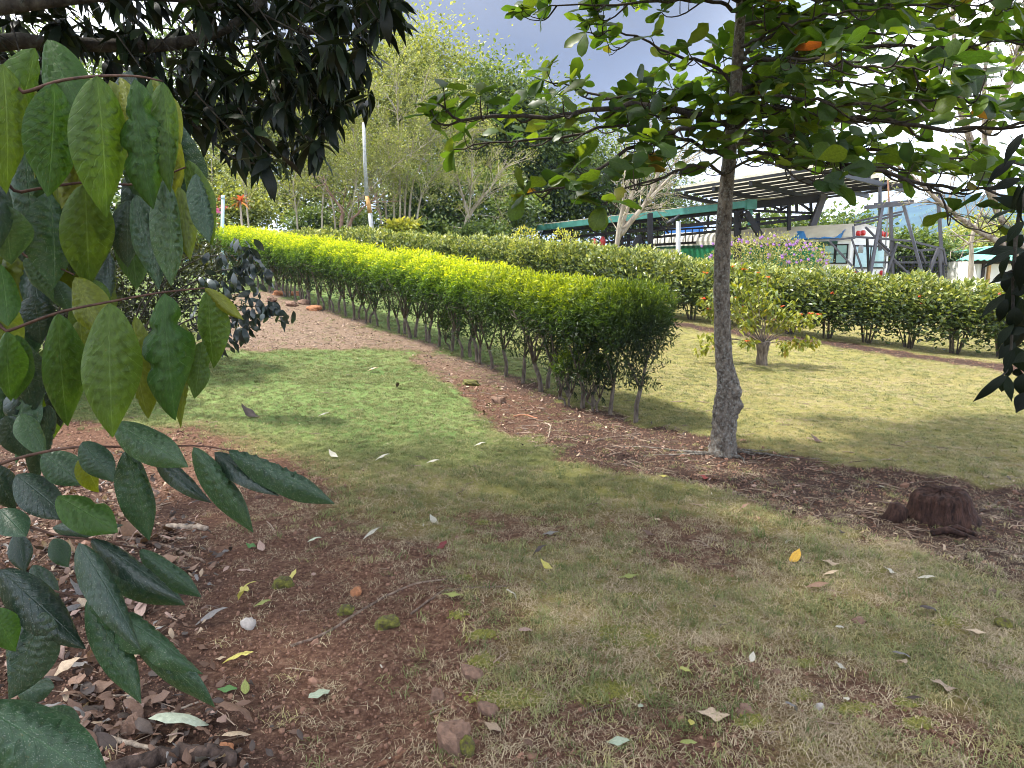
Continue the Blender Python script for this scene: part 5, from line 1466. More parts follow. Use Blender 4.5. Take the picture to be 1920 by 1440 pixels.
far_tree('spreading tree well left of the path behind the olive bush', (60, 520), 26, [(20, 330, 150, 90, 0), (-120, 260, 130, 120, 1), (150, 390, 80, 50, 0)], 6000, M_MF, M_TB, .2, .18, seed=17, spread=.7)
far_tree('tree far beyond the left edge of the picture', (-420, 560), 24, [(-420, 320, 190, 150, 0), (-260, 400, 120, 80, 1)], 5000, M_MF, M_TB, .22, .2, seed=18, spread=.7)
far_tree('low pale shrub filling the gap left of the hedge end', (380, 480), 23.5, [(395, 455, 50, 24, 0), (320, 455, 60, 34, 0), (230, 460, 60, 34, 0)], 4500, M_MF, M_TB, .11, .04, seed=19, limbs=5, spread=.36, cat='shrub', name='shrub')
far_tree('low yellow-green shrub tree below the pale stems', (620, 455), 29, [(600, 420, 60, 22, 0), (660, 425, 40, 22, 0)], 3000, M_MF, M_TB, .11, .05, seed=9, limbs=5, spread=.35)
far_tree('broad-leaved tree beyond the steel frame in front of the mountain', (1560, 500), 38, [(1520, 440, 60, 24, 0), (1580, 430, 40, 20, 0), (1450, 440, 70, 26, 1)], 4200, M_MF, M_TB, .2, .1, seed=10, spread=.5)
far_tree('leafy bush tree right of the bus in front of the mountain', (1700, 520), 30, [(1690, 470, 45, 28, 0), (1740, 480, 40, 24, 0), (1650, 480, 25, 30, 1)], 3200, M_MF, M_TB, .17, .07, seed=11, limbs=5, spread=.45)
far_tree('pale leafy bush tree beside the green-roofed hut', (1790, 530), 34, [(1780, 485, 40, 30, 0), (1825, 455, 35, 26, 1), (1870, 440, 40, 26, 2), (1750, 505, 30, 24, 0)], 3600, M_PF, M_PB, .17, .07, seed=12, limbs=5, spread=.45)
far_tree('small dark green shrub tree behind the hedge in the middle', (860, 455), 27, [(830, 445, 30, 16, 0), (905, 440, 34, 18, 0)], 1800, M_MF, M_TB, .12, .04, seed=13, limbs=4, spread=.28)
far_tree('bright yellow-green shrub poking above the far hedge', (757, 458), 26, [(757, 436, 22, 13, 0)], 700, M_YF, M_TB, .15, .03, seed=14, limbs=3, spread=.2, dens_clump=80, cat='shrub', name='shrub')
far_tree('fresh green shrub beside the yellow-green one above the hedge', (800, 458), 26.5, [(800, 436, 24, 16, 0)], 700, M_MF, M_TB, .16, .03, seed=15, limbs=3, spread=.22, dens_clump=80, cat='shrub', name='shrub')

def twiggy(label, base_uv, Y, stems, r0, seed, bark, per=26, leafn=0, mat=None, name='twiggy_tree', group='trees behind the far hedge', fan=.55, lsz=.08, drop=0.0):
    """pale many-stemmed tree of fine ascending twigs; stems are pixel paths"""
    r = np.random.default_rng(seed)
    b0 = P(base_uv[0], base_uv[1], Y); b0[2] = Hs(b0[0], b0[1])
    t_ = thing(name, label, 'tree', b0, 0, group)
    tw_ = MB(); lp = []
    for st in stems:
        dy0 = r.uniform(-.5, .5)
        pts = [P(u, v, Y + dy0 * k / len(st)) - b0 for k, (u, v) in enumerate(st)]
        if st[0][1] >= base_uv[1] - 25: pts[0] = pts[0] - np.array([0, 0, max(0.0, pts[0][2] - (Hs(*(pts[0] + b0)[:2]) - b0[2])) + .1])
        q = smooth_path(pts, 22)
        m = MB(); m.tube(q, np.linspace(r0, r0 * .18, 22), 6, rough=.05, rng=r); m.build('stem', bark, t_, True)
        for k in range(per):
            i = int(r.integers(5, 21)); d = q[min(i + 1, 21)] - q[i - 1]; d /= np.linalg.norm(d)
            o1 = d + r.normal(0, fan, 3); o1 /= np.linalg.norm(o1)
            ln = Y / 30 * r.uniform(.6, 1.9) * (1 - .3 * i / 22)
            e = q[i] + o1 * ln + np.array([0, 0, -drop * ln])
            md = q[i] + o1 * ln * .5 + np.array([0, 0, .04 * ln])
            rr2 = r0 * .22
            tw_.tube([q[i], md, e], [rr2, rr2 * .7, rr2 * .35], 4, cap=False)
            lp.append(e)
            for w in range(4):
                tt = r.uniform(.3, 1); s = md * (1 - tt) + e * tt
                o2 = o1 + r.normal(0, .5, 3); o2 /= np.linalg.norm(o2); e2 = s + o2 * ln * r.uniform(.25, .6) + np.array([0, 0, -drop * ln * .5])
                tw_.tube([s, (s + e2) / 2 + r.normal(0, .02, 3), e2], [rr2 * .55, rr2 * .4, rr2 * .25], 3, cap=False)
                lp.append(e2); lp.append((s + e2) / 2)
    tw_.build('twigs', bark, t_, True)['kind'] = 'stuff'
    if leafn:
        lp = np.array(lp); m = leafn
        pos = lp[r.integers(0, len(lp), m)] + r.normal(0, .13 * Y / 30, (m, 3))
        R = basis(r.normal(size=(m, 3)) + np.array([0, 0, .3]), np.array([0, 0, 1.0]) + r.normal(size=(m, 3)) * .6)
        ln = lsz * r.uniform(.6, 1.3, m)
        V, Q, A, _ = stamp(LEAF_FAR, pos, R, np.stack([ln * .4, ln, ln], 1), np.clip(r.normal(.55, .22, m), 0, 1))
        link('foliage', np_mesh('foliage', V, Q, [mat], False, {'tint': A}), t_)['kind'] = 'stuff'
    return t_
twiggy('clump of many slender pale stems with feathery twigs above the far hedge', (745, 445), 28,
       [[(740, 440), (738, 380), (735, 320), (715, 230), (690, 130)], [(755, 440), (760, 370), (770, 300), (780, 230), (800, 140)], [(762, 440), (770, 370), (788, 310), (815, 250), (850, 190)],
        [(730, 442), (722, 380), (705, 310), (680, 240), (650, 170)], [(768, 440), (785, 390), (800, 350), (840, 290), (890, 240)], [(748, 442), (750, 360), (748, 280), (745, 200), (740, 110)], [(722, 442), (712, 400), (690, 340), (655, 290), (610, 250)]],
       .050, 21, M_PB, 40, 26000, M_PF, drop=.1, lsz=.085)
twiggy('slanting pale-stemmed tree that forks above the far hedge', (868, 452), 29,
       [[(866, 452), (872, 425), (880, 395), (884, 340), (886, 250)], [(876, 410), (890, 390), (905, 370), (925, 345), (950, 300)], [(878, 400), (868, 370), (860, 340), (850, 300), (835, 260)]], .07, 22, M_PB, 24, 5000, M_PF)
twiggy('pale bare-branched tree fanning out in front of the carport', (1140, 478), 22,
       [[(1142, 480), (1160, 445), (1185, 410), (1212, 378), (1250, 330), (1290, 260)], [(1148, 470), (1160, 430), (1168, 385), (1172, 330), (1175, 260)], [(1165, 440), (1195, 400), (1230, 360), (1280, 310), (1330, 270)],
        [(1160, 445), (1172, 405), (1190, 350), (1205, 290), (1215, 220)], [(1170, 430), (1200, 395), (1225, 350), (1240, 300), (1262, 240)]], .085, 23, M_PB, 18, 500, M_PF)
twiggy('thin-stemmed scrub of pale crossing twigs behind the upper end of the yellow hedge', (620, 440), 27,
       [[(640, 440), (655, 400), (690, 360), (740, 310), (800, 270)], [(600, 440), (605, 380), (615, 320), (620, 250), (640, 160)], [(630, 445), (625, 390), (600, 330), (585, 280), (560, 220)], [(650, 442), (660, 400), (668, 340), (665, 280), (660, 200)], [(560, 440), (556, 400), (550, 350), (560, 300), (555, 240)], [(470, 430), (462, 380), (455, 340), (440, 290), (430, 240)]],
       .040, 24, M_PB, 34, 20000, M_PF, lsz=.085)
twiggy('red-brown leaning trunk with a pale fork left of the painted post', (637, 445), 26,
       [[(636, 446), (640, 420), (643, 400), (632, 380), (618, 362), (606, 330)], [(643, 446), (655, 425), (672, 400), (690, 380)]], .085, 25, bark_mat('red_bark', (.10, .05, .035), (.30, .20, .15), 8, .5), 8, 300, M_PF)
twiggy('tall bare grey scrub standing against the blue mountain', (1800, 520), 40,
       [[(1795, 520), (1796, 470), (1800, 420), (1795, 370), (1790, 330)], [(1815, 520), (1812, 480), (1830, 440), (1850, 400), (1858, 380)], [(1830, 520), (1825, 470), (1818, 430), (1815, 380)], [(1770, 520), (1768, 470), (1766, 430), (1764, 390)], [(1735, 510), (1733, 470), (1735, 430)], [(1845, 520), (1850, 480), (1840, 440), (1846, 400)]],
       .045, 26, M_PB, 9, 300, M_PF, fan=.25)
# large lichened tree at the right behind the almond
M_LICH = bark_mat('lichened_bark', (0.07, 0.05, 0.04), (0.32, 0.26, 0.21), 9, .9, patch=(.50, .46, .38))
twiggy('big pale lichen-blotched tree with a slanting limb at the upper right', (2010, 560), 15,
       [[(2040, 640), (1990, 560), (1930, 480), (1870, 400), (1850, 300), (1845, 200), (1850, 100), (1865, 0), (1880, -200)], [(1960, 520), (1900, 470), (1830, 430), (1770, 385), (1720, 340), (1670, 300)],
        [(1865, 380), (1830, 290), (1800, 200), (1790, 100), (1785, -20), (1780, -200)], [(1850, 250), (1890, 160), (1915, 60), (1935, -60)]],
       .085, 27, M_LICH, 26, 900, M_PF, name='lichened_tree', group=None, fan=.5)

# ================================================================== plants round the upper end of the path
def rosette_plant(label, name, u, v, Y, n, ll, mat, seed, stem=0.0, width=.12, up=.8, cat='plant'):
    r = np.random.default_rng(seed); b0 = P(u, v, Y); b0[2] = Hs(b0[0], b0[1])
    t_ = thing(name, label, cat, b0)
    top = np.array([0, 0, stem + .05])
    if stem: m_ = MB(); m_.tube([(0, 0, -.1), (.02, 0, stem * .5), top], [.05, .04, .035], 7); m_.build('stem', M_PB, t_, True)
    a = np.arange(n) * 2.4 + r.normal(0, .2, n); el = r.uniform(-.2, 1.2, n)
    d = np.stack([np.cos(a) * np.cos(el), np.sin(a) * np.cos(el), np.sin(el) * up], 1)
    V, Q, A, _ = stamp(leaf_arrays(width, .35, 5, 2, .2, .9, 1.2, .7), np.tile(top, (n, 1)) + r.normal(0, .03, (n, 3)), basis(d, np.array([0, 0, 1.0])), ll * r.uniform(.7, 1.15, n), r.uniform(0, 1, n))
    link('foliage', np_mesh('foliage', V, Q, [mat], True, {'tint': A}), t_)['kind'] = 'stuff'
    return t_
M_CORD = leaf_mat('red_cordyline_leaf', [(0, (.09, .07, .03)), (.4, (.26, .05, .05)), (.8, (.38, .13, .09)), (1.0, (.45, .24, .26))], 'tint', .4)
M_PINKF = leaf_mat('pink_orchid_petal', [(0, (.55, .12, .40)), (1, (.78, .38, .68))], 'tint', .3)
M_STRIP = leaf_mat('striped_dracaena_leaf', [(0, (.07, .12, .02)), (.5, (.28, .32, .06)), (1, (.50, .50, .16))], 'tint', .4)
for k, (u, v, st, lab) in enumerate([(400, 470, 1.6, 'red cordyline with pink-red leaves behind the dark bush'), (455, 455, 2.4, 'tall red cordyline seen under the overhanging branches'), (425, 465, .5, 'short rusty red cordyline at the head of the path'), (375, 480, 1.1, 'pinkish red cordyline glimpsed between sapling leaves')]):
    rosette_plant(lab, 'cordyline', u, v, 25 + k * .6, 26, .5, M_CORD, 60 + k, st)
for k, (u, v, st, lab) in enumerate([(512, 445, 1.15, 'striped yellow-green dracaena on a pale bare stem above the hedge end'), (540, 448, .85, 'second striped dracaena, shorter, right of the first'), (575, 450, .5, 'low green dracaena with a broad pale leaf beside the hedge top')]):
    rosette_plant(lab, 'dracaena', u, v, 25.5 + .3 * k, 34, .6, M_STRIP, 70 + k, st, .10)
rosette_plant('orange-tipped bromeliad just above the top of the yellow hedge', 'bromeliad', 502, 440, 24.6, 22, .4, leaf_mat('orange_bract', [(0, (.35, .12, .02)), (1, (.75, .35, .05))], 'tint', .3), 80, .75, .1)
p = P(397, 460, 23); p[2] = Hs(p[0], p[1])
s = thing('flower_stand', 'cluster of pink and magenta blossoms on a thin stem left of the hedge end', 'flowers', p)
zz = P(405, 385, 23)[2] - p[2]
m_ = MB(); m_.tube([(0, 0, -.1), (.05, 0, zz * .6), (.1, 0, zz)], [.02, .015, .01], 6); m_.build('stem', M_STEM, s, True)
for k in range(7):
    link('flower', flower_cluster(90 + k, M_CORD if k % 2 else M_PINKF, .12, 26, .10), s, loc=(RNG.normal(.1, .14), RNG.normal(0, .1), zz + RNG.normal(0, .14)))
p = P(100, 470, 9); p[2] = Hs(p[0], p[1]); zz = P(10, 380, 9)[2] - p[2]

# posts
M_WHT = paint('white_post_paint', (.30, .31, .31), .7, var=.35, scale=14)
M_ORG = paint('orange_paint', (.40, .22, .07), .7, var=.4, scale=14)
M_BLP = paint('pale_blue_post', (.45, .58, .66), .6, var=.12)
b0 = P(702, 442, 25.0); b0[2] = Hs(b0[0], b0[1])
s = thing('painted_post', 'tall white post with an orange painted band rising from the far hedge', 'post', b0)
m_ = MB(); pts = [np.array([0, 0, -.3])] + [P(u, v, 25.0) - b0 for u, v in ((698, 442), (694, 400), (688, 368), (684, 300), (682, 230))]
m_.tube(pts[:3], [.08, .08, .075], 10); m_.build('lower_post', M_WHT, s, True)
m_ = MB(); m_.tube([pts[2], pts[3]], [.077, .07], 10); m_.build('painted_band', M_ORG, s, True)
m_ = MB(); m_.tube(pts[3:], [.068, .06, .05], 10); m_.build('upper_post', M_WHT, s, True)
b0 = P(416, 470, 22.0); b0[2] = Hs(b0[0], b0[1])
s = thing('blue_post', 'slim pale blue post at the far upper end of the yellow hedge', 'post', b0)
m_ = MB(); m_.tube([np.array([0, 0, -.3]), P(417, 430, 22) - b0, P(418, 372, 22) - b0], .05, 10); m_.build('pole', M_BLP, s, True)
m_ = MB(); m_.tube([P(418, 373, 22) - b0, P(418, 366, 22) - b0], [.062, .05], 10); m_.build('cap', M_BLP, s, True)

# ================================================================== carport over the bus
M_STEEL = paint('dark_grey_steel', (.016, .016, .020), .5, .2, .3, 5)
M_STEELB = paint('brown_black_steel', (.014, .010, .010), .55, .2, .3, 5)
M_GALV = paint('weathered_grey_steel', (.085, .085, .10), .55, .3, .2, 4)
M_TEAL = paint('teal_gutter', (.055, .19, .17), .45, .1, .2, 3)
M_SHEET, t, b, o = new_mat('translucent_roof_sheet')
n_ = noise(t, 2.5, 5); r_n = ramp(t, [(.3, (.36, .34, .27)), (.7, (.52, .50, .42))]); t.links.new(n_.outputs['Fac'], r_n.inputs['Fac']); t.links.new(r_n.outputs['Color'], b.inputs['Base Color']); b.inputs['Roughness'].default_value = .6
tr = t.nodes.new('ShaderNodeBsdfTranslucent'); t.links.new(r_n.outputs['Color'], tr.inputs['Color']); mshd = t.nodes.new('ShaderNodeMixShader'); mshd.inputs[0].default_value = .5
t.links.new(b.outputs[0], mshd.inputs[1]); t.links.new(tr.outputs[0], mshd.inputs[2]); t.links.new(mshd.outputs[0], o.inputs['Surface'])
M_LPOST = paint('light_grey_post', (.42, .43, .44), .6, .1, .15, 4)
def bars(parent, name, mat, lst, org):
    for (u0, v0, Y0, u1, v1, Y1, w) in lst:
        m_ = MB(); m_.bar(P(u0, v0, Y0) - org, P(u1, v1, Y1) - org, w); m_.build(name, mat, parent)
org = P(1275, 500, 27); org[2] = Hs(org[0], org[1])
cp = thing('carport', 'open steel carport with a corrugated roof, teal gutter and dark trusses behind the far hedge', 'carport', org)
ZR = 4.55
c4 = [PZ(1266, 354, ZR), PZ(1560, 308, ZR), PZ(1704, 348, ZR), PZ(1398, 386, ZR)]
c4 = [c - org for c in c4]
na_ = 60
def lerp2(s, t): return (c4[0] * (1 - s) + c4[1] * s) * (1 - t) + (c4[3] * (1 - s) + c4[2] * s) * t
V = []; 
for i in range(2 * na_ + 1):
    for j in range(7):
        p_ = lerp2(i / (2 * na_), j / 6); V.append(p_ + np.array([0, 0, .06 + (.03 if i % 2 else -.03)]))
for i in range(2 * na_ + 1):
    for j in range(7):
        V.append(np.array(V[i * 7 + j]) + np.array([0, 0, .012]))
Q = []
o2 = (2 * na_ + 1) * 7
for i in range(2 * na_):
    for j in range(6):
        a = i * 7 + j; Q += [(a, a + 7, a + 8, a + 1)]
link('roof_sheet', np_mesh('roof_sheet', np.array(V), np.array(Q), [M_SHEET]), cp)
for t_ in (.0, .11, .22, .33, .44, .55, .66, .77, .88, 1.0):
    m_ = MB(); m_.bar(lerp2(0, t_) - [0, 0, .06], lerp2(1, t_) - [0, 0, .06], .06, .09); m_.build('purlin', M_STEEL, cp)
for s_ in (.0, .3, .55, .8, 1.0):
    m_ = MB(); m_.bar(lerp2(s_, 0) - [0, 0, .20], lerp2(s_, 1) - [0, 0, .20], .10, .16); m_.build('rafter', M_STEEL, cp)
# lower roof with the teal gutter
YA, YB = 35.0, 26.0
def LE(u): return YA + (YB - YA) * ((u - 980) / (1408 - 980))
fasc = MB(); A_, B_ = P(978, 431, YA) - org, P(1408, 382, YB) - org
dirn = (B_ - A_) / np.linalg.norm(B_ - A_); back = np.cross([0, 0, 1.0], dirn); back /= np.linalg.norm(back)
fasc.bar(A_, B_, .16, .24); fasc.box(B_ + [0, 0, -.03], (.34, .30, .34)); fasc.bar(B_ + [0, 0, -.15], B_ + [0, 0, -.75], .12)
fasc.build('gutter', M_TEAL, cp)
sh = MB(); 
for k in range(44):
    a = A_ * (1 - k / 44) + B_ * (k / 44); b_ = A_ * (1 - (k + .55) / 44) + B_ * ((k + .55) / 44)
    sh.add([a + [0, 0, .14], b_ + [0, 0, .17], b_ + back * 5 + [0, 0, .62], a + back * 5 + [0, 0, .59], a + [0, 0, .125], b_ + [0, 0, .155], b_ + back * 5 + [0, 0, .60], a + back * 5 + [0, 0, .57]],
           [[0, 1, 2, 3], [7, 6, 5, 4], [0, 4, 5, 1], [2, 6, 7, 3]])
sh.build('lower_roof_sheet', M_SHEET, cp)['kind'] = 'stuff'
bars(cp, 'truss_chord', M_STEELB, [(u0, v0, LE(u0) + d_, u1, v1, LE(u1) + d_, w) for (u0, v0, u1, v1, d_, w) in [(1020, 436, 1400, 392, .1, .15), (1040, 448, 1400, 412, .1, .11), (1120, 456, 1400, 428, .2, .09), (1180, 432, 1400, 410, 1.5, .08)]], org)
vert = [(u, 440 - (u - 1010) * .113, 450 - (u - 1010) * .10) for u in range(1040, 1400, 32)]
bars(cp, 'truss_web', M_STEELB, [(u, v0, LE(u) + .1, u + (0 if k % 2 else 22), v1 + (10 if k % 3 == 0 else 0), LE(u) + .1, .07) for k, (u, v0, v1) in enumerate(vert)], org)
bars(cp, 'brace', M_STEEL, [(1052, 438, LE(1052), 1086, 474, LE(1086), .20), (1398, 398, 26, 1428, 446, 26, .20), (1196, 445, 29.5, 1180, 482, 29.5, .18), (1200, 448, 29.8, 1222, 472, 29.8, .10), (1370, 420, 27, 1395, 400, 27, .10)], org)
bars(cp, 'post', M_STEEL, [(1199, 440, 29.7, 1200, 500, 29.7, .16), (1219, 400, 29.2, 1220, 500, 29.2, .20), (1380, 395, 26.5, 1381, 500, 26.5, .14), (1386, 395, 27.5, 1387, 500, 27.5, .12), (1479, 384, 27.5, 1480, 520, 27.5, .12), (1421, 400, 30, 1421, 480, 30, .14), (1178, 440, 31, 1178, 480, 31, .12)], org)
m_ = MB(); m_.tube([P(1272, 415, 26.3) - org, P(1271, 560, 26.3) - org], .085, 10); m_.build('light_post', M_LPOST, cp, True)
m_ = MB(); m_.tube([P(1264, 412, 26) - org, P(1250, 421, 26) - org], .09, 10); m_.tube([P(1273, 404, 26.3) - org, P(1264, 412, 26) - org], .05, 8); m_.build('floodlight', M_STEEL, cp, True)
bars(cp, 'truss_chord', M_STEEL, [(1405, 384, 27.6, 1545, 371, 27.6, .30), (1408, 395, 27.6, 1535, 400, 27.6, .09), (1400, 413, 27.6, 1530, 404, 27.6, .09), (1400, 423, 27.6, 1526, 408, 27.6, .11), (1600, 355, 26, 1705, 347, 24, .16)], org)
bars(cp, 'truss_web', M_STEEL, [(1435, 386, 27.6, 1434, 396, 27.6, .08), (1464, 382, 27.6, 1465, 394, 27.6, .08), (1493, 378, 27.6, 1494, 397, 27.6, .09), (1520, 375, 27.6, 1521, 397, 27.6, .09), (1440, 384, 27.6, 1464, 394, 27.6, .08), (1493, 378, 27.6, 1464, 394, 27.6, .08), (1495, 378, 27.6, 1522, 396, 27.6, .08), (1462, 410, 27.6, 1457, 418, 27.6, .07), (1492, 408, 27.6, 1488, 415, 27.6, .07)], org)
bars(cp, 'slanting_post', M_GALV, [(1545, 365, 27.4, 1504, 474, 27.4, .22)], org)
# railing behind the carport posts
org2 = P(1240, 480, 31); org2[2] = Hs(org2[0], org2[1])
rl = thing('railing', 'dark mesh railing panel under the lower carport roof', 'railing', org2)
bars(rl, 'rail', M_STEELB, [(1165, 463, 31, 1380, 450, 31, .10), (1165, 436, 31.0, 1380, 424, 31.0, .07), (1165, 447, 31.0, 1380, 435, 31.0, .03)], org2)
bars(rl, 'baluster', M_STEELB, [(u, 437 - (u - 1165) * .056, 31, u, 463 - (u - 1165) * .06, 31, .035) for u in range(1168, 1380, 13)], org2)
bars(rl, 'rail_post', M_STEELB, [(1166, 434, 31, 1166, 500, 31, .1), (1378, 424, 31, 1378, 500, 31, .1)], org2)
# blue hoarding behind the railing
M_BLUE = paint('blue_sheeting', (.06, .22, .62), .5, 0, .2, 2)
ob_ = P(1280, 480, 36); ob_[2] = Hs(ob_[0], ob_[1])
bl = thing('blue_hoarding', 'bright blue sheet hoarding standing behind the railing', 'hoarding', ob_)
m_ = MB(); a, b_ = P(1246, 450, 36) - ob_, P(1318, 448, 36) - ob_; m_.bar((a + b_) / 2 * 0 + a + [0, 0, .15], b_ + [0, 0, .15], .05, 1.0); m_.build('sheet', M_BLUE, bl)
m_ = MB(); m_.bar(a, [a[0], a[1], -.1], .06); m_.bar(b_, [b_[0], b_[1], -.1], .06); m_.build('legs', M_STEELB, bl)
# two red paper lanterns and a small red bird figure
M_LRED = paint('red_lantern', (.36, .035, .03), .5, 0, .25, 20)
for k, (u, v, s_, lab) in enumerate([(1114, 458, .15, 'larger of two red lanterns hanging under the carport roof end'), (1130, 454, .13, 'smaller darker red lantern hanging right of the other one')]):
    c = P(u, v, 31.5); ln_ = thing('lantern', lab, 'lantern', c, 0, 'red hanging lanterns')
    m_ = MB(); m_.tube([(0, 0, -.24), (0, 0, -.20), (0, 0, -.10), (0, 0, 0), (0, 0, .10), (0, 0, .20), (0, 0, .24)], [s_ * .3, s_ * .6, s_ * .95, s_, s_ * .95, s_ * .6, s_ * .3], 12); m_.build('shade', M_LRED, ln_, True)
    m_ = MB(); m_.tube([(0, 0, .24), (0, 0, .75)], .008, 5); m_.build('cord', M_STEELB, ln_)

# ================================================================== old bus under the carport
M_BW = paint('bus_white', (.74, .75, .74), .45, 0, .08, 2); M_BG = paint('bus_green', (.015, .17, .075), .5, 0, .55, 1.6)
M_BR = paint('bus_roof_grey', (.55, .53, .48), .7, 0, .2, 1.5); M_BD = paint('bus_dark_green', (.012, .06, .035), .5, 0, .3, 3)
M_RUB = paint('black_rubber', (.02, .02, .02), .8); M_RL = paint('red_lamp', (.50, .02, .02), .3); M_TARP = paint('blue_tarp', (.04, .22, .58), .5, 0, .25, 3, .6)
M_BLB = paint('bus_blue_band', (.05, .22, .50), .45)
M_GLS, t, b, o = new_mat('bus_glass'); b.inputs['Base Color'].default_value = (.30, .48, .48, 1); b.inputs['Roughness'].default_value = .08; b.inputs['Specular IOR Level'].default_value = .8
ax = np.array([-.545, .84]); ax /= np.linalg.norm(ax)
A0 = P(1592, 500, 25.0); gz = Hs(A0[0] - 2, A0[1] + 3) - .05
bus = thing('bus', 'old white and green bus parked under the carport, white tail to the steel frame', 'bus', (A0[0], A0[1], gz), math.atan2(ax[1], ax[0]))
HB = 2.05; W = 2.4; LB = 10.0
m_ = MB()
m_.box((LB / 2, -W / 2, .35 + (HB - .35) / 2), (LB, W, HB - .35)); m_.build('body', M_BW, bus)
# arched roof
na = 14; V = []
for x in (0, .12, .4, LB - .4, LB - .1, LB):
    e = 1.0 if .3 < x < LB - .3 else (.86 if .05 < x < LB - .05 else .70)
    for k in range(na + 1):
        a = math.pi * k / na
        V.append((x, -W / 2 + W / 2 * math.cos(a), HB + .002 + .66 * e * math.sin(a) ** .8))
V = np.array(V); ii = np.arange(5)[:, None] * (na + 1) + np.arange(na)[None]
Q = np.stack([ii, ii + na + 1, ii + na + 2, ii + 1], -1).reshape(-1, 4)
V = np.concatenate([V, [[0, -W / 2, HB], [LB, -W / 2, HB]]]); n0 = len(V) - 2
T = [(n0, k, k + 1) for k in range(na)] + [(n0 + 1, 5 * (na + 1) + k + 1, 5 * (na + 1) + k) for k in range(na)]
me = np_mesh('roof', V, [Q, np.array(T)], [M_BR, M_BW], False, midx=[0] * len(Q) + [1] * len(T)); link('roof', me, bus)
def bx(name, mat, c, s): m_ = MB(); m_.box(c, s); return m_.build(name, mat, bus)
bx('green_panel', M_BG, (4.6, .012, 1.48), (7.1, .03, 1.04)); bx('dark_band', M_BD, (5.0, .02, 2.02), (9.0, .05, .10)); bx('lower_panel', M_BD, (4.6, .012, .65), (7.5, .03, .42))
for k, x in enumerate((.30, .78)):
    w_ = bx('side_window', M_GLS, (x, .014, 1.62), (.40, .03, .62)); m_ = MB()
    for (c, s) in (((x, .03, 1.94), (.46, .03, .04)), ((x, .03, 1.30), (.46, .03, .04)), ((x - .21, .03, 1.62), (.04, .03, .62)), ((x + .21, .03, 1.62), (.04, .03, .62)), ((x, .031, 1.62), (.40, .02, .03))): m_.box(c, s)
    m_.build('window_frame', M_RUB, w_)
m_ = MB()
m_.box((-.015, -W / 2, 1.52), (.03, 1.9, .72)); rw = m_.build('rear_window', M_GLS, bus)
m_ = MB()
for (c, s) in (((-.03, -W / 2, 1.90), (.04, 2.0, .05)), ((-.03, -W / 2, 1.14), (.04, 2.0, .05)), ((-.03, -.23, 1.52), (.04, .05, .76)), ((-.03, -W + .23, 1.52), (.04, .05, .76)), ((-.031, -W / 2, 1.52), (.03, .05, .72))): m_.box(c, s)
m_.build('window_frame', M_RUB, rw)
for y, z in ((-.35, 2.32), (-.62, 2.34), (-W + .62, 2.34), (-W + .35, 2.32), (-.4, .95), (-W + .4, .95)):
    m_ = MB(); m_.tube([(-.005, y, z), (-.09, y, z), (-.10, y, z)], [.10, .09, .04], 12); m_.build('tail_light', M_RL, bus, True)
for k in range(4): bx('vent_slat', M_RUB, (-.012, -1.05, .98 - .09 * k), (.03, .5, .035))
bx('blue_band', M_BLB, (-.013, -W / 2, .50), (.03, 2.2, .14)); bx('bumper', M_GALV, (-.10, -W / 2, .36), (.16, 2.3, .16))
for x in (2.0, 7.6):
    for y in (-.13, -W + .13):
        m_ = MB(); m_.tube([(x, y - .12, .45), (x, y - .11, .45), (x, y + .11, .45), (x, y + .12, .45)], [.36, .44, .44, .36], 18); w_ = m_.build('wheel', M_RUB, bus, True)
        m_ = MB(); m_.tube([(x, y - .125, .45), (x, y + .125, .45)], .2, 12); m_.build('rim', M_GALV, w_, True)
tp_ = thing('tarpaulin', 'crumpled blue tarpaulin lying along the bus roof edge', 'tarpaulin', (A0[0], A0[1], gz), math.atan2(ax[1], ax[0]))
V = []; rt_ = np.random.default_rng(9)
for i in range(19):
    for j in range(6):
        x = .35 + 2.5 * i / 18; tt = j / 5
        V.append((x, .05 - .45 * tt + .03 * math.sin(x * 7) + rt_.normal(0, .012), HB + .10 + .34 * math.sin(tt * 2.2) * (.7 + .3 * math.sin(x * 3.1 + 1)) + rt_.normal(0, .015)))
ii = np.arange(18)[:, None] * 6 + np.arange(5)[None]
link('sheet', np_mesh('sheet', np.array(V), np.stack([ii, ii + 1, ii + 7, ii + 6], -1).reshape(-1, 4), [M_TARP], True), tp_)
m_ = MB(); m_.tube([(.35, .05, HB + .1), (1.6, .06, HB + .12), (2.8, .05, HB + .1)], .012, 5); m_.build('rope', M_RUB, tp_)
# white crates on the grass by the bus tail
for k, (u, v) in enumerate([(1614, 468), (1664, 474)]):
    c = P(u, v, 23.6)
    s_ = thing('white_drum', ['white plastic drum on the frame platform before the bus window', 'second white drum right of the slanting tube'][k], 'drum', c, 0)
    m_ = MB(); m_.tube([(0, 0, -.11), (0, 0, -.10), (0, 0, .10), (0, 0, .12)], [.07, .075, .075, .06], 12); m_.build('body', M_WHT, s_, True)
    m_ = MB(); m_.tube([(0, 0, .121), (0, 0, .15)], .05, 10); m_.build('lid', M_WHT, s_, True)

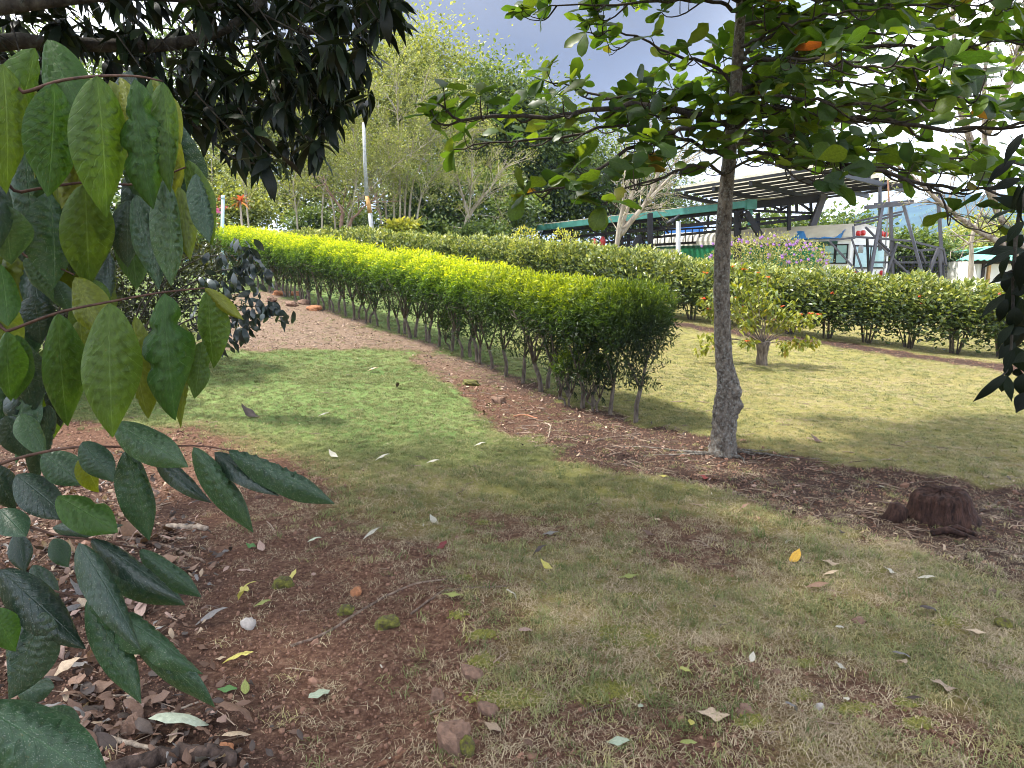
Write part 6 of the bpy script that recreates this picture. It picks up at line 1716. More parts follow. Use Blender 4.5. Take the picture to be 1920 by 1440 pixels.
# ================================================================== grey tubular climbing frame
_bars0 = bars
def bars(p_, n_, m_, l_, o_): _bars0(p_, n_, m_, [(*q[:6], q[6] * .72) for q in l_], o_)
of_ = P(1680, 520, 22); of_[2] = Hs(of_[0], of_[1])
fr = thing('climbing_frame', 'tall grey tubular steel frame with leaning legs and railings at the right behind the hedge', 'frame', of_)
fl_ = lambda lst, w: [(a, b_, 22 + d0, c, d_, 22 + d1, w) for (a, b_, d0, c, d_, d1) in lst]
bars(fr, 'leg', M_GALV, fl_([(1655, 384, 0, 1626, 545, -.5), (1670, 384, .1, 1674, 545, .1), (1694, 384, .2, 1738, 545, -.4), (1757, 345, 1.0, 1770, 540, 1.0), (1650, 350, 1.5, 1650, 470, 1.5), (1760, 465, 0, 1728, 545, 0), (1762, 465, .4, 1764, 545, .4)], .11), of_)
bars(fr, 'top_plate', M_GALV, fl_([(1622, 389, 0, 1705, 381, 0), (1640, 384, .7, 1712, 378, .7)], .16), of_)
bars(fr, 'rail', M_GALV, fl_([(1604, 444, 0, 1660, 448, 0), (1660, 448, 0, 1710, 452, 0), (1708, 452, 0, 1768, 467, .4), (1726, 470, .2, 1766, 466, .4), (1680, 458, .1, 1726, 470, .2), (1555, 451, -.1, 1604, 445, 0), (1602, 422, .3, 1690, 402, .5), (1602, 416, .6, 1700, 395, .8), (1636, 492, .1, 1772, 492, .5), (1600, 425, .2, 1601, 447, 0)], .085), of_)
bars(fr, 'brace', M_GALV, fl_([(1623, 426, 0, 1668, 472, .2), (1640, 450, .1, 1716, 525, -.1), (1682, 456, 0, 1662, 515, -.1), (1678, 492, .2, 1715, 520, .2), (1726, 470, .2, 1736, 495, .2), (1769, 466, .4, 1774, 495, .4), (1760, 470, .3, 1738, 520, .2), (1596, 445, -.2, 1620, 515, -.3), (1555, 452, -.3, 1610, 512, -.4)], .07), of_)
bars(fr, 'post', M_STEEL, fl_([(1626, 447, -.1, 1629, 520, -.1), (1675, 450, .5, 1675, 530, .5), (1694, 480, .8, 1694, 530, .8), (1712, 490, .8, 1712, 530, .8), (1727, 472, .6, 1727, 530, .6), (1748, 485, .8, 1748, 530, .8), (1768, 492, .5, 1768, 535, .5)], .08), of_)
bars(fr, 'baluster', M_STEEL, fl_([(u, 482, 1.2, u, 520, 1.2) for u in range(1684, 1775, 10)], .03), of_)
bars(fr, 'handrail', M_STEEL, fl_([(1682, 482, 1.2, 1776, 478, 1.2), (1682, 500, 1.2, 1776, 498, 1.2), (1682, 511, 1.2, 1776, 510, 1.2)], .06), of_)
M_ORP = paint('rusty_pole', (.40, .20, .13), .6)
op = P(1666, 400, 24); op[2] = Hs(op[0], op[1])
s = thing('thin_pole', 'thin pole with an orange upper length rising behind the steel frame', 'pole', op)
m_ = MB(); m_.tube([(0, 0, -.2), P(1667, 380, 24) - op], .025, 8); m_.build('lower_length', M_WHT, s)
m_ = MB(); m_.tube([P(1667, 380, 24) - op, P(1665, 338, 24) - op], .028, 8); m_.build('upper_length', M_ORP, s)

# ================================================================== hut with a green roof
M_HW = paint('hut_white_wall', (.72, .72, .71), .8, 0, .06, 2); M_HR = paint('hut_green_roof', (.16, .48, .36), .5, 0, .12, 2); M_HD = paint('hut_dark_beam', (.03, .02, .018), .6); M_HO = paint('ochre_post', (.45, .26, .11), .6)
hz = P(1872, 540, 27.0); hz[2] = Hs(hz[0], hz[1])
hut = thing('hut', 'small white-walled hut with a green corrugated roof at the right behind the hedge', 'hut', hz)
def HP(u, v, d_=0): return P(u, v, 27 + d_) - hz
l_, r_x = HP(1836, 500)[0], HP(2040, 500)[0]; zt = HP(1860, 490)[2]; 
m_ = MB(); m_.box(((l_ + r_x) / 2, 1.4, zt / 2 - .2), (r_x - l_, 2.6, zt + .4)); m_.build('wall', M_HW, hut)
m_ = MB(); m_.box(((l_ + r_x) / 2 - .1, .06, zt + .02), (r_x - l_ + .3, .14, .22)); m_.build('eave_beam', M_HD, hut)
m_ = MB(); m_.box((HP(1846, 500)[0], .06, zt / 2), (.09, .1, zt)); m_.build('corner_post', M_HD, hut)
m_ = MB(); m_.box((HP(1856, 500)[0], .04, zt / 2), (.09, .1, zt)); m_.build('ochre_post', M_HO, hut)
nn = 52; V = []
xl, xr = HP(1776, 487)[0], r_x + .6; ze = HP(1840, 487)[2]; zr = HP(1852, 462, 1.6)[2]
for i in range(nn + 1):
    s_ = i / nn; x0 = xl + (xr - xl) * s_; dz = .022 if i % 2 else -.022
    xr_ = HP(1852, 462, 1.6)[0]; x1 = xr_ + (xr - xr_) * s_
    V += [(x0, -.55, ze + dz), (x1, 1.6, zr + dz), (x0, -.55, ze + dz - .03), (x1, 1.6, zr + dz - .03), (x0, 3.4, ze + dz)]
Q = []
for i in range(nn):
    a = i * 5; c = a + 5; Q += [(a, c, c + 1, a + 1), (a + 2, a + 3, c + 3, c + 2), (a, a + 2, c + 2, c), (a + 1, c + 1, c + 4, a + 4)]
link('roof', np_mesh('roof', np.array(V), np.array(Q), [M_HR]), hut)
sp = P(1821, 530, 26.0); sp[2] = Hs(sp[0], sp[1])
s = thing('pale_trunk', 'bare pale tree trunk standing beside the hut roof', 'trunk', sp)
m_ = MB(); m_.tube(smooth_path([(0, 0, -.2), P(1821, 500, 26) - sp, P(1822, 450, 26) - sp, P(1830, 420, 26) - sp, P(1848, 380, 26) - sp], 14), np.linspace(.11, .03, 14), 8, rough=.06, rng=RNG); m_.build('bole', M_PB, s, True)
m_ = MB(); m_.tube(smooth_path([P(1822, 460, 26) - sp, P(1800, 445, 26) - sp, P(1782, 430, 26.2) - sp], 8), np.linspace(.04, .015, 8), 6); m_.tube(smooth_path([P(1824, 440, 26) - sp, P(1842, 425, 26) - sp, P(1868, 415, 26) - sp], 8), np.linspace(.04, .012, 8), 6); m_.build('branch', M_PB, s, True)

# purple-flowered bush in front of the bus
pf = P(1432, 520, 18.6); pf[2] = Hs(pf[0], pf[1])
M_PFB = leaf_mat('purple_bush_leaf', [(0, (.06, .08, .025)), (.5, (.17, .19, .06)), (1, (.34, .33, .14))], 'tint', .3)
pfl = leafy_bush('purple_flowering_bush', 'rounded pale bush dotted with purple flowers in front of the bus', 'bush', pf, (1.62, 1.0, .86), 1.22, 6500, M_PFB, (.05, .085), (.4, .55), 35, 12, .2, e=2.0)
M_PUR = leaf_mat('purple_petal', [(0, (.20, .08, .46)), (1, (.38, .20, .60))], 'tint', .3)
pur = flower_cluster(97, M_PUR, .05, 16, .05)
for (u, v) in [(1385, 450), (1400, 455), (1440, 448), (1452, 443), (1475, 452), (1490, 458), (1505, 470), (1520, 480), (1538, 488), (1545, 495), (1405, 475), (1440, 478), (1470, 478), (1480, 492), (1375, 460), (1430, 445), (1460, 460), (1315, 462), (1340, 458), (1525, 470), (1500, 490)]:
    q = P(u + RNG.normal(0, 2), v, 18.0) - pf; link('flower', pur, pfl, loc=q, scale=(RNG.uniform(.6, 1.15),) * 3)
for _ in range(46):
    d = rand_dir(1)[0]; d[1] = -abs(d[1]); d[2] = abs(d[2]) * .9 + .1; d /= np.linalg.norm(d)
    link('flower', pur, pfl, loc=(d[0] * 1.6, d[1] * 1.0, 1.22 + d[2] * .86), scale=(RNG.uniform(.5, 1.0),) * 3)
# tufts that grow out of the far hedge
for (u, v, Y, lab) in [(1055, 470, 19.6, 'fresh green sprout with a pink flower rising from the far hedge'), (985, 480, 20.2, 'bright green upright sprout on the near side of the far hedge')]:
    q = P(u, v, Y); q[2] = Hs(q[0], q[1])
    tf_ = leafy_bush('green_sprout', lab, 'shrub', q, (.45, .35, .55), 1.35, 900, M_YF, (.06, .10), (.3, .45), int(u), 4, .8)
# ================================================================== stump
M_STUMP = bark_mat('rotten_stump_wood', (0.012, 0.0055, 0.004), (0.080, 0.040, 0.029), 34, 1.0, stretch=.22)
sb_ = Gp(1768, 962); DS = np.linalg.norm(sb_ - EYE); pxm = sb_[1] / FPX
st = thing('tree_stump', 'low rotten reddish brown tree stump rising from the soil at the right', 'stump', (sb_[0], sb_[1] + .05, sb_[2]))
r = np.random.default_rng(606); seg = 72
V = []; lev = np.linspace(0, 1, 12)
hS = 57 * pxm
for k, q in enumerate(lev):
    for j in range(seg):
        a = j * 2 * math.pi / seg
        w = .185 + .05 * (1 - q) ** 2.4 + .06 * max(0, math.cos(a)) * (1 - q) ** 1.2 - .03 * float(sstep(.8, 1.0, q))
        groove = (.011 * math.sin(a * 11 + 1.3) * math.sin(a * 7 + 2) + .009 * math.sin(a * 23) + .007 * math.sin(a * 37 + 1)) * (.3 + .7 * q)
        z = hS * q * (1 + (.06 * math.cos(a - .4) + .02 * math.sin(a * 5)) * q) - .05 * (q == 0)
        rr_q = w + groove + r.normal(0, .003)
        V.append((rr_q * math.cos(a), rr_q * .82 * math.sin(a), z + .004 * math.sin(a * 19) * q))
n0 = len(V)
for f_ in (.75, .45, .01):
    for j in range(seg):
        x, y, z = V[(len(lev) - 1) * seg + j]; V.append((x * f_, y * f_, z * f_ + (hS * 1.03 + .02 * x) * (1 - f_) + .008 * math.sin(x * 40 + y * 31) + r.normal(0, .005)))
V = np.array(V); nl = len(lev) + 3
ii = np.arange(nl - 1)[:, None] * seg + np.arange(seg)[None]; jj = np.arange(nl - 1)[:, None] * seg + (np.arange(seg)[None] + 1) % seg
Q = np.stack([ii, jj, jj + seg, ii + seg], -1).reshape(-1, 4)
link('wood', np_mesh('wood', V, Q, [M_STUMP], True), st)
m_ = MB(); m_.tube([(-.33, -.02, -.02), (-.31, -.03, .05), (-.29, -.02, .10), (-.28, -.02, .12)], [.075, .07, .055, .02], 10, rough=.2, rng=r); m_.build('broken_piece', M_STUMP, st, True)
m_ = MB(); m_.tube([(-.22, -.30, .01), (-.12, -.31, .04), (-.02, -.36, .015)], [.02, .025, .015], 7); m_.tube([(-.16, -.27, .02), (-.05, -.29, .05), (.04, -.36, .02)], [.015, .02, .012], 7); m_.build('root', M_STUMP, st, True)

# ================================================================== fallen leaves, each a thing of its own
def fmat(name, c0, c1, rough=.6, trans=.1):
    return leaf_mat(name, [(0, c0), (1, c1)], 'object', trans, 1.1, rough, .35, veins=10, vein_amt=.3)
FM = {'pale': fmat('fallen_pale', (.34, .32, .26), (.54, .50, .41)), 'yellow': fmat('fallen_yellow', (.34, .30, .06), (.48, .42, .12)), 'olive': fmat('fallen_olive', (.20, .22, .06), (.30, .30, .08)),
      'brown': fmat('fallen_brown', (.09, .05, .035), (.20, .12, .08)), 'tan': fmat('fallen_tan', (.26, .19, .13), (.42, .32, .22)), 'green': fmat('fallen_green', (.05, .13, .03), (.09, .19, .05)),
      'greygreen': fmat('fallen_greygreen', (.28, .33, .24), (.40, .44, .33)), 'grey': fmat('fallen_grey', (.13, .12, .115), (.23, .215, .205)), 'red': fmat('fallen_red', (.13, .02, .02), (.22, .04, .03)), 'dark': fmat('fallen_dark', (.035, .025, .022), (.07, .05, .04)),
      'pink': fmat('fallen_pink', (.24, .155, .125), (.40, .28, .23)), 'orange': fmat('fallen_orange', (.45, .26, .03), (.55, .33, .05))}
def curl(seed, width, droop, fold, wv):
    a = leaf_arrays(width, .48, 8, 4, fold, droop, 1.0, .7, wave=wv, cut=chew(seed, .25), seed=seed)
    V = a[0].copy(); V[:, 2] -= V[:, 2].min(); V[:, 1] -= .45
    return V, a[1], a[2]
fshape = [curl(1, .22, .3, .25, .25), curl(2, .20, 1.2, .5, .3), curl(3, .26, -.9, .35, .2), curl(4, .17, .6, .9, .2), curl(5, .24, -.4, .15, .35)]
fmesh = {}
def fallen(u, v, L, c, k, rot, label, group=None, tilt=.09):
    if (k, c) not in fmesh: fmesh[k, c] = np_mesh('fallen_leaf', fshape[k][0], fshape[k][1], [FM[c]], True, uv=fshape[k][2])
    p = Gp(u, v); d = np.linalg.norm(p - EYE); s = L / FPX * p[1] * 1.12
    o_ = link('fallen_leaf', fmesh[k, c], None, p + [0, 0, .010 if p[1] < 6 else .016], (RNG.normal(0, tilt), RNG.normal(0, tilt), math.radians(rot)), (s, s, s))
    tag(o_, label, 'leaf', group or 'single fallen leaves'); return o_
FL = [
 (462, 1127, 58, 'yellow', 1, 80, 'long pale yellow fallen leaf beside the round grey pebble'), (459, 1111, 34, 'yellow', 0, 40, 'small yellow leaf touching the long pale yellow one'), (494, 1140, 38, 'olive', 3, 85, 'olive leaf just right of the long pale yellow leaf'),
 (445, 1246, 62, 'yellow', 3, 80, 'bright yellow narrow leaf on the bare red soil'), (462, 1228, 28, 'yellow', 0, 100, 'short yellow leaf above the bright narrow one'), (428, 1300, 44, 'green', 0, 75, 'fresh green leaf on the soil beside an olive leaf'),
 (460, 1296, 30, 'olive', 2, 20, 'curled olive leaf beside the fresh green leaf'), (597, 1300, 52, 'greygreen', 0, -35, 'pale grey-green oval leaf alone on the bare soil'), (335, 1372, 112, 'greygreen', 3, -60, 'long curled grey-green leaf in the litter near the bottom'),
 (443, 1387, 56, 'tan', 3, -50, 'tan folded leaf beside the orange stone'), (452, 1360, 80, 'brown', 1, -75, 'brown curled leaf above the tan folded leaf'), (472, 1024, 26, 'green', 4, 60, 'small green leaf lying against a pinkish one'), (490, 1026, 26, 'pink', 2, 30, 'pinkish leaf lying against the small green one'),
 (460, 1077, 32, 'pink', 3, -40, 'pink-brown leaf on red soil above the yellow leaves'), (590, 1016, 34, 'greygreen', 3, 70, 'thin pale green leaf in the straw near the soil edge'), (400, 1168, 68, 'grey', 3, 95, 'grey-brown rolled leaf left of the round pebble'), (415, 1236, 24, 'tan', 0, 80, 'tiny tan leaf left of the bright yellow leaf'),
 (588, 1078, 20, 'pink', 0, 10, 'tiny pink leaf beside the mossy stone'), (548, 1080, 24, 'yellow', 2, -40, 'yellow-green leaf leaning on the mossy stone'), (625, 853, 24, 'pale', 2, 60, 'pale leaf in the upper lawn near the brown patch'), (718, 861, 30, 'pale', 3, 85, 'thin whitish leaf in the middle lawn'),
 (900, 833, 24, 'pale', 3, 70, 'whitish leaf below the soil strip in the middle'), (607, 778, 22, 'pale', 3, 85, 'whitish leaf on the brighter upper lawn'), (813, 973, 24, 'pale', 2, 50, 'white and grey curled leaf in mid lawn'), (698, 1010, 36, 'pale', 3, 120, 'cream leaf with raised edge on the thin lawn'),
 (1033, 997, 32, 'grey', 0, 80, 'bluish grey leaf lying flat in the grass'), (828, 1035, 30, 'red', 4, -30, 'dark red leaf on the brownish turf'), (1010, 1048, 40, 'dark', 1, 80, 'dark brown curled leaf in the middle turf'), (1025, 1075, 32, 'yellow', 2, 60, 'golden yellow curled leaf in the middle turf'),
 (1180, 1098, 40, 'olive', 0, 80, 'yellow-green leaf lying flat in the grass'), (960, 1143, 34, 'pale', 1, -60, 'pale rolled leaf in the brown turf'), (850, 1137, 44, 'olive', 0, 70, 'green-yellow leaf in the straw near the soil edge'), (985, 1208, 44, 'pink', 3, -40, 'pinkish tan bark-like leaf in the straw'),
 (1160, 1415, 46, 'greygreen', 0, 75, 'pale green leaf at the bottom of the lawn'), (1340, 1365, 60, 'tan', 4, 85, 'broad beige leaf at the bottom of the lawn'), (1294, 1382, 40, 'yellow', 3, -20, 'yellow curled leaf left of the broad beige leaf'), (1484, 1362, 42, 'grey', 1, -65, 'grey-white rolled leaf right of the broad beige one'),
 (1586, 1338, 32, 'pale', 3, -15, 'white torn leaf standing up in the grass'), (1575, 1270, 22, 'pale', 4, 50, 'white leaf scrap in the lower right turf'), (1409, 1254, 22, 'pale', 2, -30, 'small white curled leaf in the lower lawn'), (1688, 1270, 44, 'tan', 1, -10, 'upright curled tan leaf at lower right'),
 (1690, 1250, 44, 'grey', 3, -75, 'dark grey leaf behind the upright curled tan leaf'), (1768, 1307, 54, 'tan', 4, 85, 'striped beige leaf at lower right'), (1490, 1056, 36, 'orange', 2, -50, 'orange-yellow leaf in the right lawn'), (1558, 1068, 34, 'tan', 4, 80, 'beige crumpled leaf in the right lawn'), (1557, 1091, 28, 'tan', 3, 75, 'flat beige leaf below the crumpled one'),
 (1670, 1080, 26, 'pale', 4, 60, 'white crumpled leaf left of the soil strip'), (1735, 1098, 30, 'pale', 3, 60, 'half white half dark leaf right of the white crumpled one'), (1530, 1118, 40, 'brown', 3, 85, 'brown rolled leaf in the right lawn'), (1740, 1158, 44, 'dark', 3, -75, 'dark rolled leaf near the right edge'),
 (1476, 1024, 20, 'pale', 1, 10, 'small white-edged leaf in the right lawn'), (1573, 1197, 22, 'pale', 3, -70, 'short cream leaf in the lower right turf'), (1288, 1284, 38, 'olive', 1, -70, 'olive brown rolled leaf in the lower lawn'), (1530, 822, 26, 'brown', 2, 60, 'brown dry leaf on the sunny right lawn'),
 (1245, 890, 20, 'yellow', 0, 60, 'yellow leaf at the edge of the soil strip'), (1322, 885, 28, 'red', 4, 70, 'dark red leaf on the soil near the knobbly tree'), (1233, 972, 20, 'tan', 0, 20, 'beige leaf in the grass below the knobbly tree'), (1216, 1001, 28, 'brown', 4, 70, 'brown leaf below the knobbly tree'),
 (1395, 955, 26, 'brown', 1, 75, 'brown leaf at the grass edge right of the knobbly tree'), (468, 776, 40, 'dark', 2, 80, 'dark green dead leaf on the bright upper lawn'), (700, 692, 22, 'tan', 3, 85, 'tan leaf in the upper lawn below the path'), (655, 700, 16, 'dark', 0, 60, 'tiny dark leaf in the upper lawn'), (745, 726, 16, 'dark', 1, 20, 'dark upright leaf in the upper lawn'),
 (812, 868, 26, 'pale', 3, 80, 'slim pale leaf beside the thin whitish one'), (925, 1385, 46, 'tan', 0, 40, 'tan leaf under the lumpy mossy rock'), (990, 1420, 40, 'brown', 3, 20, 'brown leaf near the bottom edge'), (1680, 995, 22, 'tan', 3, -50, 'tan leaf below the stump'), (1655, 905, 18, 'pale', 3, -60, 'pale sliver of leaf left of the stump'),
 (1200, 1345, 30, 'greygreen', 3, -30, 'pale green folded leaf near the mossy turf'), (1290, 1420, 40, 'olive', 3, -70, 'olive leaf at the bottom near the beige one'), (1830, 1200, 34, 'tan', 0, 60, 'faint tan leaf near the right edge'), (1710, 1330, 30, 'dark', 3, 60, 'small dark leaf near the striped beige leaf')]
for f_ in FL: fallen(*f_)
# leaf litter under the sapling: the largest singly, the rest as one mass
cols = ['brown', 'tan', 'brown', 'dark', 'grey', 'brown', 'brown', 'brown', 'dark', 'dark', 'brown', 'pink']
k = 0
while k < 170:
    u, v = RNG.uniform(0, 430), RNG.uniform(960, 1436)
    p = G(u, v)
    if sd_poly(p[:1], p[1:2], LITTER)[0] > 0: continue
    c = cols[int(RNG.integers(0, len(cols)))]
    fallen(u, v, RNG.uniform(24, 60) * (.6 + .5 * v / 1440), c, int(RNG.integers(0, 5)), RNG.uniform(0, 360), f'{dict(dark="blackish", pink="pinkish").get(c, c)} dry curled leaf in the litter under the sapling', f'{c} dry leaves of the litter under the sapling', .4); k += 1
def litter(name, label, n, sampler, cols_, smin, smax, tilt=.4):
    P_, S_, C_ = [], [], []
    m_ = {}
    for _ in range(n):
        q = sampler()
        if q is None: continue
        c = cols_[int(RNG.integers(0, len(cols_)))]; kk = int(RNG.integers(0, 5)); m_.setdefault((kk, c), []).append(q)
    V, Q, MI, UVs, mats, off = [], [], [], [], [], 0
    for (kk, c), pts in m_.items():
        if FM[c] not in mats: mats.append(FM[c])
        pts = np.array(pts); nn_ = len(pts); a = RNG.uniform(0, 6.28, nn_)
        d = np.stack([np.cos(a), np.sin(a), RNG.normal(0, tilt * .6, nn_)], 1)
        R = basis(d, np.array([0, 0, 1.0]) + RNG.normal(0, tilt, (nn_, 3)))
        v_, q_, _, uv_ = stamp(fshape[kk], pts, R, RNG.uniform(smin, smax, nn_))
        V.append(v_); Q.append(q_ + off); off += len(v_); MI += [mats.index(FM[c])] * len(q_); UVs.append(uv_)
    o_ = link(name, np_mesh(name, np.concatenate(V), np.concatenate(Q), mats, True, uv=np.concatenate(UVs), midx=MI))
    return tag(o_, label, kind='stuff')
lp = np.array(LITTER); 
def pool(x0, x1, y0, y1, n, polys, lo, hi, z0, z1):
    x, y = RNG.uniform(x0, x1, n), RNG.uniform(y0, y1, n)
    d = np.minimum.reduce([sd_poly(x, y, p_) for p_ in polys])
    k = d < RNG.uniform(lo, hi, n)
    return iter([(a, b_, Hs(a, b_) + RNG.uniform(z0, z1)) for a, b_ in zip(x[k], y[k])])
_pl = pool(-4.2, -.4, 1.5, 6.2, 7500, [LITTER], -.1, .25, .002, .03)
def s_lit(): return next(_pl, None)
litter('leaf_litter', 'carpet of small dry brown leaves and scraps', 10000, s_lit, cols, .022, .07, .5)
_ps = pool(-7, 6.5, 3.5, 16, 9000, [STRIP], .1, .2, .006, .012)
def s_strip(): return next(_ps, None)
litter('path_litter', 'scattered dry leaf scraps on the soil strip and path', 7000, s_strip, ['brown', 'tan', 'brown', 'dark', 'dark', 'pink', 'tan', 'brown'], .02, .06, .35)
def s_lawn():
    y = RNG.uniform(2, 11); x = RNG.uniform(-3, 6)
    return (x, y, Hs(x, y) + .012)
litter('lawn_scraps', 'tiny leaf scraps strewn over the lawn', 260, s_lawn, ['brown', 'tan', 'pale', 'dark'], .012, .032, .5)

# fine twigs strewn through the litter and along the strip
def twig_scrap(name, mat, seed):
    r = np.random.default_rng(seed); m_ = MB()
    m_.tube([(-.5, 0, 0), (-.2, r.normal(0, .04), .03), (.15, r.normal(0, .05), .02), (.5, r.normal(0, .06), 0)], [.022, .02, .018, .010], 4)
    if seed % 2: m_.tube([(-.1, 0, .03), (.1, .13, .05), (.25, .2, .03)], [.014, .012, .006], 4)
    return m_.mesh(name, mat)
M_TWS = blade_mat('dead_twig', (.07, .045, .032), (.30, .22, .16), 0)
yv = RNG.uniform(1.6, 14, 9000); xv = RNG.uniform(-1, 1, 9000) * (.8 * yv + 1)
cv = np.minimum(sd_poly(xv, yv, LITTER), sd_poly(xv, yv, STRIP))
kv = RNG.uniform(0, 1, 9000) < np.where(cv < .05, 1.0, .05)
tp_ = [(x, y, Hs(x, y) + .006) for x, y in zip(xv[kv], yv[kv])]; ts_ = RNG.uniform(.05, .2, kv.sum()) * np.where(yv[kv] < 4, .7, 1)
n = len(tp_)
scatter('twig_litter', 'fine dead twigs strewn over soil and litter', np.array(tp_), np.stack([RNG.normal(0, .12, n), RNG.normal(0, .12, n), RNG.uniform(0, 6.28, n)], 1), np.array(ts_), RNG.integers(0, 3, n), [twig_scrap('twig_scrap', M_TWS, s_) for s_ in (1, 2, 3)])

# ================================================================== twigs, roots and stones on the ground
M_ROOT = bark_mat('root_bark', (0.06, 0.038, 0.028), (0.26, 0.19, 0.145), 30, .8)
M_PROOT = bark_mat('pale_stick_bark', (0.16, 0.12, 0.09), (0.44, 0.36, 0.28), 30, .7)
M_DROOT = bark_mat('dark_root_bark', (0.022, 0.014, 0.011), (0.11, 0.075, 0.06), 22, 1.0)
def stick(name, label, px, r0, r1, mat=M_ROOT, cat='stick', lift=.3, n=16):
    w = [Gp(u, v) for u, v in px]; b0 = w[0]
    q = smooth_path([p - b0 + np.array([0, 0, r0 * lift]) for p in w], n); q[1:-1] += RNG.normal(0, r0 * .25, (n - 2, 3))
    for i in range(n): q[i, 2] = max(q[i, 2], Hs(q[i, 0] + b0[0], q[i, 1] + b0[1]) - b0[2] + r0 * .15)
    m_ = MB(); m_.tube(q, np.linspace(r0, r1, n), 8, rough=.12, rng=RNG)
    o_ = m_.build(name, mat, None, True); o_.location = b0
    return tag(o_, label, cat)
stick('dead_stick', 'thick pale broken stick lying across the litter', [(312, 987), (350, 986), (388, 990)], .020, .021, M_PROOT)
stick('root', 'long surface root running from the sapling litter to the soil', [(185, 996), (240, 1003), (300, 1015), (345, 1035), (384, 1052)], .014, .007)
stick('dead_stick', 'forked pale stick beside the thick broken one', [(300, 1002), (325, 1005), (348, 1008)], .010, .007, M_PROOT)
stick('dead_stick', 'slim stick below the chewed sapling leaf', [(300, 1347), (335, 1330), (372, 1316)], .006, .004, M_PROOT)
stick('dead_stick', 'knobbly stick in the litter above the dark root', [(190, 1385), (240, 1392), (298, 1398)], .011, .008, M_PROOT)
stick('dead_stick', 'lichened stick leaning out of the litter near the big leaf', [(137, 1385), (152, 1366), (165, 1345)], .014, .010, M_PROOT)
stick('dead_stick', 'straight thin stick in the litter below the green leaves', [(190, 1302), (230, 1303), (262, 1307)], .006, .005, M_PROOT)
stick('root', 'thick dark root breaking the soil at the bottom edge', [(180, 1452), (260, 1425), (330, 1412), (400, 1410), (440, 1420)], .035, .028, M_DROOT, lift=.1)
stick('root', 'thin root running up through the straw in the middle', [(545, 1210), (600, 1190), (650, 1160), (700, 1130), (770, 1112), (840, 1100)], .008, .005)
stick('root', 'second thin root right of the first', [(770, 1150), (810, 1130), (860, 1120), (950, 1112)], .006, .004)
stick('root', 'orange bare root crossing the dug soil by the hedge', [(962, 772), (985, 770), (1008, 776)], .012, .008, paint('orange_root', (.30, .13, .07), .8, var=.3, scale=20))
stick('root', 'curling pale root on the soil strip below the hedge', [(1022, 782), (1032, 788), (1030, 802), (1028, 808)], .009, .006, M_PROOT)
stick('root', 'low root on the soil strip left of the knobbly tree', [(1110, 818), (1150, 812), (1200, 806)], .014, .008)
stick('dead_stick', 'short twig lying in the lawn below the tree', [(1098, 937), (1118, 936), (1134, 938)], .007, .005)
stick('dead_stick', 'bent brown twig near the right edge', [(1848, 1108), (1868, 1112), (1890, 1122)], .011, .007)
stick('dead_stick', 'grey twig in the right lawn below the soil strip', [(1688, 1055), (1708, 1061), (1724, 1068)], .006, .004)
stick('dead_stick', 'thin dark stick on the soil left of the stump', [(1560, 908), (1585, 908), (1605, 910)], .009, .006, M_DROOT)
stick('dead_stick', 'brown splintered chip of wood at the bottom on the soil', [(700, 1428), (740, 1418), (782, 1402)], .007, .017, bark_mat('split_wood', (.05, .022, .014), (.24, .12, .07), 40, .8), n=6)

M_STG = paint('grey_stone', (.34, .31, .28), .8, var=.25, scale=40, bump=.4); M_STB = paint('brown_stone', (.16, .095, .065), .85, var=.35, scale=40, bump=.6); M_STO = paint('orange_stone', (.30, .13, .06), .85, var=.3, scale=40, bump=.5)
M_MOSS, t, b, o = new_mat('mossy_stone'); n_ = noise(t, 45, 7, .7); rm_ = ramp(t, [(.36, (.05, .032, .022)), (.5, (.075, .075, .012)), (.7, (.16, .15, .022))]); t.links.new(n_.outputs['Fac'], rm_.inputs['Fac']); t.links.new(rm_.outputs['Color'], b.inputs['Base Color']); b.inputs['Roughness'].default_value = .95
def stone(u, v, wpx, hpx, mat, label, seed, dep=.8, rz=0):
    r = np.random.default_rng(seed); p = Gp(u, v + hpx * .4); k = p[1] / FPX
    na, nb_ = 18, 11; V = []
    for i in range(nb_ + 1):
        th = math.pi * i / nb_
        for j in range(na):
            a = 2 * math.pi * j / na; d = np.array([math.sin(th) * math.cos(a), math.sin(th) * math.sin(a), math.cos(th)])
            f_ = 1 + .22 * math.sin(d[0] * 3.1 + seed) * math.cos(d[1] * 2.7 + seed * 2) + .14 * math.sin(d[2] * 4 + d[0] * 3 + seed) + .05 * math.sin(d[0] * 9 + d[1] * 8 + seed) + (r.normal(0, .035) if 0 < i < nb_ else 0)
            V.append(np.sign(d) * np.abs(d) ** .85 * f_)
    V = np.array(V) * np.array([wpx * k / 2, wpx * k / 2 * dep, hpx * k / 2 * 1.15])
    ii = np.arange(nb_)[:, None] * na + np.arange(na)[None]; jj = np.arange(nb_)[:, None] * na + (np.arange(na)[None] + 1) % na
    o_ = link('stone', np_mesh('stone', V, np.stack([ii, ii + na, jj + na, jj], -1).reshape(-1, 4), [mat], mat is M_STG), None, p + [0, 0, hpx * k * .22], (0, 0, rz))
    return tag(o_, label, 'stone')
stone(467, 1168, 30, 22, M_STG, 'smooth grey pebble on the red soil below the yellow leaves', 3); stone(250, 1352, 40, 38, M_STB, 'angular orange-brown stone in the leaf litter', 4); stone(421, 1394, 32, 22, M_STO, 'bright orange stone beside the tan folded leaf', 5)
stone(530, 1087, 38, 26, M_MOSS, 'moss-covered round stone on the bare soil', 6); stone(885, 1268, 46, 28, M_STB, 'flat reddish brown rock at the edge of the turf', 7); stone(852, 1385, 62, 78, M_STB, 'largest lumpy brown rock at the bottom of the turf edge', 8)
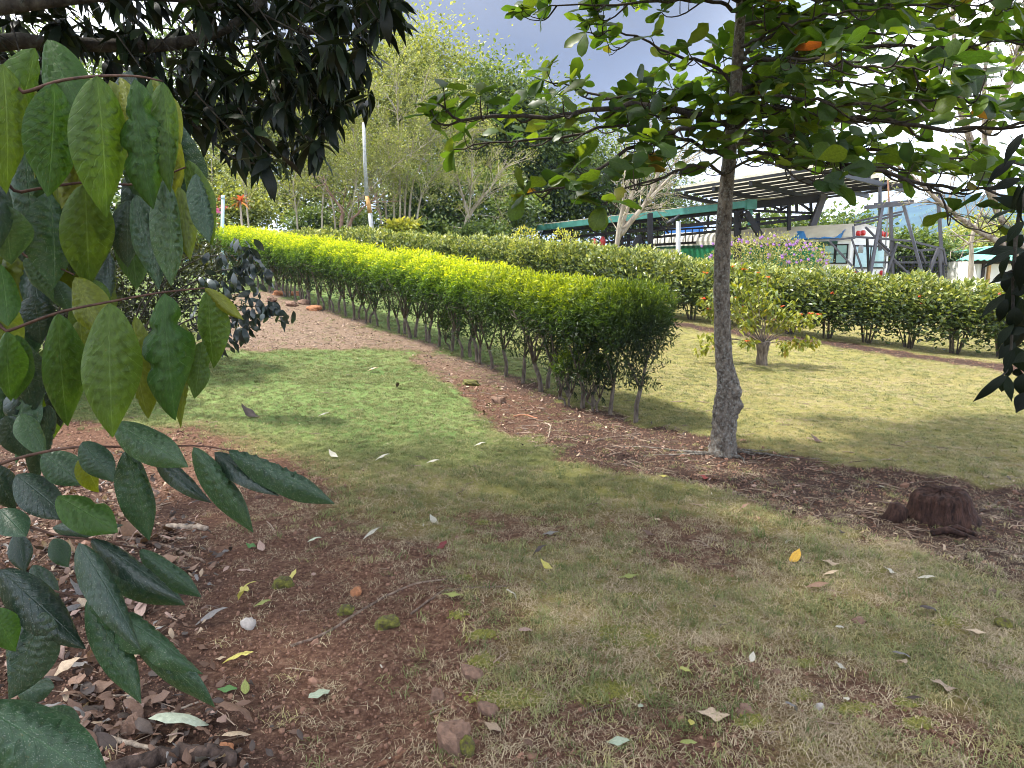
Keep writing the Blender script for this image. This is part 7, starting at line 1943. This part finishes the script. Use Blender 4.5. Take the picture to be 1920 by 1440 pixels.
stone(876, 1408, 34, 46, M_MOSS, 'mossy lump against the largest brown rock', 9); stone(668, 1105, 20, 18, M_STO, 'small orange stone at the straw edge', 10); stone(648, 1140, 36, 18, M_MOSS, 'low mossy hump at the straw edge', 11); stone(725, 1158, 44, 26, M_MOSS, 'dark mossy hump amid dry straw', 12)
stone(882, 708, 34, 13, M_MOSS, 'yellow mossy rock on the soil strip by the hedge', 13); stone(935, 740, 26, 18, M_STB, 'dark rock at the lawn edge near the hedge', 14); stone(1740 + 140, 1172, 30, 26, M_MOSS, 'mossy dark stone close to the right edge', 15); stone(1608, 1175, 24, 14, M_STB, 'flat brown stone in the right lawn', 16)
stone(1395, 1345, 36, 18, M_STB, 'brown stone behind the broad beige leaf', 17); stone(1535, 1340, 18, 14, M_STG, 'small grey stone near the white torn leaf', 18); stone(820, 1310, 30, 34, M_STB, 'upright brown rock at the eroded turf edge', 19); stone(915, 1340, 40, 26, M_STB, 'half-buried rock in the eroded turf edge', 20); stone(1455, 1275, 16, 10, M_STB, 'tiny brown stone in the lower lawn', 22)
for k, (u, v) in enumerate([(508, 560), (524, 548), (546, 568), (553, 548), (570, 565), (590, 575)]):
    stone(u, v, 20 + 3 * (k % 3), 11, M_STO if k % 2 else M_STB, ['pinkish rock at the head of the gravel path', 'higher pink rock beside the path head', 'sunlit flat rock at the foot of the hedge', 'small sunlit rock under the hedge leaves', 'pale rock lying against the hedge stems', 'lowest of the rocks along the upper hedge'][k], 30 + k)
# moss in the thin turf
mp_, sz = [], []
for (u, v, su, sv, n_) in [(960, 1325, 60, 16, 700), (905, 1250, 22, 10, 200), (1190, 1205, 60, 22, 700), (1150, 1310, 70, 18, 500), (860, 1165, 16, 6, 120), (905, 1205, 24, 6, 160), (1770, 1175, 30, 10, 250), (1405, 1370, 24, 12, 260), (1600, 1345, 26, 10, 160), (1500, 1320, 18, 10, 150), (870, 1095, 14, 5, 80), (905, 970, 12, 4, 50), (1720, 1370, 26, 8, 160), (1700, 1330, 20, 10, 120), (1030, 1065, 20, 4, 70), (1175, 1130, 14, 5, 60), (1510, 1255, 20, 8, 90), (1320, 1230, 20, 6, 60)]:
    for _ in range(n_ * 2):
        uu, vv = u + RNG.normal(0, su * .5), min(v + RNG.normal(0, sv * .5), 1470)
        p = G(uu, vv); mp_.append((p[0], p[1], Hs(p[0], p[1]))); sz.append(RNG.uniform(.005, .011))
n = len(mp_)
M_MS = blade_mat('moss', (.075, .075, .010), (.17, .16, .025), 0)
scatter('moss', 'yellow-green moss cushions in the thin turf', np.array(mp_), RNG.uniform(0, 6.28, (n, 3)), np.array(sz), RNG.integers(0, 2, n), [pebble('moss_bit', M_MS, 51), pebble('moss_bit', M_MS, 52, .9)])

# ================================================================== haze over the valley
hm = bpy.data.materials.new('haze'); hm.use_nodes = True; t = hm.node_tree; t.nodes.clear()
ho = t.nodes.new('ShaderNodeOutputMaterial'); pv = t.nodes.new('ShaderNodeVolumePrincipled')
pv.inputs['Color'].default_value = (.24, .48, 1.0, 1); pv.inputs['Density'].default_value = HAZE = 0.00018
t.links.new(pv.outputs[0], ho.inputs['Volume'])
m_ = MB(); zlo, zhi = -60.0, max(max(v.co.z for v in bpy.data.objects['mountain'].data.vertices), 20.0) + 3.0; print('haze top', zhi)
m_.box((0, 1500, (zlo + zhi) / 2), (8800, 5800, zhi - zlo))
hz_ = m_.build('haze', hm); tag(hz_, kind='stuff')
